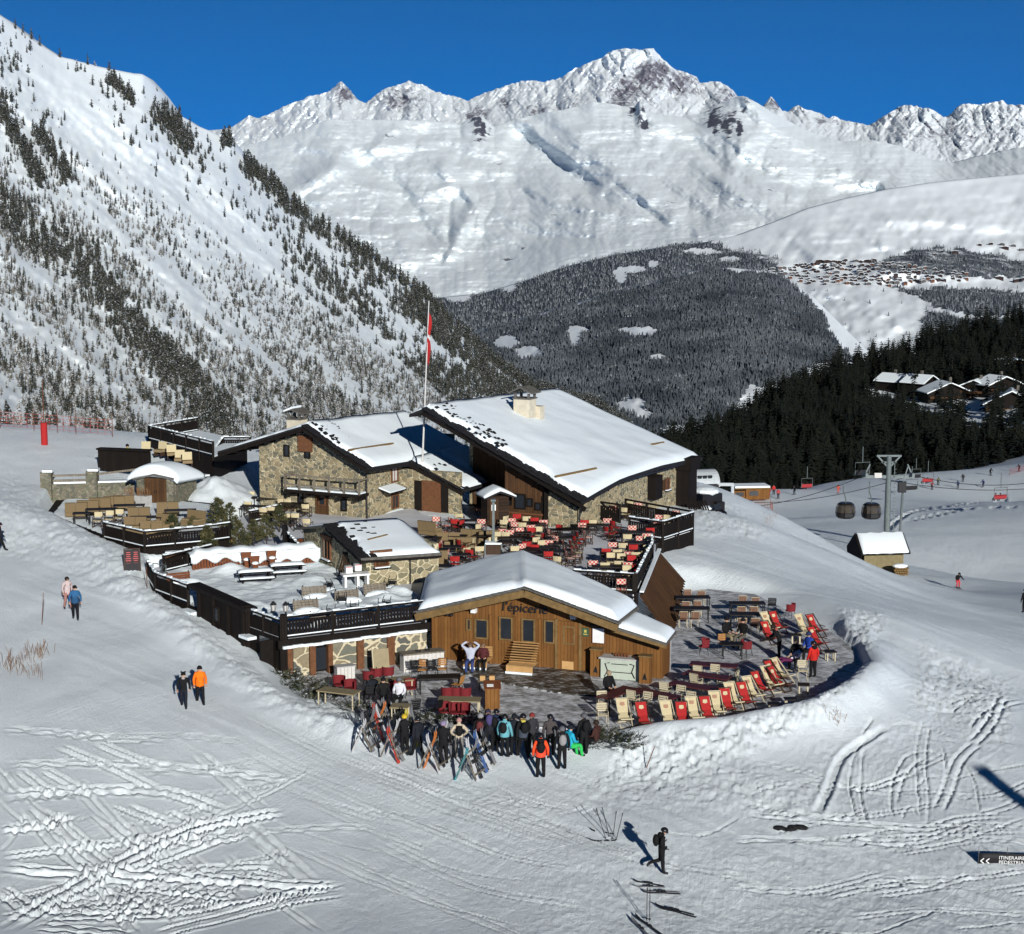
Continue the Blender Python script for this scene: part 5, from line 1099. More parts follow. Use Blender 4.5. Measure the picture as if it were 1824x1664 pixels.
# ---------- shed with a snow dome, garden wall, steps
S_F=Fr(*atz(276,897,2.95),math.radians(-14)); shed=thing('stone_shed','low stone shed with brown double doors under a dome of snow','shed',S_F.o,S_F.rz)
b=MB(); b.box((-1.05,.2,.8),(.5,.4,1.9)); b.box((1.12,.2,.8),(.5,.4,1.9)); b.box((-1.2,2,.7),(.3,3.4,1.7)); b.box((1.25,2,.7),(.3,3.4,1.7)); b.build('wall','stone_rubble',shed)
for s in(-1,1): b=MB(); b.box((s*.4+.03,.12,.85),(.78,.08,1.75)); dd=b.build('door','timber_brown',shed); b=MB(); b.box((s*.08+.03,.05,.8),(.04,.06,.16)); b.build('handle','iron',dd)
b=MB(); b.bar((-1.5,-.05,1.62),(.03,-.05,2.0),.3,.12); b.bar((.03,-.05,2.0),(1.5,-.05,1.75),.3,.12); b.build('roof','slate_pale',shed)
rows=[]
for i in range(15):
    rw=[]
    for j in range(19):
        u=i/14; v=-1+j/9; rw.append(Vector((-.15+v*1.85*(1+.1*u),-.1+u*4.2,1.68+1.05*max(0,(1-v*v))**.6*max(.0,1-abs(2*u-.8)**2.6*.35)*(1 if 0<i<14 else .45)-.2*u)))
    rows.append(rw)
b=MB(); b.sheet(rows,.25); b.build('snow_dome','roof_snow',shed,smooth=True)
gw=thing('garden_wall','low rubble stone wall with square pillars and a timber rail','wall',(-31.5,119,3)); G0=atd(85,880,118.2); G1=atd(240,880,119.2); G0.z=G1.z=2.9
b=MB(); b.bar(G0+Vector((0,0,.35)),G1+Vector((0,0,.35)),.5,1.5); b.build('wall','stone_rubble',gw,world=True)
for t in (0,.52): p=G0.lerp(G1,t); b=MB(); b.box((p.x,p.y-.05,3.9),(.75,.75,1.9)); b.build('pillar','stone_rubble',gw,world=True); b=MB(); b.box((p.x+.1,p.y,4.92),(.7,.7,.16)); b.build('pillar_snow','loose_snow',gw,world=True)
b=MB(); b.bar(G0+Vector((.3,.1,1.65)),G0.lerp(G1,.52)+Vector((0,.1,1.65)),.12,.14); b.bar(G0+Vector((.3,.1,1.3)),G0.lerp(G1,.52)+Vector((0,.1,1.3)),.12,.14); b.bar(G0.lerp(G1,.52)+Vector((0,.1,1.65)),G1+Vector((.6,.2,2.0)),.12,.14); b.build('rail','timber_grey',gw,world=True)
b=MB(); b.bar(G0+Vector((.4,.2,1.12)),G1+Vector((0,.2,1.1)),.5,.2); b.build('snow_cap','loose_snow',gw,world=True)
pl=thing('planter_trough','pale stone planter trough with dry stalks beside the shed doors','planter',atz(245,900,2.95),-.5); b=MB(); b.box((0,0,.35),(2.0,.6,.7)); b.build('trough','concrete',pl); b=MB(); rn=random.Random(2)
for k in range(50): x=rn.uniform(-.9,.9); y=rn.uniform(-.2,.2); b.bar((x,y,.68),(x+rn.uniform(-.1,.1),y+rn.uniform(-.1,.1),1.0+rn.uniform(0,.25)),.02)
plain('dry_stalks',(.22,.12,.06),.9,.3,8); b.build('dry_stalks','dry_stalks',pl)
stp=thing('stone_steps','flight of snow covered steps between the shed and the snow heap','steps',(-19.5,115,2.9)); 
for k in range(5):
    a=atz(304+k*1,889-k*7,2.95+.2*k); c=atz(370-k*1,878-k*6.5,2.95+.2*k); a.z=c.z=2.92+.22*k; b=MB(); b.bar(a+Vector((0,.3,0)),c+Vector((0,.3,0)),.75,.2); st=b.build('tread','beam_dark',stp,world=True); b=MB(); b.bar(a+Vector((0,.36,.15)),c+Vector((0,.36,.15)),.72,.1); b.build('tread_snow','loose_snow',st,world=True)
# kiosk by the big lodge
k0=atz(868,938,1.9); K_F=Fr(k0.x,k0.y,1.9,math.radians(18)); kio=thing('timber_kiosk','little dark log kiosk with a snowy pitched roof beside the lamp post','kiosk',K_F.o,K_F.rz)
b=MB(); b.box((.75,.7,1.0),(1.5,1.4,2.0)); b.build('wall','timber_log',kio); b=MB(); b.box((.45,-.03,.95),(.6,.06,1.8)); b.build('door','timber_brown',kio)
for q in((0,'white_paint',(.42,-.07,1.25),(.3,.02,.4)),): b=MB(); b.box(q[2],q[3]); b.build('notice',q[1],kio)
b=MB(); b.sheet([[Vector((-.3,-.4,1.95)),Vector((.75,-.4,2.35)),Vector((1.9,-.4,1.95))],[Vector((-.3,1.7,1.95)),Vector((.75,1.7,2.35)),Vector((1.9,1.7,1.95))]],.1); r=b.build('roof','slate',kio)
b=MB(); b.sheet([[Vector((-.3+2.2*j/8,-.4+2.1*i/5,2.05+.4*(1-abs(j/4-1))+.16*(1-abs(j/4-1)**3)*(1 if 0<i<5 else .3))) for j in range(9)] for i in range(6)],.12); b.build('snow_cover','roof_snow',r,smooth=True)
# ================= furniture
def cloth(name,c,var=.2): return plain(name,c,.85,var,14) if name not in M else M[name]
cloth('canvas_red',(.36,.022,.022)); cloth('canvas_cream',(.52,.44,.27)); cloth('canvas_wine',(.16,.018,.022)); plain('wicker_tan',(.19,.135,.07),.8,.3,30,bmp=.4); plain('table_dark',(.016,.012,.010),.5,.3,4); plain('table_wine',(.085,.02,.02),.45,.3,4); plain('table_khaki',(.26,.21,.12),.55,.2,4); plain('tube_cream',(.48,.42,.29),.5,.1,5); plain('chair_black',(.010,.010,.011),.6,.3,6); plain('wood_orange',(.40,.19,.06),.65,.35,6); plain('wood_red',(.15,.05,.02),.7,.3,6); plain('frame_brown',(.05,.028,.017),.6,.3,6); plain('rattan',(.17,.085,.05),.7,.35,25,bmp=.4); plain('mint_paint',(.40,.44,.37),.6,.15,3); plain('bottle_green',(.02,.08,.03),.3,.2,3)
m,nt,b=newmat('canvas_check'); v=nd(nt,'ShaderNodeMapping',{'Vector':nd(nt,'ShaderNodeTexCoord').outputs['Object'],'Scale':(1,0,1)}).outputs[0]
ck=nd(nt,'ShaderNodeTexChecker',{'Vector':v,'Color1':(.42,.04,.035,1),'Color2':(.56,.46,.38,1),'Scale':9.}); nt.links.new(ck.outputs[0],b.inputs['Base Color']); b.inputs['Roughness'].default_value=.85; M['canvas_check']=m
def P_dir(fab,frame='frame_brown'):
    t=thing('canvas_chair','','chair')
    b=MB(); b.sheet([[Vector((x,y,.46-.03*(1-(x/.25)**2))) for x in(-.25,-.1,.1,.25)] for y in(-.22,.22)],.02); b.build('seat',fab,t)
    b=MB(); b.sheet([[Vector((x,-.24-.05*(1-(x/.27)**2)-.04*k,.62+.3*k)) for x in(-.27,-.1,.1,.27)] for k in(0,1)],(0,-.02,0)); b.build('backrest',fab,t)
    b=MB()
    for s in(-1,1): b.bar((s*.27,-.22,0),(s*.27,-.27,.95),.035); b.bar((s*.27,.24,0),(s*.27,.22,.66),.035); b.bar((s*.27,-.27,.66),(s*.27,.26,.66),.05,.03); b.bar((s*.27,-.22,.08),(s*.27,.24,.08),.03)
    for y in(-.18,.2): b.bar((-.27,y,.04),(.27,y,.44),.03); b.bar((.27,y+.02,.04),(-.27,y+.02,.44),.03)
    b.build('frame',frame,t); return t
def P_cafe(c1,c2,slat=True,name='metal_chair'):
    t=thing(name,'','chair'); b=MB()
    for k in range(4): b.box((0,-.16+k*.11,.45),(.42,.085,.02))
    b.build('seat',c1,t); b=MB()
    for k in range(4 if slat else 1): b.box((0,-.24-.02*k,.58+k*.09 if slat else .7),(.42,.02,.07 if slat else .34))
    b.build('backrest',c1,t); b=MB()
    for s in(-1,1): b.tube([(s*.22,.22,0),(s*.22,.2,.63),(s*.22,-.2,.65),(s*.22,-.24,.9)],.016,5); b.tube([(s*.22,-.3,0),(s*.22,-.2,.45)],.016,5); b.tube([(s*.22,.2,.43),(s*.22,-.2,.43)],.014,5)
    b.tube([(-.22,-.25,.9),(.22,-.25,.9)],.016,5); b.build('frame',c2,t); return t
def P_tub(c):
    t=thing('tub_chair','','chair'); b=MB(); n=10
    b.sheet([[Vector(((.28+.02*k)*math.cos(a),.0+(.28+.03*k)*math.sin(a),.42+.4*k)) for a in [math.pi*(.92+1.16*i/n) for i in range(n+1)]] for k in(0,1)],(0,.03,0)); b.build('backrest',c,t)
    b=MB(); b.tube([(0,0,.4),(0,0,.45)],.27,12); b.build('seat',c,t)
    b=MB(); 
    for s in(-1,1):
        for y in(-1,1): b.tube([(s*.16,y*.16,.4),(s*.23,y*.23,0)],.015,5)
    b.build('frame','chair_black',t); return t
def P_deck(fab):
    t=thing('deckchair','','deckchair'); pts=[(-.62,1.02),(-.5,.80),(-.3,.50),(-.05,.33),(.25,.30),(.55,.42)]
    b=MB(); b.sheet([[Vector((x,y,z)) for x in(-.24,0,.24)] for y,z in pts],(0,.0,-.025)); s=b.build('sling',fab,t)
    b=MB(); b.prism([(-.09,-.532,.90),(.09,-.532,.90),(.11,-.47,.78),(0,-.455,.74),(-.11,-.47,.78)],(0,.012,.008)); b.build('emblem','emblem_red' if fab=='canvas_cream' else 'canvas_cream',s)
    b=MB()
    for s in(-1,1): b.bar((s*.27,-.64,1.05),(s*.27,.5,.02),.035,.05); b.bar((s*.27,.58,.44),(s*.27,-.45,.02),.035,.05); b.bar((s*.27,-.1,.55),(s*.27,.35,.55),.05,.03)
    for y,z in((-.64,1.05),(.58,.44),(.5,.03),(-.45,.03)): b.bar((-.29,y,z),(.29,y,z),.035)
    b.build('frame','tube_cream' if fab=='canvas_cream' else 'frame_brown',t); return t
plain('emblem_red',(.35,.20,.13),.8,.2,4)
def P_sofa(chk=False):
    t=thing('wicker_sofa','','sofa'); b=MB(); b.box((0,.02,.24),(1.4,.72,.34)); b.build('seat_base','wicker_tan',t)
    for s in(-1,1): b=MB(); b.box((s*.35,-.36,.66),(.68,.16,.62),rx=.12); b.build('back_panel','wicker_tan',t)
    b=MB(); b.box((0,.05,.45),(1.3,.6,.1)); b.build('seat_cushion','cushion_tan',t)
    if chk: b=MB(); b.box((.38,-.2,.66),(.46,.16,.42),rx=.2); b.build('cushion','canvas_check',t)
    return t
plain('cushion_tan',(.24,.18,.10),.9,.2,10)
def P_table(mat,sx,sy,h=.74,leg='chair_black',item=None):
    t=thing('table','','table'); b=MB(); b.box((0,0,h),(sx,sy,.05)); b.build('tabletop',mat,t)
    for x in(-1,1):
        for y in(-1,1): b=MB(); b.bar((x*(sx/2-.08),y*(sy/2-.08),0),(x*(sx/2-.08),y*(sy/2-.08),h-.025),.05); b.build('leg',leg,t)
    return t
PROTO={'R':P_dir('canvas_red'),'C':P_dir('canvas_cream'),'K':P_dir('canvas_check'),'G':P_cafe('tube_cream','tube_cream'),'W':P_cafe('wood_orange','chair_black',name='slatted_chair'),'B':P_cafe('chair_black','chair_black',name='slatted_chair'),'N':P_cafe('rattan','tube_cream',name='slatted_chair'),'U':P_tub('canvas_wine'),'dC':P_deck('canvas_cream'),'dR':P_deck('canvas_red'),'S':P_sofa(),'SK':P_sofa(True),'T':P_table('table_dark',1.1,.75),'TL':P_table('table_dark',2.0,.8),'TW':P_table('table_wine',2.3,.75),'TK':P_table('table_khaki',1.9,.8,leg='tube_cream'),'Tk':P_table('table_khaki',.8,.75,leg='tube_cream'),'TS':P_table('table_dark',.55,.5,.45,'tube_cream')}
WORD={'R':'red canvas chair','C':'cream canvas chair','K':'red checked canvas chair','G':'pale metal chair','W':'orange wood slatted chair','B':'black slatted chair','N':'brown slatted chair','U':'wine red tub chair','dC':'cream deckchair','dR':'red deckchair','S':'tan wicker sofa','SK':'tan wicker sofa with checked cushion','T':'dark table','TL':'long dark table','TW':'long wine red table','TK':'long khaki table','Tk':'square khaki table','TS':'low side table'}
ORD=['first','second','third','fourth','fifth','sixth','seventh','eighth','ninth','tenth','eleventh','twelfth','thirteenth','fourteenth','fifteenth','sixteenth']
def placeset(L,where,z,dz=0.,grp=None,rz=0.,jit=.25,base=(0,0),s=1.):
    """L: (u,v,kind[,rz]); dz: the height above the floor of the point that was read off"""
    L=sorted(L,key=lambda q:q[0]); cnt={}; tot={}
    for q in L: tot[q[2]]=tot.get(q[2],0)+1
    for q in L:
        k=q[2]; i=cnt.get(k,0); cnt[k]=i+1; h=dz if k[0] not in 'Td' or k=='T0' else .0
        if k[0]=='T': h=.72 if k!='TS' else .4
        if k[0]=='d': h=.55
        if k[0]=='S': h=.6 if k!='S0' else 0
        p=atz(base[0]+q[0]/s,base[1]+q[1]/s,z+h); r=(q[3] if len(q)>3 else rz)+random.uniform(-jit,jit)
        if k in 'RCK' : p=p+Vector((-math.sin(r)*.26,math.cos(r)*.26,0))
        lab=('only ' if tot[k]==1 else ORD[i]+' ')+WORD[k]+(' ' if tot[k]==1 else ' from the left ')+where
        o=dup(PROTO[k],(p.x,p.y,z),r,lab,None); cat=o['category']; o['group']=(WORD[k]+'s '+where)
pi=math.pi
placeset([(470,400,'R',1.),(350,380,'K',2.),(560,430,'T'),(280,520,'R',.6),(440,600,'R',-.8),(330,700,'K',1.6),(600,590,'C',2.2),(400,770,'R'),(680,540,'T'),(240,680,'TL',.2),(90,560,'T')],'in the clutter before the porch door',1.92,.78,base=(740,860),s=5.7)
placeset([(980,385,'K',pi),(1180,480,'R',pi),(1060,480,'K',pi),(1250,470,'C',pi),(1300,540,'R',2.),(1420,560,'K',-1.),(1500,620,'R',-1.4),(1350,720,'R'),(1180,570,'T'),(930,600,'T'),(1530,470,'T'),(1270,720,'T'),(1600,480,'TL',.2)],'in the middle of the main terrace',1.92,.78,base=(740,860),s=5.7)
Z1=(740,860); Z2=(1000,860)
placeset([(212,368,'K',pi),(442,335,'C'),(400,390,'R'),(670,390,'K'),(630,442,'C',.4),(150,440,'SK',-.4),(590,520,'SK',-.2),(330,575,'S',pi),(500,600,'SK',.1),(200,740,'SK',0),(720,535,'S',.4),(520,680,'C',.8),(548,700,'R',-.5),(650,668,'C'),(270,610,'K',2),(230,640,'R',2.4),(540,385,'T'),(370,650,'T'),(470,730,'T'),(430,540,'T'),(170,560,'T'),(190,845,'TL')],'between stone hut and lamp post',1.92,.78,base=Z1,s=5.7)
placeset([(915,358,'C',.6),(900,398,'C'),(1030,338,'R'),(1130,362,'C'),(1210,375,'R'),(1300,398,'K'),(1010,420,'K'),(1085,425,'C'),(1170,450,'K'),(880,490,'K'),(915,522,'C'),(960,500,'K'),(1350,490,'K',-1.2),(1460,450,'R',2.2),(840,520,'C'),(785,575,'C',.3),(1100,410,'TL'),(1240,420,'T'),(1000,560,'TL'),(1090,510,'T'),(1400,480,'T')],'below the big lodge timber wall',1.92,.78,base=Z1,s=5.7)
placeset([(1225,575,'C',.5),(1130,620,'R'),(1085,640,'K',.6),(1210,650,'R',-.3),(1285,605,'C'),(1355,605,'K'),(1610,560,'R',-1.3),(1640,520,'R',-1.2),(1710,500,'K',-1.3),(1570,600,'R',-1.2),(1440,770,'C',-.6),(1530,710,'K',-1.2),(1590,690,'K',-1.2),(1610,650,'C',-1.3),(1010,665,'C'),(1300,660,'TL',.3),(1480,560,'TL',.2),(1400,700,'TL',.3),(1450,620,'T',.3),(1180,690,'T')],'behind the ridge of the cabin roof',1.92,.78,base=Z1,s=5.7)
placeset([(640,310,'K',-.6),(780,335,'C',-.5),(855,250,'C',-.5),(960,275,'K',-.5),(1225,365,'C',-.5),(1430,370,'K',-.5),(1220,430,'K',pi-.5),(1320,430,'C',pi-.5),(760,300,'T',-.5),(1310,400,'T',-.5)],'on the railed end platform',1.95,.78,base=Z2,s=7.015)
placeset([(290,490,'R',-.3),(260,525,'K',-.2),(575,470,'K'),(640,500,'R',-1),(560,575,'R',-1),(620,560,'R',-1.2),(430,530,'TL'),(390,490,'C',0)],'at the big lodge corner',1.92,.78,base=Z2,s=7.015,jit=.12)
placeset([(885,560,'K'),(1110,590,'R'),(825,670,'C'),(985,690,'K'),(1065,660,'K'),(1085,700,'C',pi),(640,770,'K'),(770,780,'C'),(900,800,'R'),(1050,800,'C',.9),(945,620,'TL'),(1000,750,'TL')],'in the back rows by the side rail',1.92,.78,base=Z2,s=7.015,jit=.1)
placeset([(560,850,'R'),(700,862,'C'),(620,905,'C',pi),(750,915,'C',pi),(840,890,'K'),(880,940,'R',pi),(930,895,'C'),(395,1000,'K'),(545,1025,'C'),(720,1005,'C'),(830,1020,'K'),(820,1065,'C',pi),(905,1060,'R'),(690,890,'TL'),(860,920,'T'),(600,1050,'TL'),(780,1045,'T'),(750,1235,'K',pi)],'in the front rows by the side rail',1.92,.78,base=Z2,s=7.015,jit=.08)
placeset([(240,170,'C'),(530,123,'C'),(350,210,'C'),(690,180,'C'),(755,185,'C'),(935,235,'C'),(505,272,'C'),(585,262,'C'),(740,330,'C'),(830,328,'C'),(945,385,'C'),(385,110,'C',pi),(300,150,'TL'),(600,160,'TL'),(430,240,'TL'),(810,215,'TL'),(760,370,'T'),(640,300,'T')],'on the platform below the gabled lodge',1.95,.8,base=(380,860),s=5.7,rz=-.15,jit=.08)
placeset([(205,365,'S'),(330,340,'S'),(455,315,'S'),(590,300,'S'),(690,288,'S'),(260,425,'T'),(460,385,'TL',.15),(740,345,'TL',.15),(545,425,'C',pi),(645,412,'C',pi),(430,440,'C',pi),(845,410,'S',.1),(1135,355,'S',.1),(910,465,'TL',.1),(1260,395,'TL',.1),(790,530,'S',pi),(960,570,'S',pi),(1090,500,'S',pi-.3),(1390,460,'S',2.6),(1070,590,'S',pi)],'by the garden wall',2.97,.75,base=(100,840),s=5.7,rz=.12,jit=.06)
Z6=(1020,1020)
dk=[(312,845,'dC'),(430,865,'dR'),(580,860,'dC'),(665,865,'dR'),(735,835,'dC'),(815,830,'dR'),(870,800,'dC'),(935,780,'dR'),(970,745,'dC'),(1045,740,'dR'),(1090,705,'dC'),(1145,672,'dR'),(1200,640,'dC'),(1225,605,'dR'),(1265,590,'dC'),(1250,640,'dR')]
placeset([(a,b_,k,pi+.05+.55*i/15) for i,(a,b_,k) in enumerate(dk)],'in the curved row at the terrace edge',0.,.5,base=Z6,s=3.378,jit=.16)
placeset([(1190,305,'dC',pi+.5),(1240,300,'dR',pi+.5),(1190,362,'dR',pi+.5),(1400,318,'dC',pi+.6),(1470,320,'dR',pi+.6),(1480,395,'dR',pi+.6)],'at the far side of the front terrace',0.,.5,base=Z6,s=3.378,jit=.06)
placeset([(265,725,'TW',.95),(500,730,'TW',-.55),(725,683,'TW',-.55),(810,620,'TW',-.5),(850,556,'TW',-.35),(180,760,'G',pi),(180,835,'G',pi),(365,740,'G',-.6),(440,765,'G',pi-.6),(530,790,'G',pi-.6),(640,725,'G',pi-.6),(700,762,'G',pi-.6),(745,640,'G',-.6),(890,705,'G',pi-.6),(960,625,'G',1.2),(760,590,'G',-.5),(850,597,'G',pi-.5),(560,690,'G',-.6),(960,665,'G',1.3)],'around the long wine red tables',0.,.6,base=Z6,s=3.378,jit=.15)
placeset([(690,110,'N'),(770,120,'N'),(680,185,'N'),(750,180,'N'),(665,245,'N'),(735,245,'N'),(715,215,'TL',0),(720,150,'TL',0)],'in the brown block beside the slatted screen',.02,.75,base=Z6,s=3.378,jit=.08)
placeset([(1020,150,'N'),(1095,160,'N'),(1010,215,'N'),(1090,215,'N'),(1020,285,'N'),(1095,285,'N'),(1050,185,'TL',0),(1055,250,'TL',0)],'in the brown block nearer the snow bank',.02,.75,base=Z6,s=3.378,jit=.08)
placeset([(790,440,'U',1.5),(1045,450,'U',-1),(905,425,'W',pi),(960,430,'T'),(1310,225,'U',1.),(1345,380,'TS'),(1550,480,'TS'),(1390,680,'TS'),(1310,765,'TS'),(1210,795,'TS'),(1080,845,'TS'),(1385,590,'G',pi),(1200,195,'B'),(1200,250,'TS')],'among the seated guests',.0,.45,base=Z6,s=3.378,jit=.2)
Z5b=(560,1130)
placeset([(220,515,'TK',-.35),(700,415,'TK',.35),(1310,590,'TK',-.1),(775,650,'Tk'),(225,430,'U',pi),(325,465,'U',2.6),(490,372,'U',.3),(560,345,'U'),(665,335,'U'),(870,460,'U',pi),(735,480,'U',pi),(1200,520,'U'),(1280,520,'U'),(1360,525,'U'),(1180,670,'U',pi),(1270,680,'U',pi),(1350,680,'U',pi),(975,300,'W',pi-.2),(1155,290,'W',pi),(910,285,'B',0),(1060,285,'B',0),(1130,385,'TL',.05),(1290,430,'W',1.2),(900,650,'B',.5),(1090,660,'B',1),(500,520,'B',.2)],'below the stone front',.0,.55,base=Z5b,s=5.067,jit=.15)
for o in list(PROTO.values()): drop(o)
# ---------- bars, stands, benches
def boxthing(name,label,cat,loc,rz,parts):
    t=thing(name,label,cat,loc,rz)
    for pn,mat,fn in parts: b=MB(); fn(b); b.build(pn,mat,t)
    return t
p=atz(752,1192,0); boxthing('grill_counter','whitewashed plank counter with two black burners by the stone front','counter',p,.38,[('cabinet','curtain',lambda b:[b.box((-.95+k*.21,.0,.42),(.2,.62,.84)) for k in range(10)]),('worktop','timber_grey',lambda b:b.box((0,0,.88),(2.2,.75,.07))),('burner','iron',lambda b:b.tube([(-.2,0,.92),(-.2,0,.97)],.13,10)),('burner','iron',lambda b:b.tube([(.3,.05,.92),(.3,.05,.97)],.13,10))])
p=atz(1106,1208,0); boxthing('bar_counter','mint grey outdoor counter with black ironwork in front of the cabin','counter',p,-.30,[('front','mint_paint',lambda b:b.box((0,0,.48),(1.9,.5,.96))),('worktop','concrete',lambda b:b.box((0,.1,1.0),(2.1,.8,.07))),('ironwork','iron',lambda b:(b.tube([(-.75,-.29,.1),(-.6,-.29,.4),(-.72,-.29,.75),(-.5,-.29,.8)],.025,5),b.tube([(.75,-.29,.1),(.6,-.29,.4),(.72,-.29,.75),(.5,-.29,.8)],.025,5),b.bar((-.6,-.29,.35),(.6,-.29,.35),.03),b.bar((-.4,-.29,.75),(.4,-.29,.75),.03))),('jars','wood_red',lambda b:[b.tube([(-.3+.15*k,.1,1.04),(-.3+.15*k,.1,1.22)],.05,7) for k in range(5)])])
def treecut(b,z,y=-.23):
    for k in range(3): b.prism([(-.13+.03*k,y,z+.08*k),(.13-.03*k,y,z+.08*k),(0,y,z+.16+.08*k)],(0,-.015,0))
for px,py,lab in ((1063,1203,'honey wood cupboard with a tree cutout at the cabin end of the mint counter'),(1150,1216,'honey wood cupboard with a tree cutout at the outer end of the mint counter')):
    p=atz(px,py,0); boxthing('cupboard',lab,'cupboard',p,-.3,[('body','timber_honey',lambda b:b.box((0,0,.65),(.55,.44,1.3))),('tree_cutout','iron',lambda b:treecut(b,.2)),('top','beam_honey',lambda b:b.box((0,0,1.33),(.62,.52,.06)))])
p=atz(877,1262,0); boxthing('menu_stand','honey wood reception stand on the grey boards','stand',p,.05,[('cabinet','timber_honey',lambda b:b.box((0,0,.5),(.66,.5,1.0))),('desk','wood_red',lambda b:b.box((0,.08,1.08),(.78,.7,.06),rx=.3)),('papers','white_paint',lambda b:b.box((-.1,-.05,1.09),(.3,.2,.02),rx=.3))])
p=atz(869,1226,.05); boxthing('crate_table','low crate table with little wooden boxes on the boards','table',p,0,[('top','timber_grey',lambda b:b.box((0,0,.35),(.95,.5,.05))),('legs','timber_grey',lambda b:(b.box((-.4,0,.16),(.06,.46,.33)),b.box((.4,0,.16),(.06,.46,.33)))),('wooden_box','pallet_wood',lambda b:b.box((-.25,0,.5),(.25,.2,.22))),('wooden_box','pallet_wood',lambda b:b.box((.2,.02,.5),(.25,.2,.22)))])
def pallet(b,w,d,zt,back):
    for k in range(6): b.box((0,-d/2+(k+.5)*d/6,zt),(w,d/6-.02,.03))
    b.box((0,-d/2+.03,zt/2),(w,.04,zt-.05))
for px,py,w_,lab,bk in ((851,1187,1.25,'pale pallet bench with a couple sitting against the cabin wall',False),(930,1196,1.35,'pale slatted pallet sun lounger tilted against the cabin wall',True)):
    p=atz(px,py,.05); t=thing('pallet_bench',lab,'bench',(p.x,p.y,.05),-.3); b=MB(); pallet(b,w_,1.0,.38,0); b.build('seat','pallet_wood',t); b=MB()
    if bk:
        for k in range(9): b.box((0,.05+k*.085,.42+k*.105),(w_,.03,.10),rx=-.68+1.57)
    else:
        for k in range(4): b.box((0,.45,.5+k*.13),(w_,.03,.11))
    b.build('backrest','pallet_wood',t); b=MB(); b.box((0,-.56,.05),(w_,.12,.1)); b.build('snow_ridge','loose_snow',t)
p=atz(614,1212,.0); boxthing('bench_box','white slatted storage box against the stone pier','box',p,.4,[('body','curtain',lambda b:[b.box((-.36+k*.18,0,.35),(.165,.5,.7)) for k in range(5)]),('lid','concrete',lambda b:b.box((0,0,.73),(.96,.56,.05)))])
p=atz(678,1200,0); boxthing('folded_table','khaki folded table leaning on the stone front','table',p,.3,[('tabletop','table_khaki',lambda b:b.box((0,0,.65),(.85,.05,1.15),rx=-.25)),('leg','tube_cream',lambda b:b.bar((-.4,-.3,0),(-.4,.1,1.3),.04))])
# the snowed-in terrace
for px,py,lab,rz in ((460,1040,'dark picnic table under snow nearer the gate','a',0),(505,1030,'dark picnic table under snow nearer the stone hut','b',0)) if False else ((455,1040,'dark picnic table under snow farther from the stone hut',.3),(512,1028,'dark picnic table under snow closer to the stone hut',.3)):
    p=atz(px,py,2.05); t=thing('picnic_table',lab,'picnic table',(p.x,p.y,1.98),rz)
    for x in(-.75,.75): b=MB(); b.bar((x,-.6,0),(x,-.15,.74),.1,.06); b.bar((x,.6,0),(x,.15,.74),.1,.06); b.bar((x,-.75,.42),(x,.75,.42),.06,.09); b.build('leg','beam_dark',t)
    b=MB(); b.box((0,0,.76),(1.95,.75,.05)); b.build('tabletop','beam_dark',t)
    for s in(-1,1): b=MB(); b.box((0,s*.68,.46),(1.95,.26,.05)); bb=b.build('bench_seat','beam_dark',t); b=MB(); b.sheet([[Vector((-.95+.19*i,s*.68+y,.5+.09*(1-(y/.16)**2))) for y in(-.13,0,.13)] for i in range(11)],.03); b.build('seat_snow','loose_snow',bb,smooth=True)
    b=MB(); b.sheet([[Vector((-.97+.194*i,y,.80+.13*(1-abs(y/.42)**3)*(1 if 0<i<10 else .3))) for y in(-.38,-.2,0,.2,.38)] for i in range(11)],.03); b.build('table_snow','loose_snow',t,smooth=True)
t=thing('snowy_bar','long outdoor bar of wooden slats under a thick snow slab','bar',atz(455,1010,2.0),.3)
b=MB()
for k in range(44): b.box((-3.6+k*.165,-.42,.42),(.13,.05,.75+.06*math.sin(k*2.3)))
b.build('slat_front','wood_red',t); b=MB(); b.box((0,0,.78),(7.4,.95,.07)); b.build('counter','beam_dark',t)
b=MB(); b.sheet([[Vector((-3.8+7.6*i/40,y,.84+.42*(1-abs(y/.75)**3.5)**.8*(1 if 1<i<39 else .5)*(1+.12*math.sin(i*.9)))) for y in(-.62,-.5,-.3,0,.3,.5,.62)] for i in range(41)],.08); b.build('snow_slab','loose_snow',t,smooth=True); b=MB(); b.sheet([[Vector((-3.75+7.5*i/50,-.52-.10*math.sin(j*1.2)*(1+.4*math.sin(i*1.7)),.98-j*(.17+.05*math.sin(i*.8+.5)+(.05 if i>18 else -.04)))) for j in range(4)] for i in range(51)],(0,.12,0)); b.build('snow_front','loose_snow',t,smooth=True)
for px,py,lab in ((440,1005,'carved wooden stool chair in front of the snowy bar, first of three'),(455,1012,'carved wooden stool chair in front of the snowy bar, middle of three'),(485,1002,'carved wooden stool chair in front of the snowy bar, last of three')):
    p=atz(px,py+12,2.05); boxthing('bar_chair',lab,'chair',p,.3+pi,[('seat','wood_red',lambda b:b.box((0,0,.6),(.5,.45,.06))),('backrest','wood_red',lambda b:b.prism([(-.24,-.2,.63),(.24,-.2,.63),(.3,-.24,1.05),(-.3,-.24,1.05)],(0,.05,0))),('leg','wood_red',lambda b:b.box((0,0,.3),(.3,.3,.58))),('seat_snow','loose_snow',lambda b:b.ball((0,.02,.66),.2,10,6,0,(1,1,.6)))])
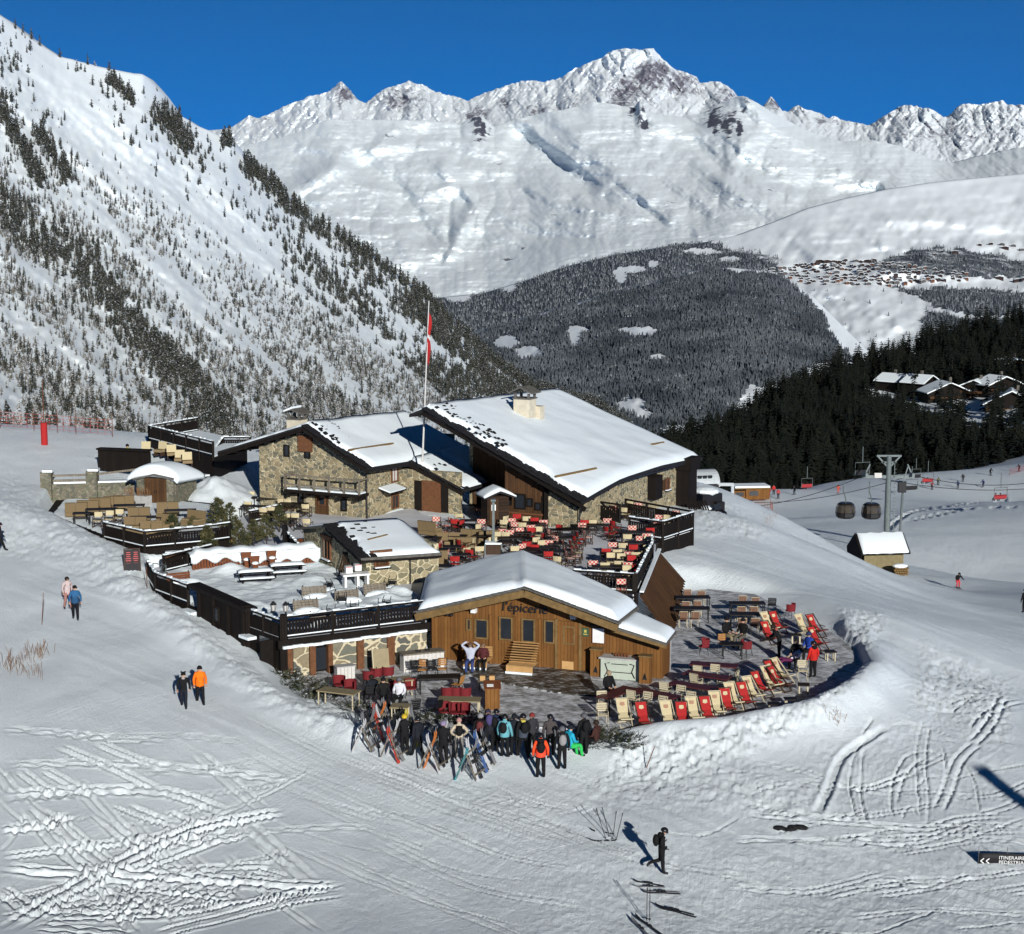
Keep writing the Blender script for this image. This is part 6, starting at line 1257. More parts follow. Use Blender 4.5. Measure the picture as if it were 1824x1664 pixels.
for px,py,lab in ((318,1040,'red brown bench half buried in snow by the terrace gate'),(560,1065,'pale wooden bench back showing above the terrace snow near the picnic tables'),(545,1090,'pale wooden bench back showing above the snow beside the lantern'),(618,1072,'pale wooden bench back in the middle of the snowed terrace'),(668,1060,'pale wooden bench back by the white table'),(575,1112,'pale bench back low in the snow behind the front railing')):
    p=atz(px,py,2.1); mt='wood_red' if px<400 else 'timber_grey'; boxthing('buried_bench',lab,'bench',(p.x,p.y,1.95),random.uniform(.1,.6),[('backrest',mt,lambda b:[b.box((0,.02*k,.32+.13*k),(1.35,.035,.115)) for k in range(4)]),('frame','beam_dark',lambda b:[b.bar((s*.6,.0,0),(s*.6,.09,.85),.05) for s in(-1,1)]),('snow','loose_snow',lambda b:b.ball((0,-.3,.2),.5,12,7,0,(1.5,.8,.55)))])
for i,(px,py) in enumerate(((545,1082),(590,1098),(632,1090),(655,1100),(690,1082),(610,1075),(700,1045),(585,1050))):
    p=atz(px,py,2.15); t=thing('upturned_chair',ORD[i]+' upturned metal chair from the left sticking out of the terrace snow' if 0 else ['black metal chair legs poking from snow beside the lantern post','black metal chair tipped in snow behind the middle of the front railing','black metal chair frame in snow near the railing end','black metal chair legs beside the last bench back','black metal chair tipped near the cabin roof edge','black metal chair frame between two bench backs','folded dark chair by the stone hut corner','black metal table frame upside down near the white table'][i],'chair',(p.x,p.y,2.0),random.uniform(0,6))
    b=MB()
    for s in(-1,1): b.tube([(s*.2,-.2,.0),(s*.22,.1,.55),(s*.2,.35,.1)],.02,5); b.tube([(s*.22,.1,.55),(s*.2,-.05,.75)],.02,5)
    b.tube([(-.22,.1,.55),(.22,.1,.55)],.02,5); b.build('frame','chair_black',t); b=MB(); b.sheet([[Vector((x,.1+.02*k,.3+.2*k)) for x in(-.2,.2)] for k in (0,1)],(0,.03,0)); b.build('seat','chair_black',t)
    b=MB(); b.ball((0,.1,.02),.4,12,6,0,(1.2,1,.6)); b.build('snow','loose_snow',t,smooth=True)
p=atz(633,1050,2.05); boxthing('white_table','white painted side table carrying two menu cubes on the snowy terrace','table',p,.35,[('tabletop','white_paint',lambda b:b.box((0,0,.85),(1.5,.7,.1))),('leg','white_paint',lambda b:b.box((-.6,0,.4),(.12,.55,.82))),('leg','white_paint',lambda b:b.box((.1,0,.4),(.12,.55,.82))),('leg','white_paint',lambda b:b.box((.65,0,.4),(.12,.55,.82)))])
for i,(px,lab) in enumerate(((621,'white cube with red rim on the white table, the one by the shutter'),(637,'white cube with red rim on the white table, the one by the hut corner'))):
    p=atz(px,1020+(-4*i),2.95); boxthing('menu_cube',lab,'box',(p.x,p.y,2.95),.35,[('body','white_paint',lambda b:b.box((0,0,.18),(.36,.36,.36))),('rim','canvas_red',lambda b:b.box((0,-.185,.33),(.34,.012,.04)))])
p=atz(617,1030,2.05); boxthing('leaning_grille','dark slatted shutter leaning on the stone hut','shutter',p,-.4,[('slats','frame_brown',lambda b:[b.bar((-.5+.13*k,0,0),(-.35+.13*k,.35,1.35),.07,.04) for k in range(8)]),('frame','beam_dark',lambda b:(b.bar((-.55,.02,.1),(.55,.02,.1),.05),b.bar((-.4,.36,1.35),(.65,.36,1.35),.08)))])
def lantern(px,py,z,lab):
    p=atz(px,py,z); return boxthing('lantern',lab,'lantern',p,0,[('glass','curtain',lambda b:b.tube([(0,0,.12),(0,0,.42)],[.09,.13],6)),('cap','iron',lambda b:b.tube([(0,0,.42),(0,0,.5),(0,0,.6)],[.19,.13,.02],6)),('frame','iron',lambda b:(b.tube([(0,0,0),(0,0,.12)],.05,6),[b.bar((.1*math.cos(a),.1*math.sin(a),.12),(.14*math.cos(a),.14*math.sin(a),.42),.02) for a in (0,1.05,2.1,3.14,4.19,5.24)]))])
lantern(509,1093,3.15,'black lantern on the corner post of the raised terrace'); lantern(487,1092,2.9,'black lantern on the dark entrance block beside the corner post')
b=MB(); b.box((-11.0,82.0,1.65),(.34,.34,3.0)); o=b.build('corner_post','timber_dark'); tag(o,'thick dark corner post of the raised terrace under the black lantern','post')
p=atz(879,985,1.92); t=thing('lamp_post','tall grey lamp post rising from a square snowy planter','lamp post',p); b=MB(); b.box((0,0,1.6),(.15,.15,3.2)); b.build('pole','steel_grey',t); b=MB(); b.box((0,-.12,3.28),(.3,.5,.12)); b.build('lamp_head','steel_grey',t); b=MB(); b.box((0,0,.3),(1.0,1.0,.6)); pb=b.build('planter','frame_brown',t)
for s in(-1,1):
    for q in(-1,1): b=MB(); b.box((s*.5,q*.5,.32),(.08,.08,.66)); b.build('corner_trim','steel_grey',pb)
b=MB(); b.box((0,0,.66),(1.0,1.0,.1)); b.build('planter_snow','roof_snow',pb)
# flagpole with a limp red flag
p0=atd(752,762,118.5); p1=atd(764,536,118.5); t=thing('flagpole','tall white flagpole between the two lodge roofs with a limp red flag','flagpole',(p0.x,p0.y,5.5)); b=MB(); b.tube([(p0.x,p0.y,5.5),(p1.x,p1.y,p1.z)],[.07,.035],8); b.build('pole','curtain',t,world=True)
a=atd(762,556,118.5); c=atd(758.5,645,118.5); rows=[]
for i in range(15):
    q=a.lerp(c,i/14); rows.append([q+Vector((.03+.27*u*(1-.35*math.sin(i*.45+u*2)**2),.10*math.sin(u*9+i*.5),-.25*u)) for u in (0,.2,.4,.6,.8,1)])
b=MB(); b.sheet(rows,(0,.012,0)); f=b.build('flag','canvas_red',t,world=True,smooth=True); b=MB(); b.sheet([[v+Vector((0,-.025,0)) for v in r] for r in rows[6:8]],(0,.01,0)); b.build('white_band','white_paint',f,world=True)
# A-board with chalked menu
p=atg(236,1021); t=thing('menu_board','dark standing menu board with rows of red and white writing in the snow','board',p,.25); plain('board_black',(.02,.018,.02),.6,.2,4); plain('chalk_red',(.45,.10,.10),.8,.2,4)
b=MB(); b.box((0,0,.72),(.85,.05,1.2),rx=-.15); b.build('panel','board_black',t); b=MB()
for s in(-1,1): b.bar((s*.45,-.12,0),(s*.42,.1,1.38),.06); b.bar((s*.45,.5,0),(s*.42,.1,1.36),.05)
b.bar((-.45,.1,1.36),(.45,.1,1.36),.06); b.build('frame','frame_brown',t); b=MB(); rn=random.Random(4)
for k in range(9):
    for x in(-.2,.2): w_=rn.uniform(.2,.32); b.box((x,-.035-.0+(k-4)*-.0165*-1,.72+(4-k)*.115),(w_,.01,.05),rx=-.15)
for v in range(len(b.v)): x,y,z=b.v[v]; b.v[v]=(x,y+(z-.72)*.15,z)
b.build('writing','chalk_red',t)
# ---------- small pines in planters
PINE=[]
def mpine(seed):
    r=random.Random(seed); V=[];Fc=[]
    def tuft(p,s):
        for k in range(9):
            d=Vector((r.gauss(0,1),r.gauss(0,1),r.gauss(.35,.8))).normalized(); e=d.cross(Vector((r.gauss(0,1),r.gauss(0,1),r.gauss(0,1)))).normalized()*s*.16; o=len(V); V.extend([p+e,p-e,p+d*s]); Fc.append((o,o+1,o+2))
    for L in range(9):
        z=.28+.72*L/8; R=.36*(1-z)**.6+.05
        for k in range(6):
            a=r.uniform(0,6.28); 
            for q in (.45,.75,1): tuft(Vector((math.cos(a)*R*q,math.sin(a)*R*q,z+.06*q)),.11)
    return np.array([tuple(v) for v in V]),np.array(Fc),np.zeros(len(Fc),int)
foliage('small_pine_needles',(.035,.042,.02),(.085,.075,.03),.08,1.5,.45)
PM=[meshof('crown',mpine(k),[M['small_pine_needles']]) for k in range(3)]
for i,(px,py,hh) in enumerate(((308,985,2.6),(390,962,2.9),(370,995,2.2),(425,985,2.2),(452,978,2.0),(345,965,1.8),(475,970,2.1),(410,945,2.0),(498,945,1.9))):
    p=atz(px,py,2.05); t=thing('small_pine',['small pine in the planter nearest the menu board','tallest small pine behind the barrel chairs','thin small pine standing in snow before the planters','small pine at the near end of the snowy bar','small pine beside the bar facing the hut','small pine behind the second planter','small pine at the hut end of the row','small pine below the cream chairs platform','last small pine in the shade by the stone hut'][i],'tree',(p.x,p.y,1.95),random.uniform(0,6),'small pines by the snowy bar'); c=bpy.data.objects.new('crown',PM[i%3]); COL.objects.link(c); c.parent=t; hh*=.86; c.scale=(hh*.95,hh*.95,hh); b=MB(); b.tube([(0,0,0),(.03,0,hh*.5),(0,0,hh*.95)],[.045,.03,.012],6); b.build('trunk','bark',t)
for i,(px,py,w_) in enumerate(((308,1000,.95),(342,990,1.1),(395,985,1.2))):
    p=atz(px,py,2.05); boxthing('planter_box',['square wooden planter with the pine by the menu board','long wooden planter next to the square one','long wooden planter behind the barrel chair'][i],'planter',(p.x,p.y,1.98),.15,[('box','timber_brown',lambda b:b.box((0,0,.3),(w_,.6,.62))),('trim','beam_dark',lambda b:b.box((0,0,.6),(w_+.08,.68,.06))),('planter_snow','loose_snow',lambda b:b.box((0,0,.64),(w_-.1,.5,.06)))])
for i,(px,py) in enumerate(((402,985),(532,990))):
    p=atz(px,py,2.05); boxthing('barrel_chair',['tan barrel chair among the small pines','red brown barrel chair beside the stone hut'][i],'chair',(p.x,p.y,1.98),2.6,[('backrest','wood_orange' if i==0 else 'wood_red',lambda b:b.tube([(0,-.22,.75),(0,-.30,.77)],.33,14)),('seat','wood_red',lambda b:b.box((0,0,.45),(.5,.5,.06))),('leg','wood_red',lambda b:b.tube([(0,0,0),(0,0,.43)],.2,10))])
# evergreen branches heaped along the terrace front
def heap(seed):
    r=random.Random(seed); V=[];Fc=[]
    for k in range(70):
        a=r.uniform(0,6.28); q=r.random()**.6; p=Vector((math.cos(a)*q*.8,math.sin(a)*q*.45,r.uniform(.02,.5)*(1-q*.6))); d=Vector((math.cos(a)+r.gauss(0,.5),math.sin(a)+r.gauss(0,.5),r.uniform(.1,.9))).normalized(); L=r.uniform(.25,.5); s=d.cross(Vector((0,0,1))).normalized()
        for j in range(7):
            c=p+d*L*j/7; w_=L*.32*(1-j/8)
            for sg in(-1,1): o=len(V); t=c+s*w_*sg+d*.06+Vector((0,0,r.uniform(-.05,.03))); V.extend([c,c+d*.05,t]); Fc.append((o,o+1,o+2))
    return np.array([tuple(v) for v in V]),np.array(Fc),np.zeros(len(Fc),int)
foliage('fir_branches',(.022,.030,.018),(.06,.06,.03),.16,1.2,.4)
HM=[meshof('foliage',heap(k),[M['fir_branches']]) for k in range(3)]
for i,(px,py,s) in enumerate(((515,1218,1.3),(545,1235,1.5),(570,1250,1.3),(640,1268,1.0),(690,1280,1.0),(735,1288,1.1),(780,1290,1.2),(830,1288,1.2),(880,1292,1.1),(1060,1325,1.3),(1085,1328,1.4),(1108,1325,1.1),(590,1235,1.0))):
    p=atg(px,py); t=thing('evergreen_bush',['evergreen branches at the foot of the dark timber flank','evergreen heap next along from the timber flank','evergreen heap nearest the snow path beside the khaki table','evergreen branches behind the first ski rack','evergreen branches behind the second ski rack','evergreen branches behind the third ski rack','evergreen branches behind the lilac hat','evergreen branches beside the pink hat','evergreen branches behind the queue','evergreen branches behind the person in green trousers','evergreen heap at the end of the queue','last evergreen heap toward the deckchairs','snowy evergreen tuft under the khaki table'][i],'bush',(p.x,p.y,p.z-.05),random.uniform(-.4,.4),'evergreen branches along the terrace front'); c=bpy.data.objects.new('foliage',HM[i%3]); COL.objects.link(c); c.parent=t; c.scale=(s,s,s*1.1)
# ================= people
def col(c):
    n='cloth_'+'_'.join(str(int(x*1000)) for x in c)
    if n not in M: plain(n,c,.8,.22,9)
    return n
BK=(.008,.008,.009); DK=(.012,.014,.02); SKIN='skin'; plain('skin',(.42,.25,.17),.6,.12,6); plain('boot',(.03,.03,.033),.5,.3,5); plain('eye_white',(.3,.28,.26),.4,.1,2); plain('helmet_gloss',(.012,.012,.014),.25,.2,3); plain('goggle_lens',(.05,.05,.06),.15,.3,3)
J0=dict(pel=(0,0,.95),wai=(0,0,1.1),che=(0,.0,1.33),nec=(0,.01,1.49),hea=(0,.03,1.60),top=(0,.025,1.70),
 shL=(-.185,0,1.42),elL=(-.27,-.02,1.16),wrL=(-.28,.08,.93),haL=(-.28,.11,.85),shR=(.185,0,1.42),elR=(.27,-.02,1.16),wrR=(.28,.08,.93),haR=(.28,.11,.85),
 hiL=(-.095,0,.88),knL=(-.11,.03,.50),anL=(-.12,0,.10),toL=(-.14,.17,.045),hiR=(.095,0,.88),knR=(.11,.03,.50),anR=(.12,0,.10),toR=(.14,.17,.045))
RAD=dict(pel=.155,wai=.150,che=.175,nec=.066,hea=.102,top=.085,sh=.088,el=.066,wr=.052,ha=.044,hi=.112,kn=.082,an=.066,to=.052)
POSES={'stand':{},'walk':dict(knL=(-.11,.16,.52),anL=(-.12,.28,.14),toL=(-.13,.45,.09),knR=(.11,-.02,.50),anR=(.12,-.26,.14),toR=(.13,-.12,.045),elL=(-.27,-.1,1.17),wrL=(-.27,-.08,.95),haL=(-.27,-.06,.87),elR=(.27,.06,1.17),wrR=(.26,.2,1.0),haR=(.26,.24,.93)),
'stride':dict(knR=(.10,.02,.50),anR=(.11,.05,.1),toR=(.12,.24,.045),knL=(-.09,-.03,.50),anL=(-.10,-.42,.42),toL=(-.10,-.52,.27),hea=(0,.09,1.57),top=(0,.12,1.66),nec=(0,.03,1.48),elL=(-.27,-.08,1.18),wrL=(-.2,.1,1.02),haL=(-.15,.16,1.0),elR=(.27,-.08,1.18),wrR=(.2,.1,1.02),haR=(.15,.16,1.0)),
'sit':dict(pel=(0,0,.55),wai=(0,-.02,.70),che=(0,-.02,.95),nec=(0,0,1.11),hea=(0,.03,1.22),top=(0,.03,1.32),shL=(-.185,-.02,1.04),shR=(.185,-.02,1.04),elL=(-.26,.02,.78),elR=(.26,.02,.78),wrL=(-.18,.25,.70),haL=(-.14,.32,.70),wrR=(.18,.25,.70),haR=(.14,.32,.70),hiL=(-.10,.05,.53),hiR=(.10,.05,.53),knL=(-.14,.45,.53),knR=(.14,.45,.53),anL=(-.14,.47,.11),anR=(.14,.50,.11),toL=(-.15,.64,.05),toR=(.15,.67,.05)),
'lean':dict(wai=(0,.04,1.09),che=(0,.18,1.28),nec=(0,.27,1.41),hea=(0,.33,1.50),top=(0,.37,1.59),shL=(-.185,.2,1.37),shR=(.185,.2,1.37),elL=(-.25,.27,1.10),elR=(.25,.27,1.10),wrL=(-.18,.46,1.0),haL=(-.15,.53,.98),wrR=(.18,.46,1.0),haR=(.15,.53,.98)),
'lounge':dict(pel=(0,0,.42),wai=(0,-.12,.5),che=(0,-.32,.68),nec=(0,-.42,.82),hea=(0,-.46,.93),top=(0,-.48,1.03),shL=(-.185,-.38,.78),shR=(.185,-.38,.78),elL=(-.26,-.2,.58),elR=(.26,-.2,.58),wrL=(-.16,.02,.55),haL=(-.1,.08,.55),wrR=(.16,.02,.55),haR=(.1,.08,.55),hiL=(-.10,.05,.41),hiR=(.10,.05,.41),knL=(-.13,.45,.5),knR=(.13,.45,.5),anL=(-.13,.8,.18),anR=(.13,.8,.18),toL=(-.14,.9,.28),toR=(.14,.9,.28)),
'hips':dict(elL=(-.36,-.1,1.2),wrL=(-.22,.05,1.03),haL=(-.17,.09,1.0),elR=(.36,-.1,1.2),wrR=(.22,.05,1.03),haR=(.17,.09,1.0)),
'ski':dict(pel=(0,-.12,.74),wai=(0,-.05,.90),che=(0,.1,1.1),nec=(0,.18,1.24),hea=(0,.24,1.34),top=(0,.26,1.44),shL=(-.185,.1,1.18),shR=(.185,.1,1.18),elL=(-.32,.18,.98),elR=(.32,.18,.98),wrL=(-.33,.4,.9),wrR=(.33,.4,.9),haL=(-.33,.47,.9),haR=(.33,.47,.9),hiL=(-.1,-.1,.70),hiR=(.1,-.1,.70),knL=(-.12,.14,.46),knR=(.12,.14,.46),anL=(-.12,-.02,.13),anR=(.12,-.02,.13),toL=(-.12,.17,.07),toR=(.12,.17,.07))}
BON=[('pel','wai','j'),('wai','che','j'),('che','nec','j'),('nec','hea','s'),('hea','top','s')]
for q in 'LR': BON+=[('che','sh'+q,'j'),('sh'+q,'el'+q,'j'),('el'+q,'wr'+q,'j'),('wr'+q,'ha'+q,'g'),('pel','hi'+q,'t'),('hi'+q,'kn'+q,'t'),('kn'+q,'an'+q,'t'),('an'+q,'to'+q,'b')]
BODY={}
def bodymesh(pose,mats,arms=None):
    J=dict(J0); J.update(POSES[pose]); J.update(arms or {})
    me=bpy.data.meshes.new('sk'); ks=list(J); me.from_pydata([J[k] for k in ks],[(ks.index(a),ks.index(c)) for a,c,_ in BON],[])
    o=bpy.data.objects.new('sk',me); COL.objects.link(o); md=o.modifiers.new('s','SKIN'); md.use_smooth_shade=True
    for k,v in zip(ks,me.skin_vertices[0].data):
        r=RAD.get(k,RAD.get(k[:2])); v.radius=(r*1.06 if k in('pel','wai','che') else r,r*(.78 if k in('wai','che','pel') else 1)); v.use_root=(k=='pel')
    o.modifiers.new('u','SUBSURF').levels=1; o.modifiers['u'].render_levels=1
    dg=bpy.context.evaluated_depsgraph_get(); m2=bpy.data.meshes.new_from_object(o.evaluated_get(dg)); bpy.data.objects.remove(o)
    m2.materials.clear()
    for m in mats: m2.materials.append(M[m])
    segs=[(Vector(J[a]),Vector(J[c]),{'j':0,'t':1,'s':2,'g':3,'b':4}[t],(RAD.get(a,RAD.get(a[:2]))+RAD.get(c,RAD.get(c[:2])))/2) for a,c,t in BON]
    for p in m2.polygons:
        best=9
        for a,c,t,r in segs:
            d=c-a; k=max(0,min(1,(p.center-a).dot(d)/d.length_squared)); q=(p.center-a-d*k).length-r
            if q<best: best=q; p.material_index=t
        p.use_smooth=True
    bm=bmesh.new(); bm.from_mesh(m2)
    def prim(vs,fs,mi):
        V=[bm.verts.new(v) for v in vs]
        for f in fs: q=bm.faces.new([V[i] for i in f]); q.material_index=mi; q.smooth=True
    H=Vector(J['hea']); U=(Vector(J['top'])-H).normalized(); Fw=(Vector((0,1,0))-U*U.y).normalized(); R=Fw.cross(U)
    hp=lambda x,y,z:H+R*x+Fw*y+U*z
    prim([hp(-.018,.095,.0),hp(.018,.095,.0),hp(0,.128,-.005),hp(0,.10,.05)],[(0,1,2),(1,3,2),(3,0,2)],2)
    for s in(-1,1):
        prim([hp(s*.098,-.01,-.02),hp(s*.118,-.03,.03),hp(s*.098,.025,.04),hp(s*.10,.01,-.03)],[(0,1,2),(0,2,3)],2)
        prim([hp(s*.022,.1015,.028),hp(s*.05,.093,.028),hp(s*.05,.093,.044),hp(s*.022,.1015,.044)],[(0,1,2,3)],5)
    prim([hp(-.028,.1,-.04),hp(.028,.1,-.04),hp(.024,.1,-.05),hp(-.024,.1,-.05)],[(0,1,2,3)],5)
    for q in 'LR':
        w=Vector(J['wr'+q]); h=Vector(J['ha'+q]); d=(h-w).normalized(); sd=d.cross(Vector((0,0,1)) if abs(d.z)<.8 else Vector((0,1,0))).normalized(); n=d.cross(sd)
        for k,(off,l) in enumerate(((-.03,.06),(-.01,.075),(.01,.07),(.03,.055),(.05,.05))):
            a=h+sd*off*.9+d*(.022 if k<4 else -.01); m=a+d*l*.55+n*.008+(sd*.02 if k==4 else Vector()); e=m+d*l*.4+n*.026; r=.011
            P=[]
            for p_,rr in((a,r),(m,r*.95),(e,r*.7)): P+=[p_+sd*rr+n*rr,p_-sd*rr+n*rr,p_-sd*rr-n*rr,p_+sd*rr-n*rr]
            prim(P,[(i,(i+1)%4,4+(i+1)%4,4+i) for i in range(4)]+[(4+i,4+(i+1)%4,8+(i+1)%4,8+i) for i in range(4)]+[(8,9,10,11)],3)
    bm.to_mesh(m2); bm.free(); m2.name='person'
    return m2,J,(hp,H,U)
def person(label,loc,rz,jacket,trousers,pose='stand',head=('beanie',BK),pack=None,sc=1.,gloves=BK,hem=None,hood=None,boots=None,group=None,cat='person',arms=None,collar=None):
    me,J,(hp,H,U)=bodymesh(pose,[col(jacket),col(trousers),'skin',col(gloves) if gloves else 'skin',col(boots) if boots else 'boot','eye_white'],arms)
    o=bpy.data.objects.new('person',me); COL.objects.link(o); o.location=loc; o.rotation_euler=(0,0,rz); o.scale=(sc,sc,sc); tag(o,label,cat,group)
    rot=U.to_track_quat('Z','Y').to_matrix()
    def headball(name,mat,r,c,sc_,cut=None):
        b=MB(); b.ball((0,0,0),r,14,9,0,sc_); V=[]
        for v in b.v:
            v=Vector(v)
            if cut is not None and v.z<cut*r: v.z=cut*r
            V.append(tuple(hp(v.x+c[0],v.y+c[1],v.z+c[2])))
        b.v=V; return b.build(name,mat,o,smooth=True)
    t,hc=head
    if t=='helmet': headball('helmet',col(hc) if hc!=BK else 'helmet_gloss',.135,(0,-.012,.055),(.95,1.08,1),-.25); b=MB(); b.tube([hp(x,math.sqrt(max(0,.135**2-x*x))*1.05-.015,.035) for x in (-.115,-.08,-.03,.03,.08,.115)],.026,6); b.build('goggles','goggle_lens',o)
    elif t=='beanie': headball('hat',col(hc),.122,(0,-.008,.05),(.97,1.05,1.12),-.15)
    elif t=='hair': headball('hair',col(hc),.119,(0,-.022,.045),(1,1.05,1),-.9 if pose!='x' else 0)
    if t=='ears':
        headball('hat',col(hc),.122,(0,-.008,.05),(.97,1.05,1.1),-.15); b=MB()
        for s in(-1,1): b.ball(hp(s*.085,-.01,.165),.045,8,5)
        b.build('hat_ears',col(hc),o)
    if hood: b=MB(); c=Vector(J['nec']); b.ball(c+Vector((0,-.09,.0)),.13,10,6,0,(1.1,.75,.8)); b.build('hood',col(hood),o,smooth=True)
    if collar: b=MB(); c=Vector(J['nec']); b.tube([c+Vector((0,0,-.05)),c+Vector((0,.0,.045))],[.105,.1],10); b.build('scarf',col(collar),o)
    if hem: 
        b=MB(); c=Vector(J['wai']); pz=Vector(J['pel']); d=(c-pz); b.tube([pz-d*.45,pz+d*.3,c+d*.25,c+d*.6],[.195,.205,.195,.185],12,cap=False); b.build('jacket_hem',col(hem),o,smooth=True)
    if pack:
        c=Vector(J['che']); d=(Vector(J['nec'])-Vector(J['wai'])).normalized(); back=Vector((0,-1,0))-d*(-d.y); b=MB(); b.ball(c+back*.21-d*.06,.17,10,7,0,(.95,.72,1.35)); pk=b.build('backpack',col(pack),o,smooth=True); b=MB()
        for s in(-1,1): b.tube([c+Vector((s*.11,-.17,.1)),Vector(J['nec'])+Vector((s*.12,0,-.02)),c+Vector((s*.13,.16,.0)),c+Vector((s*.14,-.1,-.2))],.02,5)
        b.build('strap',col(tuple(x*.7 for x in pack)),pk)
    return o
def G(px,py,z0=-1.): return atg(px,py,z0)
def Zt(px,py,z=0.): return atz(px,py,z)
ORA=(.80,.16,.008); CYA=(.02,.33,.48); 
person('person all in black striding with hands in pockets, backpack and helmet, near the lying skis',G(1178,1557),-1.45,BK,BK,'stride',('helmet',BK),BK,1.0,hood=BK)
person('person in black with an animal ear hat walking beside the orange jacket',G(328,1262),pi+.1,BK,DK,'walk',('ears',BK),None,.95,gloves=None,collar=(.35,.3,.3))
person('person in a bright orange jacket and black trousers walking down the snow path',G(357,1256),pi+.25,ORA,BK,'walk',('beanie',BK),None,1.03,gloves=None,hem=ORA)
person('person in olive vest over a pale pink hoodie walking behind the blue jacket',G(121,1086),pi+.5,(.48,.38,.37),(.3,.15,.13),'walk',('hair',(.02,.012,.01)),(.03,.035,.02),1.,gloves=None)
person('person in a blue jacket and black trousers walking down the upper path',G(135,1104),pi+.2,(.025,.10,.22),BK,'walk',('beanie',BK),None,1.02,gloves=None,hem=(.02,.07,.15))
person('person seen from behind in a glowing red and black jacket behind the queue',G(963,1387),.05,(.75,.075,.02),BK,'stand',('helmet',BK),BK,1.08,hem=(.85,.07,.03),hood=BK)
person('person in dark jacket with a small grey backpack next to the glowing red jacket',G(1001,1372),.1,BK,BK,'stand',('helmet',(.12,.12,.13)),(.25,.24,.24),1.05)
person('person in cyan jacket and bright green ski trousers perched beside the bush',G(1015,1352),-.9,CYA,(.03,.42,.09),'sit',('helmet',DK),None,1.05)
person('person in black jacket with a yellow neck warmer and dark helmet in the queue',G(932,1352),.3,BK,BK,'walk',('helmet',BK),BK,1.1,collar=(.5,.42,.08),hem=(.05,.06,.08))
person('person in a pale blue jacket with black backpack and helmet in the queue',G(899,1350),-.3,(.12,.33,.38),BK,'stand',('helmet',BK),BK,1.06,hem=(.12,.33,.38))
person('person in dark clothes with a violet hood at the head of the queue',G(872,1342),.2,DK,BK,'lean',('helmet',(.03,.025,.05)),(.06,.05,.14),1.08,hood=(.06,.05,.16))
person('person in a black vest with cream sleeves and pink hat by the ski racks',G(818,1352),.1,(.45,.38,.28),(.18,.17,.16),'hips',('beanie',(.42,.22,.20)),BK,1.0)
person('person in black with a yellow emblem helmet between the first ski racks',G(721,1345),.2,BK,BK,'stand',('helmet',(.55,.38,.03)),None,1.0)
person('person in black with a lilac hat by the third ski rack',G(790,1362),-.1,BK,BK,'stand',('beanie',(.25,.20,.33)),None,1.05)
person('person in dark red brown jacket sitting by the bush behind the green trousers',G(1062,1342),1.0,(.05,.02,.016),BK,'sit',('hair',(.03,.02,.015)),None,1.05)
person('person in dark blue helmet standing close behind the pale blue jacket',G(916,1348),-.2,DK,BK,'stand',('helmet',DK),None,1.04)
person('person in a white jacket seated at the small square khaki table',Zt(712,1262),pi-.2,(.62,.62,.66),BK,'sit',('helmet',(.12,.12,.13)),None,1.05)
person('person in black seated with a black backpack beside the white jacket',Zt(683,1262),pi+.3,BK,BK,'sit',('beanie',BK),(.05,.045,.03),1.05)
person('person in dark navy seated at the near end of the long khaki table',Zt(662,1254),.6,DK,BK,'sit',('hair',(.02,.014,.01)),None,1.0)
person('person in a striped top stretching on the pallet bench',atz(838,1196,.0)+Vector((0,0,-.02)),pi-.1,(.42,.44,.52),(.03,.05,.16),'sit',('hair',(.10,.06,.04)),None,1.08,gloves=None,arms=dict(elL=(-.42,-.05,1.22),wrL=(-.2,-.08,1.36),haL=(-.12,-.1,1.36),elR=(.42,-.05,1.22),wrR=(.2,-.08,1.36),haR=(.12,-.1,1.36)))
person('person in a maroon jacket sitting on the pallet bench',atz(861,1194,.0)+Vector((0,0,-.02)),pi-.2,(.075,.018,.02),BK,'sit',('hair',(.16,.09,.05)),None,1.02,gloves=None)
person('person in black seated alone at the wine red table nearest the boards',Zt(1084,1250),-2.6,BK,BK,'sit',('hair',(.30,.22,.14)),None,1.08,gloves=None)
person('person in black seated nearer the cabin at the bistro table',Zt(1293,1150),-2.4,BK,(.20,.16,.10),'sit',('beanie',BK),None,1.1,gloves=None)
person('person in black seated nearer the snow bank at the bistro table',Zt(1323,1152),2.4,BK,(.1,.09,.07),'sit',('beanie',BK),None,1.1,gloves=None)
person('person in black standing among the deckchairs at the far side',Zt(1388,1172),1.5,BK,BK,'lean',('hair',(.02,.015,.01)),None,1.05,hood=(.3,.09,.07))
person('person in dark jacket seated behind the purple trousers',Zt(1418,1190),2.6,BK,BK,'sit',('hair',(.02,.014,.012)),None,1.08,gloves=None)
person('person with a white top and purple trousers reclining in a deckchair',Zt(1408,1192),1.9,(.66,.60,.68),(.10,.015,.06),'lounge',('hair',(.03,.02,.02)),None,1.1,gloves=None)
person('person in bright blue jacket seated beside the standing red jacket',Zt(1440,1178),2.2,(.02,.06,.30),BK,'sit',('helmet',(.02,.03,.08)),None,1.1)
person('person in a red jacket and black trousers standing at the terrace rim',Zt(1448,1208),.5,(.50,.02,.015),BK,'stand',('helmet',BK),None,1.04,hem=(.45,.02,.015),hood=BK)
person('person in a yellow jacket sitting far back by the raised platform',Zt(228,828,4.3),pi,(.35,.38,.03),BK,'sit',('beanie',BK),None,1.1)
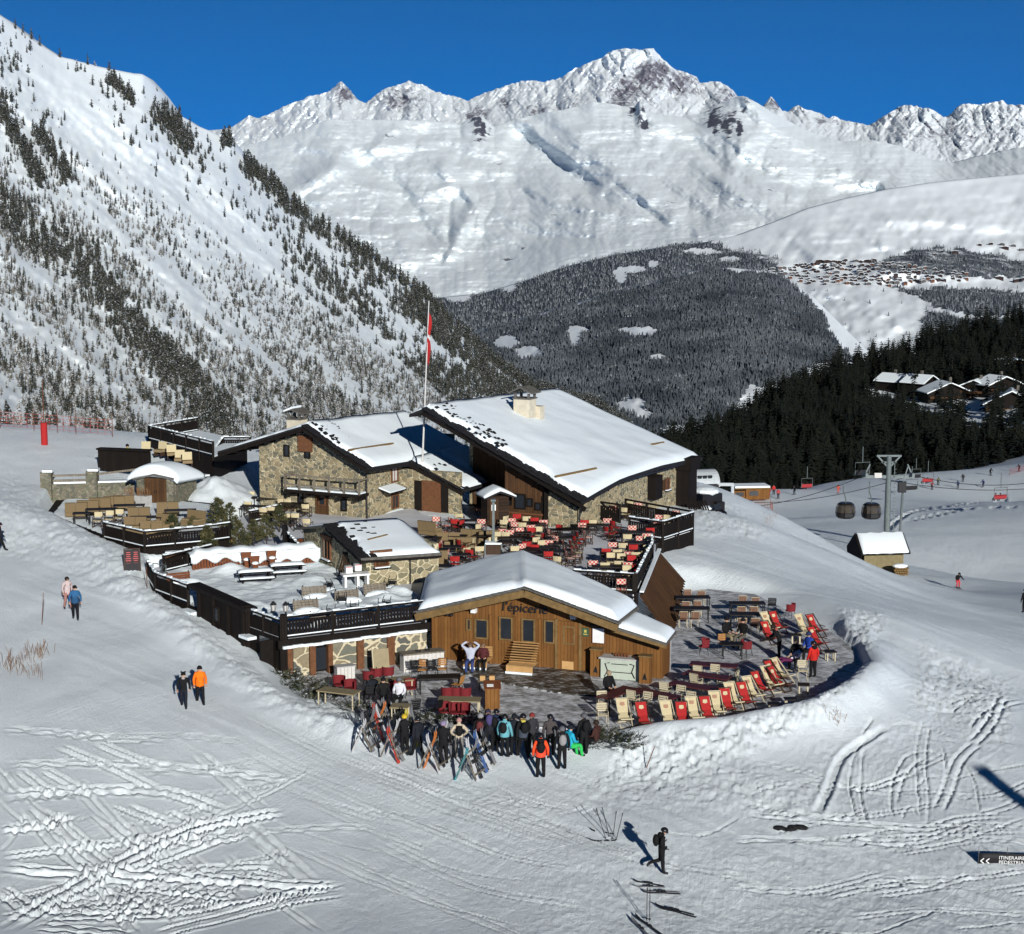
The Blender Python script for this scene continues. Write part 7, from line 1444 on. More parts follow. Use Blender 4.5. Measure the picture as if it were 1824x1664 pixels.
for i,(px,py,j,hd,pk) in enumerate(((884,1338,(.02,.03,.07),('helmet',BK),BK),(948,1345,(.03,.03,.035),('beanie',(.2,.03,.03)),None),(856,1346,BK,('helmet',(.25,.25,.26)),(.12,.03,.03)),(980,1348,(.06,.05,.05),('helmet',BK),None),(745,1352,DK,('helmet',BK),None),(1040,1346,BK,('helmet',(.1,.1,.11)),BK))):
    person(['person in navy with a black pack squeezed into the queue','person in grey jacket with a red hat in the queue','person in black with a dark red backpack beside the last ski rack','person in dark grey half hidden behind the glowing red jacket','person in dark clothes between the second and third ski racks','person in black with pale helmet beside the green trousers'][i],G(px,py),random.uniform(-.6,.6),j,BK,'stand' if i%2 else 'walk',hd,pk,1.03)
person('person in black standing in the shade beside the stone hut',Zt(508,980,1.95),1.2,BK,BK,'stand',('hair',(.015,.012,.01)),None,1.05)
person('person in dark skiwear just entering at the left edge of the picture',G(1,984),-1.2,DK,BK,'walk',('helmet',BK),None,1.0)
person('person in black at the right edge of the slope',G(1825,1092,-6),.4,BK,BK,'stand',('helmet',BK),None,1.05)
# ---------- skis
def skimesh(b,a,d,n,L=1.7,w=.085,mi=0):
    """a: tail, d: along, n: out of the base"""
    d=d.normalized(); s=d.cross(n).normalized(); P=[]; ks=((0,.045,0),(.15,.048,0),(.5,.036,.01),(.85,.055,0),(.95,.045,.035),(1,.012,.09))
    for t,hw,up in ks:
        for q in(-1,1): P.append(a+d*L*t+s*hw*q*w/.085+n*up)
    for t,hw,up in ks:
        for q in(-1,1): P.append(a+d*L*t+s*hw*q*w/.085+n*(up+.018))
    m=len(ks)*2; fs=[]
    for k in range(len(ks)-1): i=2*k; fs+=[(i,i+2,i+3,i+1),(m+i,m+i+1,m+i+3,m+i+2),(i,m+i,m+i+2,i+2),(i+1,i+3,m+i+3,m+i+1)]
    fs+=[(0,1,m+1,m),(m-2,2*m-2,2*m-1,m-1)]; b.add(P,fs,mi)
    return a+d*L*.45+n*.04,a+d*L*.58+n*.04,d,n
def skipair(label,pts,cols,L=1.7,group=None,loc=(0,0,0)):
    """pts: (tail, direction, normal) for each ski, in world axes"""
    r=thing('ski_pair',label,'skis',loc,0,group); o=Vector(loc)
    for (a,d,n),c in zip(pts,cols):
        b=MB(); q=skimesh(b,Vector(a)-o,Vector(d),Vector(n).normalized(),L); s=b.build('ski',c,r)
        b=MB(); b.bar(q[0]-q[2]*.09,q[0]+q[2]*.07,.075,.06,up=q[3]); b.bar(q[1]-q[2]*.05,q[1]+q[2]*.06,.07,.05,up=q[3]); b.build('binding','iron',s)
    return r
for n_,c in (('ski_black',(.02,.02,.022)),('ski_white',(.55,.55,.56)),('ski_red',(.45,.05,.03)),('ski_teal',(.03,.25,.28)),('ski_orange',(.55,.17,.04)),('ski_blue',(.06,.12,.3)),('ski_grey',(.2,.2,.21)),('ski_yellow',(.5,.42,.05))): plain(n_,c,.35,.2,3)
def poles(label,P,group=None):
    r=thing('ski_poles',label,'ski poles',P[0][0],0,group); o=Vector(P[0][0])
    for a,c in P:
        a=Vector(a)-o; c=Vector(c)-o; b=MB(); b.tube([a,c],.014,5); p_=b.build('pole','ski_black',r); b=MB(); b.tube([c-(c-a).normalized()*.13,c],.02,6); b.build('grip','ski_black',p_); b=MB(); d=(c-a).normalized(); b.tube([a+d*.06,a+d*.075],.05,8); b.build('basket','ski_black',p_)
    return r
rn=random.Random(12); up=Vector((0,0,1))
RK=[((640,1348),(690,1302),['ski_white','ski_grey','ski_black','ski_grey','ski_red','ski_white','ski_orange']),((690,1362),(738,1318),['ski_red','ski_grey','ski_white','ski_black','ski_white','ski_grey','ski_yellow']),((762,1382),(800,1335),['ski_white','ski_orange','ski_black','ski_grey','ski_white','ski_grey']),((826,1398),(868,1352),['ski_teal','ski_white','ski_black','ski_grey','ski_blue','ski_white','ski_black'])]
CN=dict(ski_white='white',ski_grey='grey',ski_red='red',ski_orange='orange',ski_black='black',ski_yellow='yellow',ski_teal='teal',ski_blue='blue')
for i,(pa,pb,cs) in enumerate(RK):
    A=G(*pa); Bq=G(*pb); mid=(A+Bq)/2; ax=(Bq-A); L=ax.length; ax.normalize(); sd=Vector((ax.y,-ax.x,0)); 
    t=thing('ski_rack',['ski rack nearest the evergreen heap and snow path','second ski rack from the snow path','third ski rack from the snow path','last ski rack, closest to the queue'][i],'ski rack',mid,math.atan2(ax.y,ax.x)); l=max(1.6,L*.8)
    for s in(-1,1):
        b=MB(); b.bar((s*l/2,-.45,0),(s*l/2,0,1.05),.05); b.bar((s*l/2,.45,0),(s*l/2,0,1.05),.05); b.build('leg','timber_grey',t)
    b=MB(); b.bar((-l/2,0,1.05),(l/2,0,1.05),.06); b.bar((-l/2,-.38,.16),(l/2,-.38,.16),.05); b.build('bar','timber_grey',t)
    for k,c in enumerate(cs+['ski_grey']):
        f=(k+.5)/(len(cs)+1); base=mid+ax*(f-.5)*l*1.1; sgn=1 if (k+i)%3 else -1
        foot=base+sd*sgn*(.46+rn.uniform(-.08,.08)); foot.z=gz1(foot.x,foot.y)+.0; topd=(base+up*1.08-foot)+Vector((rn.uniform(-.08,.08),rn.uniform(-.05,.05),0)); n=(sd*sgn).cross(ax).cross(ax)
        n=(sd*sgn+up*.55).normalized(); sdv=topd.normalized().cross(n).normalized(); l_=rn.uniform(1.55,1.8)
        dup_n=cs[:k].count(c); skipair(['','second ','third '][dup_n]+CN[c]+' skis leaning on the '+['rack nearest the evergreen heap','second ski rack','third ski rack','rack closest to the queue'][i]+(', end pair' if k==len(cs) else ''),[(foot-sdv*.055,topd,n),(foot+sdv*.055+n*.01,topd+sdv*.03,n)],(c,c),l_,'skis leaning on the racks',tuple(foot))
def onsnow(px,py): p=G(px,py); return p+Vector((0,0,.03))
def flat_pair(label,Ls,c,Lr=None):
    pts=[]
    for (a,q) in Ls: A=onsnow(*a); Q=onsnow(*q); pts.append((A,Q-A,up)); Lm=(Q-A).length
    return skipair(label,pts,c,min(1.85,Lm),None,tuple(pts[0][0]))
flat_pair('dark skis lying on the snow under four upright poles',[((1122,1496),(1040,1478)),((1128,1502),(1049,1499))],('ski_black','ski_black'))
poles('four ski poles standing in the snow behind the dark skis',[(onsnow(1079,1496),onsnow(1079,1496)+Vector((-.36,.25,1.12))),(onsnow(1086,1494),onsnow(1086,1494)+Vector((-.28,.3,1.1))),(onsnow(1091,1498),onsnow(1091,1498)+Vector((.14,.1,1.1))),(onsnow(1097,1500),onsnow(1097,1500)+Vector((.26,.1,1.08)))])
flat_pair('dark skis lying behind the two upright poles',[((1182,1580),(1122,1570)),((1184,1582),(1128,1581))],('ski_black','ski_grey'))
flat_pair('slim grey skis lying just in front of the dark pair',[((1210,1591),(1140,1589)),((1212,1594),(1146,1592))],('ski_grey','ski_black'))
poles('pair of ski poles stuck upright in the snow at the bottom',[(onsnow(1152,1641),onsnow(1152,1641)+Vector((.0,-.05,1.18))),(onsnow(1157,1642),onsnow(1157,1642)+Vector((.0,-.05,1.16)))])
flat_pair('black skis with bindings lying to the right of the upright poles',[((1236,1631),(1166,1614)),((1240,1636),(1172,1618))],('ski_black','ski_black'))
flat_pair('dark skis lying below the upright poles at the bottom edge',[((1180,1668),(1135,1636)),((1160,1674),(1112,1624))],('ski_black','ski_grey'))
for i,(px,py) in enumerate(((1182,1195),)):
    p=Zt(px,py); r=thing('ski_pair','bundle of thin cross country skis leaning at the cabin corner','skis',p)
    for k in range(6): b=MB(); skimesh(b,Vector((.12*k-.3,-.1*(k%2),0)),Vector((-.12+.03*k,.1,1)),Vector((0,-1,.1)),1.75,.06); b.build('ski',['ski_black','ski_grey'][k%2],r)
# ---------- banner, stakes, grass
p0=G(1743,1543); t=thing('banner','black banner with white arrows and lettering on posts at the snow edge','banner',p0,math.radians(-4)); b=MB()
b.sheet([[Vector((x,.02*math.sin(x*2.3),.10+z+.03*math.sin(x*1.7)*(1-z))) for x in np.linspace(0,4.2,22)] for z in (0,.2,.40)],(0,.01,0)); b.build('cloth','board_black',t,smooth=True)
b=MB()
for x in(0,1.05,2.4,3.9): b.tube([(x,.03,-.3),(x,.03,.75)],.016,5)
b.build('post','ski_grey',t)
b=MB()
for x in(.18,.38): b.bar((x,-.035,.32),(x-.12,-.035,.40-.18),.035,.012,up=(0,1,0)); b.bar((x-.12,-.035,.215),(x,-.035,.11+.02),.035,.012,up=(0,1,0))
b.build('arrows','white_paint',t); text('ITINERAIRE PIETON','lettering','white_paint',.19,t,(.72,-.04,.30),align='LEFT',ext=.004,sp=1.0); text('PEDESTRIAN ROUTE','lettering','white_paint',.19,t,(.72,-.04,.125),align='LEFT',ext=.004)
for lab,(a,c) in {'thin pair of canes standing in the snow beside the upper walkers':((74,1112),(77,1056)),'red slim stake beside the dark menu board':((262,1052),(261,1010)),'thin leaning stake on the snow bank right of the queue':((1148,1368),(1166,1330))}.items():
    p=G(*a); q=atd(c[0],c[1],p.y); t=thing('stake',lab,'stake',p); b=MB(); b.tube([(0,0,-.2),q-p],.018,5); b.build('pole','wood_red',t)
t=thing('metal_gate','small grey tube gate at the entrance of the snowy terrace','gate',atz(285,1040,2.1),-.6); b=MB()
for x in(-.5,.5): b.tube([(x,0,-.3),(x,0,1.1)],.03,6)
for z in(.3,.7,1.1): b.tube([(-.5,0,z),(.5,0,z)],.025,6)
b.tube([(-.5,0,.3),(.5,0,1.1)],.02,5); b.build('frame','steel_grey',t)
t=thing('litter_bin','small dark tub on the snow path by the timber flank','bin',G(427,1220)); b=MB(); b.tube([(0,0,0),(0,0,.42)],[.15,.2],10); b.build('tub','frame_brown',t); b=MB(); b.ball((0,0,.42),.17,10,5,0,(1,1,.4)); b.build('snow','loose_snow',t)
b=MB(); rn=random.Random(8)
for k in range(140):
    px,py=rn.choice(((50,1170),(75,1165),(20,1190),(60,1205),(15,1180),(1490,1290),(1370,930))); p=G(px+rn.gauss(0,9),py+rn.gauss(0,7)); b.bar(p+Vector((0,0,-.05)),p+Vector((rn.gauss(0,.12),rn.gauss(0,.1),rn.uniform(.2,.6))),.012)
o=b.build('dry_grass','dry_stalks'); o['kind']='stuff'
for lab,px,py in (('clump of dark rock showing through the snow right of the walker',1410,1478),):
    p=G(px,py); b=MB(); rn=random.Random(5)
    for k in range(5): b.ball(p+Vector((rn.uniform(-.5,.4),rn.uniform(-.2,.2),.02)),rn.uniform(.12,.24),7,5,0,(1.4,1,.6))
    o=b.build('rock','slate'); tag(o,lab,'rock')
# ================= the lift, the piste, chalets
h0=atd(1545,985,182); H_F=Fr(h0.x,h0.y,gz1(h0.x,h0.y)+.2,math.radians(8)); t=thing('piste_hut','small ochre hut with a broad snowy roof below the slope by the pylon','hut',H_F.o,H_F.rz)
c0=H_F.l(atd(1536,985,182)); c1=H_F.l(atd(1618,986,182)); W0=c1.x-c0.x; ez=c0.z
plain('ochre_wall',(.20,.165,.09),.85,.3,3)
b=MB(); b.box((c0.x+W0/2,1.9,ez/2-.5),(W0-.5,3.6,ez+.9)); b.build('wall','ochre_wall',t)
b=MB(); b.sheet([[Vector((c0.x-.3+(W0+.6)*k/4,y,z)) for k in range(5)] for y,z in((-.5,ez),(1.8,ez+1.75),(4.2,ez))],.16); r=b.build('roof','beam_dark',t)
b=MB(); b.sheet([[Vector((c0.x-.1+(W0+.2)*k/10,y,z+.06*math.sin(k*2+y))) for k in range(11)] for y,z in((-.5,ez+.12),(-.2,ez+.34),(1.6,ez+1.85),(2.0,ez+1.85),(4.1,ez+.3))],.2); b.build('snow_cover','roof_snow',r,smooth=True)
b=MB(); b.prism([(c0.x-.32,-.5,ez),(c0.x-.32,1.8,ez+1.8),(c0.x-.32,4.2,ez),(c0.x-.32,3.6,-.5),(c0.x-.32,.1,-.5)],(.1,0,0)); b.build('gable_boards','timber_dark',t)
p=atd(1590,1000,181); boxthing('log_pile','stack of logs under snow against the ochre hut','log pile',(p.x,p.y-1,gz1(p.x,p.y-1)),0,[('logs','beam_honey',lambda b:[b.tube([(.25*k+.1*(j%2),-.4,.15+.22*j),(.25*k+.1*(j%2),.4,.15+.22*j)],.11,7) for j in range(4) for k in range(6)]),('snow','loose_snow',lambda b:b.ball((.6,0,1.0),.55,10,6,0,(1.5,1,.45)))])
YP=238
gb=atd(1589,956,YP); gt=atd(1574,812,YP); PX0=(gb.x+gt.x)/2; zb=gb.z-1; zt=gt.z
def bx_(name,mat,par,fn): b=MB(); fn(b); return b.build(name,mat,par)
t=thing('lift_pylon','tall grey lift pylon with double cross arms above the gondolas','pylon',(PX0,YP,zb)); H=zt-zb
bx_('mast','steel_grey',t,lambda b:b.tube([(0,0,0),(0,0,H)],[.46,.36],12))
bx_('head_frame','steel_grey',t,lambda b:(b.bar((-1.7,0,H),(1.7,0,H),.25),[b.bar((s*.3,0,H-1.4),(s*1.6,0,H),.2) for s in(-1,1)],b.bar((-1.0,0,H-.9),(1.0,0,H-.9),.2)))
bx_('cross_arm','steel_grey',t,lambda b:(b.bar((-3.6,0,H-2.9),(3.6,0,H-2.9),.3,.4),[b.bar((s*3.2,-1.1,H-2.5),(s*3.2,1.1,H-2.5),.35,.4) for s in(-1,1)],[b.bar((s*3.2,0,H-2.5),(s*2.6,0,H-1.2),.16) for s in(-1,1)]))
bx_('sign_plate','curtain',t,lambda b:b.box((-1.5,-.3,H-2.7),(1.0,.1,.7)))
bx_('ladder','steel_grey',t,lambda b:(b.bar((.9,-.3,0),(.75,-.3,H-1),.07),[b.bar((.6,-.5,k*.5),(1.0,-.3,k*.5),.05) for k in range(int(H*2)-2)]))
q=atd(1602,958,225); q2=atd(1609,862,225); t=thing('lift_mast','slim grey pole with loudspeaker box beside the pylon','pole',(q.x,225,q.z-1)); bx_('pole','steel_grey',t,lambda b:b.tube([(0,0,0),(q2.x-q.x,0,q2.z-q.z+1)],.16,8)); bx_('box','iron',t,lambda b:b.box((.1,-.1,q2.z-q.z+.6),(1.0,.7,1.4)))
bx_('bracket','steel_grey',t,lambda b:b.bar((.2,0,q2.z-q.z+1),(.8,0,q2.z-q.z+3.2),.12))
def cable(lab,A,Bp,sag=1.5,r=.05):
    b=MB(); b.tube([A.lerp(Bp,k/14)-Vector((0,0,sag*4*(k/14)*(1-k/14))) for k in range(15)],r,5,cap=False); o=b.build('lift_cable','iron'); tag(o,lab,'cable')
arm=Vector((PX0,YP,zb+H-2.7)); L_=arm+Vector((-3.2,0,0)); R_=arm+Vector((3.2,0,0))
cable('thin lift cable from the pylon toward the lift station, lower strand',L_,atd(1290,905,300),1.2); cable('thin lift cable from the pylon toward the lift station, upper strand',R_,atd(1300,893,305),1.5)
cable('thin lift cable from the pylon out past the skiers, upper strand',R_,atd(1900,847,280),1.5); cable('thin lift cable from the pylon out past the skiers, lower strand',L_,atd(1900,862,270),1.5)
m,nt,b=newmat('cabin_glass'); b.inputs['Base Color'].default_value=(.12,.10,.08,1); b.inputs['Roughness'].default_value=.08; b.inputs['Metallic'].default_value=.6; M['cabin_glass']=m
plain('cabin_black',(.015,.013,.013),.3,.2,2)
def gondola(px,py,lab,lit):
    c=atd(px,py,236); t=thing('gondola',lab,'gondola',c,.15); P=lambda s,z:[(s*1.25*math.cos(a),s*1.25*math.sin(a)*.95,z) for a in [k*pi/6+pi/12 for k in range(12)]]
    def shell(b,zs,mi=0):
        R=[P(s,z) for z,s in zs]; V=[p for r in R for p in r]; fs=[]
        for k in range(len(R)-1):
            for i in range(12): fs.append((k*12+i,k*12+(i+1)%12,k*12+12+(i+1)%12,k*12+12+i))
        fs+=[tuple(range(11,-1,-1)),tuple((len(R)-1)*12+i for i in range(12))]; b.add(V,fs,mi)
    bx_('body','cabin_black',t,lambda b:shell(b,((-1.15,.8),(-.95,1.02),(-.3,1.12)))); bx_('windows','cabin_glass',t,lambda b:shell(b,((-.296,1.10),(.45,1.04),(.75,.9)))); bx_('roof','cabin_black',t,lambda b:shell(b,((.754,.95),(1.0,.7))))
    bx_('door_post','cabin_black',t,lambda b:[b.bar((1.34*math.cos(a),1.28*math.sin(a),-.3),(1.1*math.cos(a),1.06*math.sin(a),.78),.09) for a in (-1.1,-2.0,-.3,-2.8)])
    bx_('hanger','steel_grey',t,lambda b:b.tube([(0,0,.98),(0,0,1.5),(-.35,0,2.6),(-.35,0,4.0)],.09,6)); bx_('ski_rack','iron',t,lambda b:b.box((0,-1.25,-.6),(1.1,.2,.5)))
gondola(1506,908,'dark gondola cabin farther from the pylon',0); gondola(1552,909,'dark gondola cabin with bright panes next to the pylon mast',1)
plain('seat_red',(.30,.03,.035),.6,.2,4)
def chairlift(px,py,Y,lab,rider=True,hh=4.5):
    c=atd(px,py,Y); t=thing('lift_chair',lab,'chairlift chair',c,.3)
    bx_('seat','seat_red' if rider else 'iron',t,lambda b:(b.box((0,0,.45),(2.2,.5,.08)),b.box((0,-.25,.8),(2.2,.08,.55)))); bx_('frame','steel_grey',t,lambda b:(b.tube([(-1.15,-.3,.4),(-1.15,-.3,2.2),(1.15,-.3,2.2),(1.15,-.3,.4)],.06,5),b.tube([(-1.15,.3,.3),(1.15,.3,.3)],.05,5),b.tube([(-1.15,.3,.3),(-1.15,-.3,.8)],.05,5),b.tube([(1.15,.3,.3),(1.15,-.3,.8)],.05,5))); bx_('hanger','steel_grey',t,lambda b:b.tube([(0,-.3,2.2),(0,-.3,hh)],.06,5))
    return c
for px,py,Y,lab,rd in ((1436,868,330,'lift chair with riders left of the gondolas',1),(1534,846,250,'empty lift chair frame just left of the pylon head',0),(1651,858,330,'lift chair with riders above the upper piste',1),(1630,850,360,'empty far lift chair behind the pylon',0),(1780,889,270,'lift chair with riders over the middle piste',1),(1622,872,300,'grey lift chair low beside the slim pole',0)):
    c=chairlift(px,py+4,Y,lab,rd)
    if rd:
        for k,dx in enumerate((-.6,.15)): person(['rider in dark red on the ','rider in black on the '][k]+lab[:60],c+Vector((dx,0,-.1)),.3,[(.2,.03,.03),BK][k],BK,'sit',('helmet',BK),None,1.0)
SK=[(1415,881,BK,DK,'black suited skier by the station'),(1493,879,(.5,.08,.05),(.45,.1,.08),'skier in coral red left of the gondolas'),(1671,864,(.12,.12,.05),BK,'skier in olive on the bright upper piste'),(1715,858,BK,DK,'skier in black in the middle of the upper piste'),(1751,868,(.02,.03,.12),DK,'skier in navy below the upper piste edge'),(1706,870,(.03,.05,.14),BK,'skier in dark blue near the slim pole line'),(1764,847,BK,BK,'far skier at the wood edge'),(1815,840,DK,BK,'skier near the red fence at the top of the piste'),(1660,872,(.2,.05,.05),BK,'skier in dark red under the lift chair'),(1378,882,(.45,.03,.03),BK,'instructor in red beside the timber ticket cabin'),(1370,886,(.3,.03,.03),(.2,.02,.02),'second person in red by the ticket cabin'),(1386,889,(.4,.05,.05),BK,'third person in red near the netting'),(1706,1048,BK,(.55,.05,.06),'lone skier in black top and red trousers on the lower piste')]
for px,py,j_,tr,lab in SK:
    p=G(px,py,-30 if py<1000 else -20); o=person('skiing person: '+lab if False else lab,p+Vector((0,0,.03)),random.uniform(2.2,4.),j_,tr,'ski' if 'skier' in lab else 'stand',('helmet',BK),None,1.08)
    if 'skier' in lab:
        d=Vector((-math.sin(o.rotation_euler.z),math.cos(o.rotation_euler.z),0)); s=Vector((d.y,-d.x,0))
        skipair('skis under the '+lab[:60],[(p+s*.12-d*.75+up*.03,d,up),(p-s*.12-d*.75+up*.03,d,up)],('ski_black','ski_black'),1.65,'skis worn on the piste',tuple(p))
# station
sb=atd(1250,884,285); gzz=gz1(sb.x,285)-.5; t=thing('lift_station','grey barrel roofed lift station with a steel portal behind the big lodge','lift station',(sb.x,285,sb.z-1.2),.25)
def barrel(b,x0,x1,y,r,z,mi=0):
    n=12; V=[]; 
    for x in(x0,x1): V+=[(x,y+r*math.cos(pi*k/n),z+r*.8*math.sin(pi*k/n)) for k in range(n+1)]
    b.add(V,[(k,k+1,n+2+k,n+1+k) for k in range(n)]+[tuple(range(n,-1,-1)),tuple(range(n+1,2*n+2))],mi)
plain('station_grey',(.40,.43,.45),.4,.15,2)
bx_('barrel_roof','station_grey',t,lambda b:barrel(b,-3.0,2.2,0,2.6,3.6)); bx_('roof_window','glass_dark',t,lambda b:[b.box((-2.2+.9*k,-2.3,4.7),(.7,.3,.6),rx=.6) for k in range(4)]); bx_('end_window','glass_dark',t,lambda b:b.box((2.23,.2,4.4),(.06,1.6,.9)))
bx_('base','iron',t,lambda b:b.box((0,0,1.6),(4.6,3.6,3.4))); bx_('portal','station_grey',t,lambda b:(b.bar((-1,-1,3.4),(5.0,-1.4,3.2),.5),b.bar((4.8,-1.4,3.2),(4.8,-1.4,-1.0),.5),b.bar((1.4,-1.2,3.3),(1.4,-1.2,-1.0),.4),b.bar((1.4,-1.2,2.4),(3.0,-1.3,3.3),.3)))
kb=atd(1336,886,310); t=thing('ticket_cabin','small honey timber cabin with snowy roof beside the lift station','cabin',(kb.x,310,kb.z-.2),.12)
bx_('wall','timber_honey',t,lambda b:(b.box((1.0,0,1.0),(4.4,3,2.0)),b.box((-2.3,-.2,.8),(2.0,2.4,1.6)))); bx_('window','glass_dark',t,lambda b:(b.box((.3,-1.53,1.15),(1.6,.06,.8)),b.box((-2.3,-1.43,1.0),(1.4,.06,.7)))); r=bx_('roof','beam_honey',t,lambda b:b.box((0,0,2.1),(6.6,3.9,.18))); bx_('snow_cover','roof_snow',r,lambda b:b.box((0,.1,2.34),(6.4,3.7,.3)))
p=atd(1275,926,200); t=thing('snowmobile','dark snowmobile under a cap of snow behind the terrace end','snowmobile',atd(1270,930,128),.6)
bx_('body','cabin_black',t,lambda b:(b.prism([(-.45,-1.2,.35),(-.35,-1.0,.85),(-.3,-.2,1.05),(-.3,.3,.7),(-.35,1.3,.6),(-.45,1.4,.3)],(.8,0,0)),b.box((0,.6,.75),(.5,1.2,.2)))); bx_('windscreen','glass_dark',t,lambda b:b.box((0,-.45,1.2),(.6,.05,.45),rx=-.5)); bx_('ski','iron',t,lambda b:b.bar((-.4,-1.7,.12),(-.4,-.5,.08),.14,.05)); bx_('ski','iron',t,lambda b:b.bar((.4,-1.7,.12),(.4,-.5,.08),.14,.05)); bx_('track','chair_black',t,lambda b:b.box((0,.7,.25),(.5,1.8,.4))); bx_('snow','loose_snow',t,lambda b:b.ball((0,.6,.95),.5,10,6,0,(.8,1.5,.4)))
t=thing('covered_machine','bulky dark machine with snow on top beside the timber shaft','machine',atd(1256,912,131),.4); bx_('body','cabin_black',t,lambda b:(b.box((0,0,.8),(1.7,2.2,1.5)),b.box((.5,-1.2,.5),(.7,.6,.9)))); bx_('wheel','chair_black',t,lambda b:b.tube([(-.95,-.6,.4),(-.75,-.6,.4)],.4,12)); bx_('wheel','chair_black',t,lambda b:b.tube([(.75,-.6,.4),(.95,-.6,.4)],.4,12)); bx_('snow','roof_snow',t,lambda b:b.ball((0,0,1.6),.9,12,6,0,(1.1,1.4,.4)))
t=thing('leaning_boards','dark slatted boards leaning below the timber shaft','boards',atd(1243,925,126),.5); bx_('slats','timber_dark',t,lambda b:[b.bar((-.8+.2*k,-1.2,-.6),(-.8+.2*k,.3,1.3),.12,.04) for k in range(9)])
# red padding and netting far left
def far(px,Y): q=atd(px,757,Y); q.z=gz1(q.x,Y); return q
p=far(78,132); t=thing('crash_pad','tall red padded post at the far edge of the snow','padded post',p); bx_('pad','canvas_red',t,lambda b:b.tube([(0,0,.0),(0,0,1.7)],.26,12)); bx_('pole','wood_red',t,lambda b:b.tube([(0,0,1.7),(.02,0,5.0)],.03,6))
plain('net_red',(.40,.06,.05),.8,.2,3)
for lab,L in (('red safety netting along the far snow edge',[(0,752),(60,756),(102,760),(135,764),(200,768)]),('red netting at the top of the piste by the wood',[(1798,848),(1830,838),(1870,826)]),('red netting below the ticket cabin',[(1340,905),(1372,906),(1376,912)])):
    Q=[far(q[0],138) if q[0]<300 else atg(*q,-30) for q in L]; t=thing('safety_net',lab,'netting',Q[0]); o=Q[0]; b=MB()
    for a,c in zip(Q[:-1],Q[1:]):
        for k in range(5): b.bar(a-o+Vector((0,0,.25+.28*k)),c-o+Vector((0,0,.25+.28*k)),.018)
        n=max(3,int((c-a).length/.5))
        for k in range(n): q=a.lerp(c,k/n)-o; b.bar(q+Vector((0,0,.2)),q+Vector((0,0,1.4)),.016)
    b.build('net','net_red',t); b=MB()
    for q in Q: b.tube([q-o,q-o+Vector((0,0,1.9))],.025,5)
    b.build('stakes','wood_red',t)
# a second pylon stands just outside; its shadow falls across the slope
t=thing('lift_pylon','tall grey lift pylon out on the slope whose long shadow falls by the banner','pylon',(32.5,27,-6)); bx_('mast','steel_grey',t,lambda b:b.tube([(0,0,0),(0,0,18.3)],[.75,.45],12)); bx_('cap','steel_grey',t,lambda b:b.tube([(0,0,18.3),(0,0,18.5)],.5,12))
# the dark back terrace on the far side
q0,q1=atz(176,822,4.6),atz(268,826,4.6); t=thing('back_terrace','low dark timber terrace with a parapet below the raised platform','terrace',q0); bx_('parapet','timber_dark',t,lambda b:(b.bar((0,0,.1),q1-q0+Vector((0,0,.1)),.2,1.5),b.bar((0,0,.95),q1-q0+Vector((0,0,.95)),.7,.12)))
for i,(px,py,k) in enumerate(((258,806,0),(285,806,1),(306,812,1),(320,822,0),(334,826,1))):
    p=atz(px,py+6,4.3); boxthing('lounge_chair',ORD[i]+' pale lounge chair from the left below the far platform railing','chair',p,random.uniform(2.6,3.4),[('seat','cushion_tan',lambda b:b.box((0,0,.4),(.7,.7,.2))),('backrest','canvas_cream',lambda b:b.box((0,-.34,.75),(.7,.12,.6),rx=.15)),('leg','frame_brown',lambda b:(b.box((-.3,0,.15),(.06,.6,.3)),b.box((.3,0,.15),(.06,.6,.3))))])
# ---------- chalets in the wood
def chalet(lab,px,py,w,d,hw,hr,rz,front='timber_dark',off=(0,0)):
    """px,py: the roof apex of the front gable"""
    u0=.75; Y=float(RB(np.array([px+0.]),np.array([py+30.]))[0,1]); c=atd(px,py,Y); base=float(RB(np.array([px+0.]),np.array([py+45.]))[0,2])
    zt=c.z; zb=min(zt-hw-hr,base)-3; t=thing('chalet',lab,'chalet',(c.x,Y,zb),rz,'chalets in the wood'); H=zt-zb; he=H-hr
    bx_('wall',front,t,lambda b:b.prism([(-w/2,0,0),(w/2,0,0),(w/2,0,he),(0,0,H-.15),(-w/2,0,he)],(0,d,0)))
    ov=1.0
    P=lambda s,y,z:Vector((s*(w/2+ov),y,z))
    r=bx_('roof','beam_dark',t,lambda b:b.sheet([[P(-1,y,he-hr*ov/(w/2)),Vector((0,y,H)),P(1,y,he-hr*ov/(w/2))] for y in(-1.4,d+.6)],.25))
    bx_('snow_cover','roof_snow',r,lambda b:b.sheet([[Vector((v*(w/2+ov-.1),y,H+.5-(hr*(1+ov/(w/2)))*abs(v)**1.04)) for v in(-1,-.6,-.2,0,.2,.6,1)] for y in(-1.2,d*.3,d*.7,d+.4)],.4))
    bx_('chimney','slate_pale',r,lambda b:b.box((w*.12,d*.5,H+.9),(.9,.9,1.9)))
    n=max(2,int((H-3)/3))
    for k in range(n):
        z=he-1.2-k*2.8
        if z<1: break
        bx_('balcony','timber_brown',t,lambda b:(b.box((0,-.6,z-1.0),(w-.6,1.2,.14)),b.box((0,-1.18,z-.55),(w-.6,.06,.75))))
        for j in(-1,0,1):
            bx_('window','glass_dark',t,lambda b:b.box((j*w*.28,-.03,z),(1.3,.08,1.5)))
    return t
chalet('chalet with lit snowy roof, the one farthest into the wood',1610,668,11,10,4,2.4,.75)
chalet('chalet with snowy roof close behind the big chalet front',1658,670,11,10,4,2.5,.75)
chalet('big dark chalet with balconies and a grey snowy roof facing the piste',1693,683,17,12,8,3.6,.1)
chalet('chalet with brown lit front at the top of the group',1812,640,17,10,5,3.0,.35,'timber_brown')
chalet('chalet half hidden behind, with a blue shaded roof',1736,678,12,9,4,2.6,-.5)
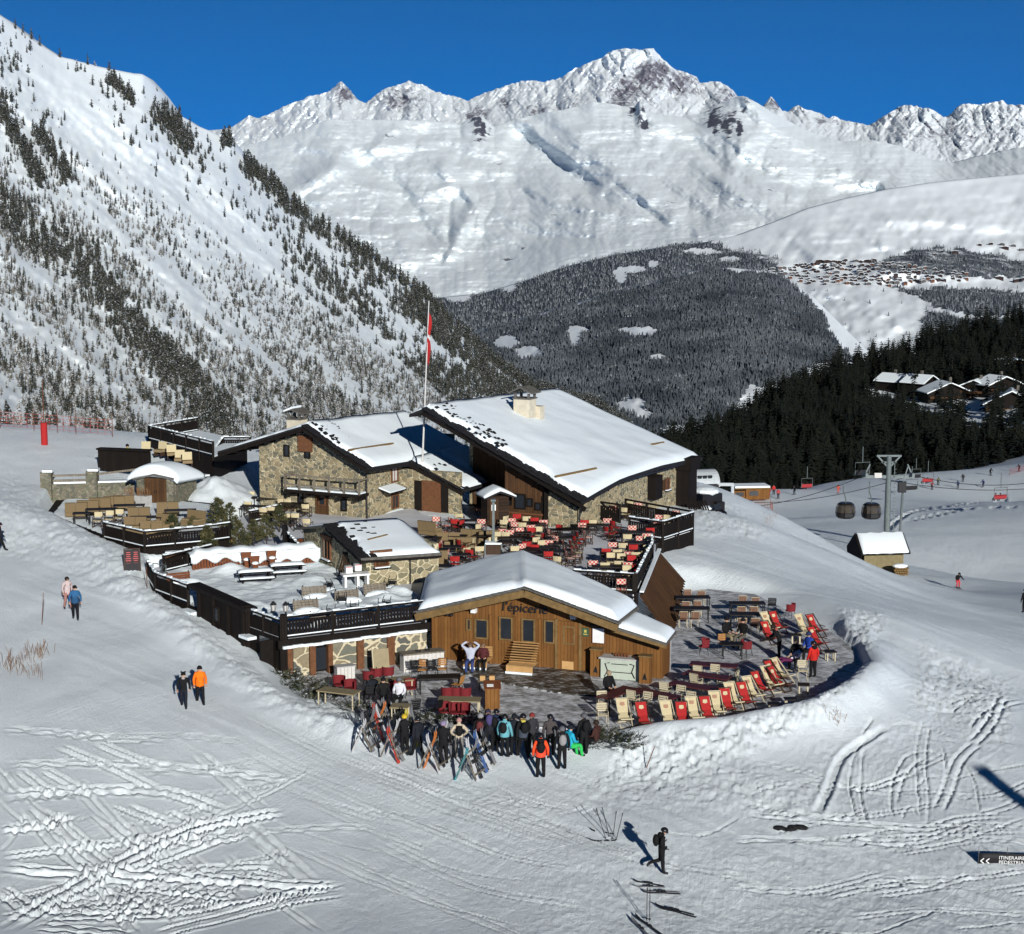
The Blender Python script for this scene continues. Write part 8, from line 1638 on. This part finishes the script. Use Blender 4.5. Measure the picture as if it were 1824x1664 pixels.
chalet('wide chalet with a snowy roof under the brown fronted one',1790,672,15,9,4,2.8,.4)
chalet('dark tall chalet with a steep snowy roof closest to the picture edge',1803,698,18,12,14,4.5,-.25)
# ---------- the village over the valley
VM=[]
plain('village_wood',(.045,.028,.026),.8,.3,.3); plain('village_ochre',(.16,.075,.045),.8,.3,.3); plain('village_grey',(.15,.14,.14),.8,.3,.3)
for k,(mt,w_,d_,h_) in enumerate((('village_wood',11,10,6),('village_wood',15,11,8),('village_ochre',13,11,8),('village_grey',20,12,9),('village_wood',30,12,11))):
    b=MB(); b.prism([(-w_/2,-d_/2,-6),(w_/2,-d_/2,-6),(w_/2,-d_/2,h_),(0,-d_/2,h_+2.6),(-w_/2,-d_/2,h_)],(0,d_,0),0)
    for r_ in range(int(h_/3)):
        b.box((0,-d_/2-.5,h_-1.2-r_*3),(w_*.9,1.0,.9),0,1)
    b.sheet([[Vector((s*(w_/2+1.2)*abs(s),y,h_+3.2-3.1*abs(s))) for s in(-1,0,1)] for y in(-d_/2-1.5,d_/2+1)],.9,2)
    o=b.build('chalet',[mt,'beam_dark','roof_snow']); VM.append(o.data); bpy.data.objects.remove(o)
rn=random.Random(21); NM=['small brown','larger brown','ochre','pale grey','long brown']; pts=[]
for k in range(2500):
    if len(pts)>=190: break
    px=rn.uniform(1345,1722); py=rn.uniform(462,512); 
    if not (py>interp([(1345,488),(1420,470),(1480,464),(1560,466),(1722,486)],px) and py<interp([(1345,500),(1400,504),(1560,512),(1640,506),(1722,500)],px)): continue
    if any(abs(px-a)<6 and abs(py-b_)<2.6 for a,b_ in pts): continue
    pts.append((px,py))
pts+=[(1745,438),(1765,436),(1785,437),(1805,439),(1790,444),(1820,446),(1780,498),(1812,502),(1824,498),(1700,452),(1665,455)]
Pv=VB(np.array([a for a,_ in pts]),np.array([b_ for _,b_ in pts]))
for (px,py),p in zip(pts,Pv):
    k=rn.choice((0,0,0,1,1,2,3)) if py>470 and px<1722 else rn.choice((1,3,4,4)); o=bpy.data.objects.new('chalet',VM[k]); COL.objects.link(o); o.location=p; o.rotation_euler=(0,0,rn.uniform(-.5,.5)); zz='village on the sunny shelf' if px<1722 else 'hamlet at the edge above the wood'
    tag(o,NM[k]+' chalet of the '+zz+' across the valley','chalet',NM[k]+' chalets of the far '+zz.split()[0])
HZ=1.6e-6
b=MB(); b.box((0,15500,350),(36000,34000,6900)); o=b.build('haze',[])
m=bpy.data.materials.new('haze'); m.use_nodes=True; nt=m.node_tree; nt.nodes.remove(nt.nodes['Principled BSDF'])
pv=nd(nt,'ShaderNodeVolumePrincipled',{'Color':(.62,.78,1,1),'Density':HZ,'Anisotropy':.0})
nt.links.new(pv.outputs[0],nt.nodes['Material Output'].inputs['Volume']); o.data.materials.clear(); o.data.materials.append(m); o['kind']='stuff'
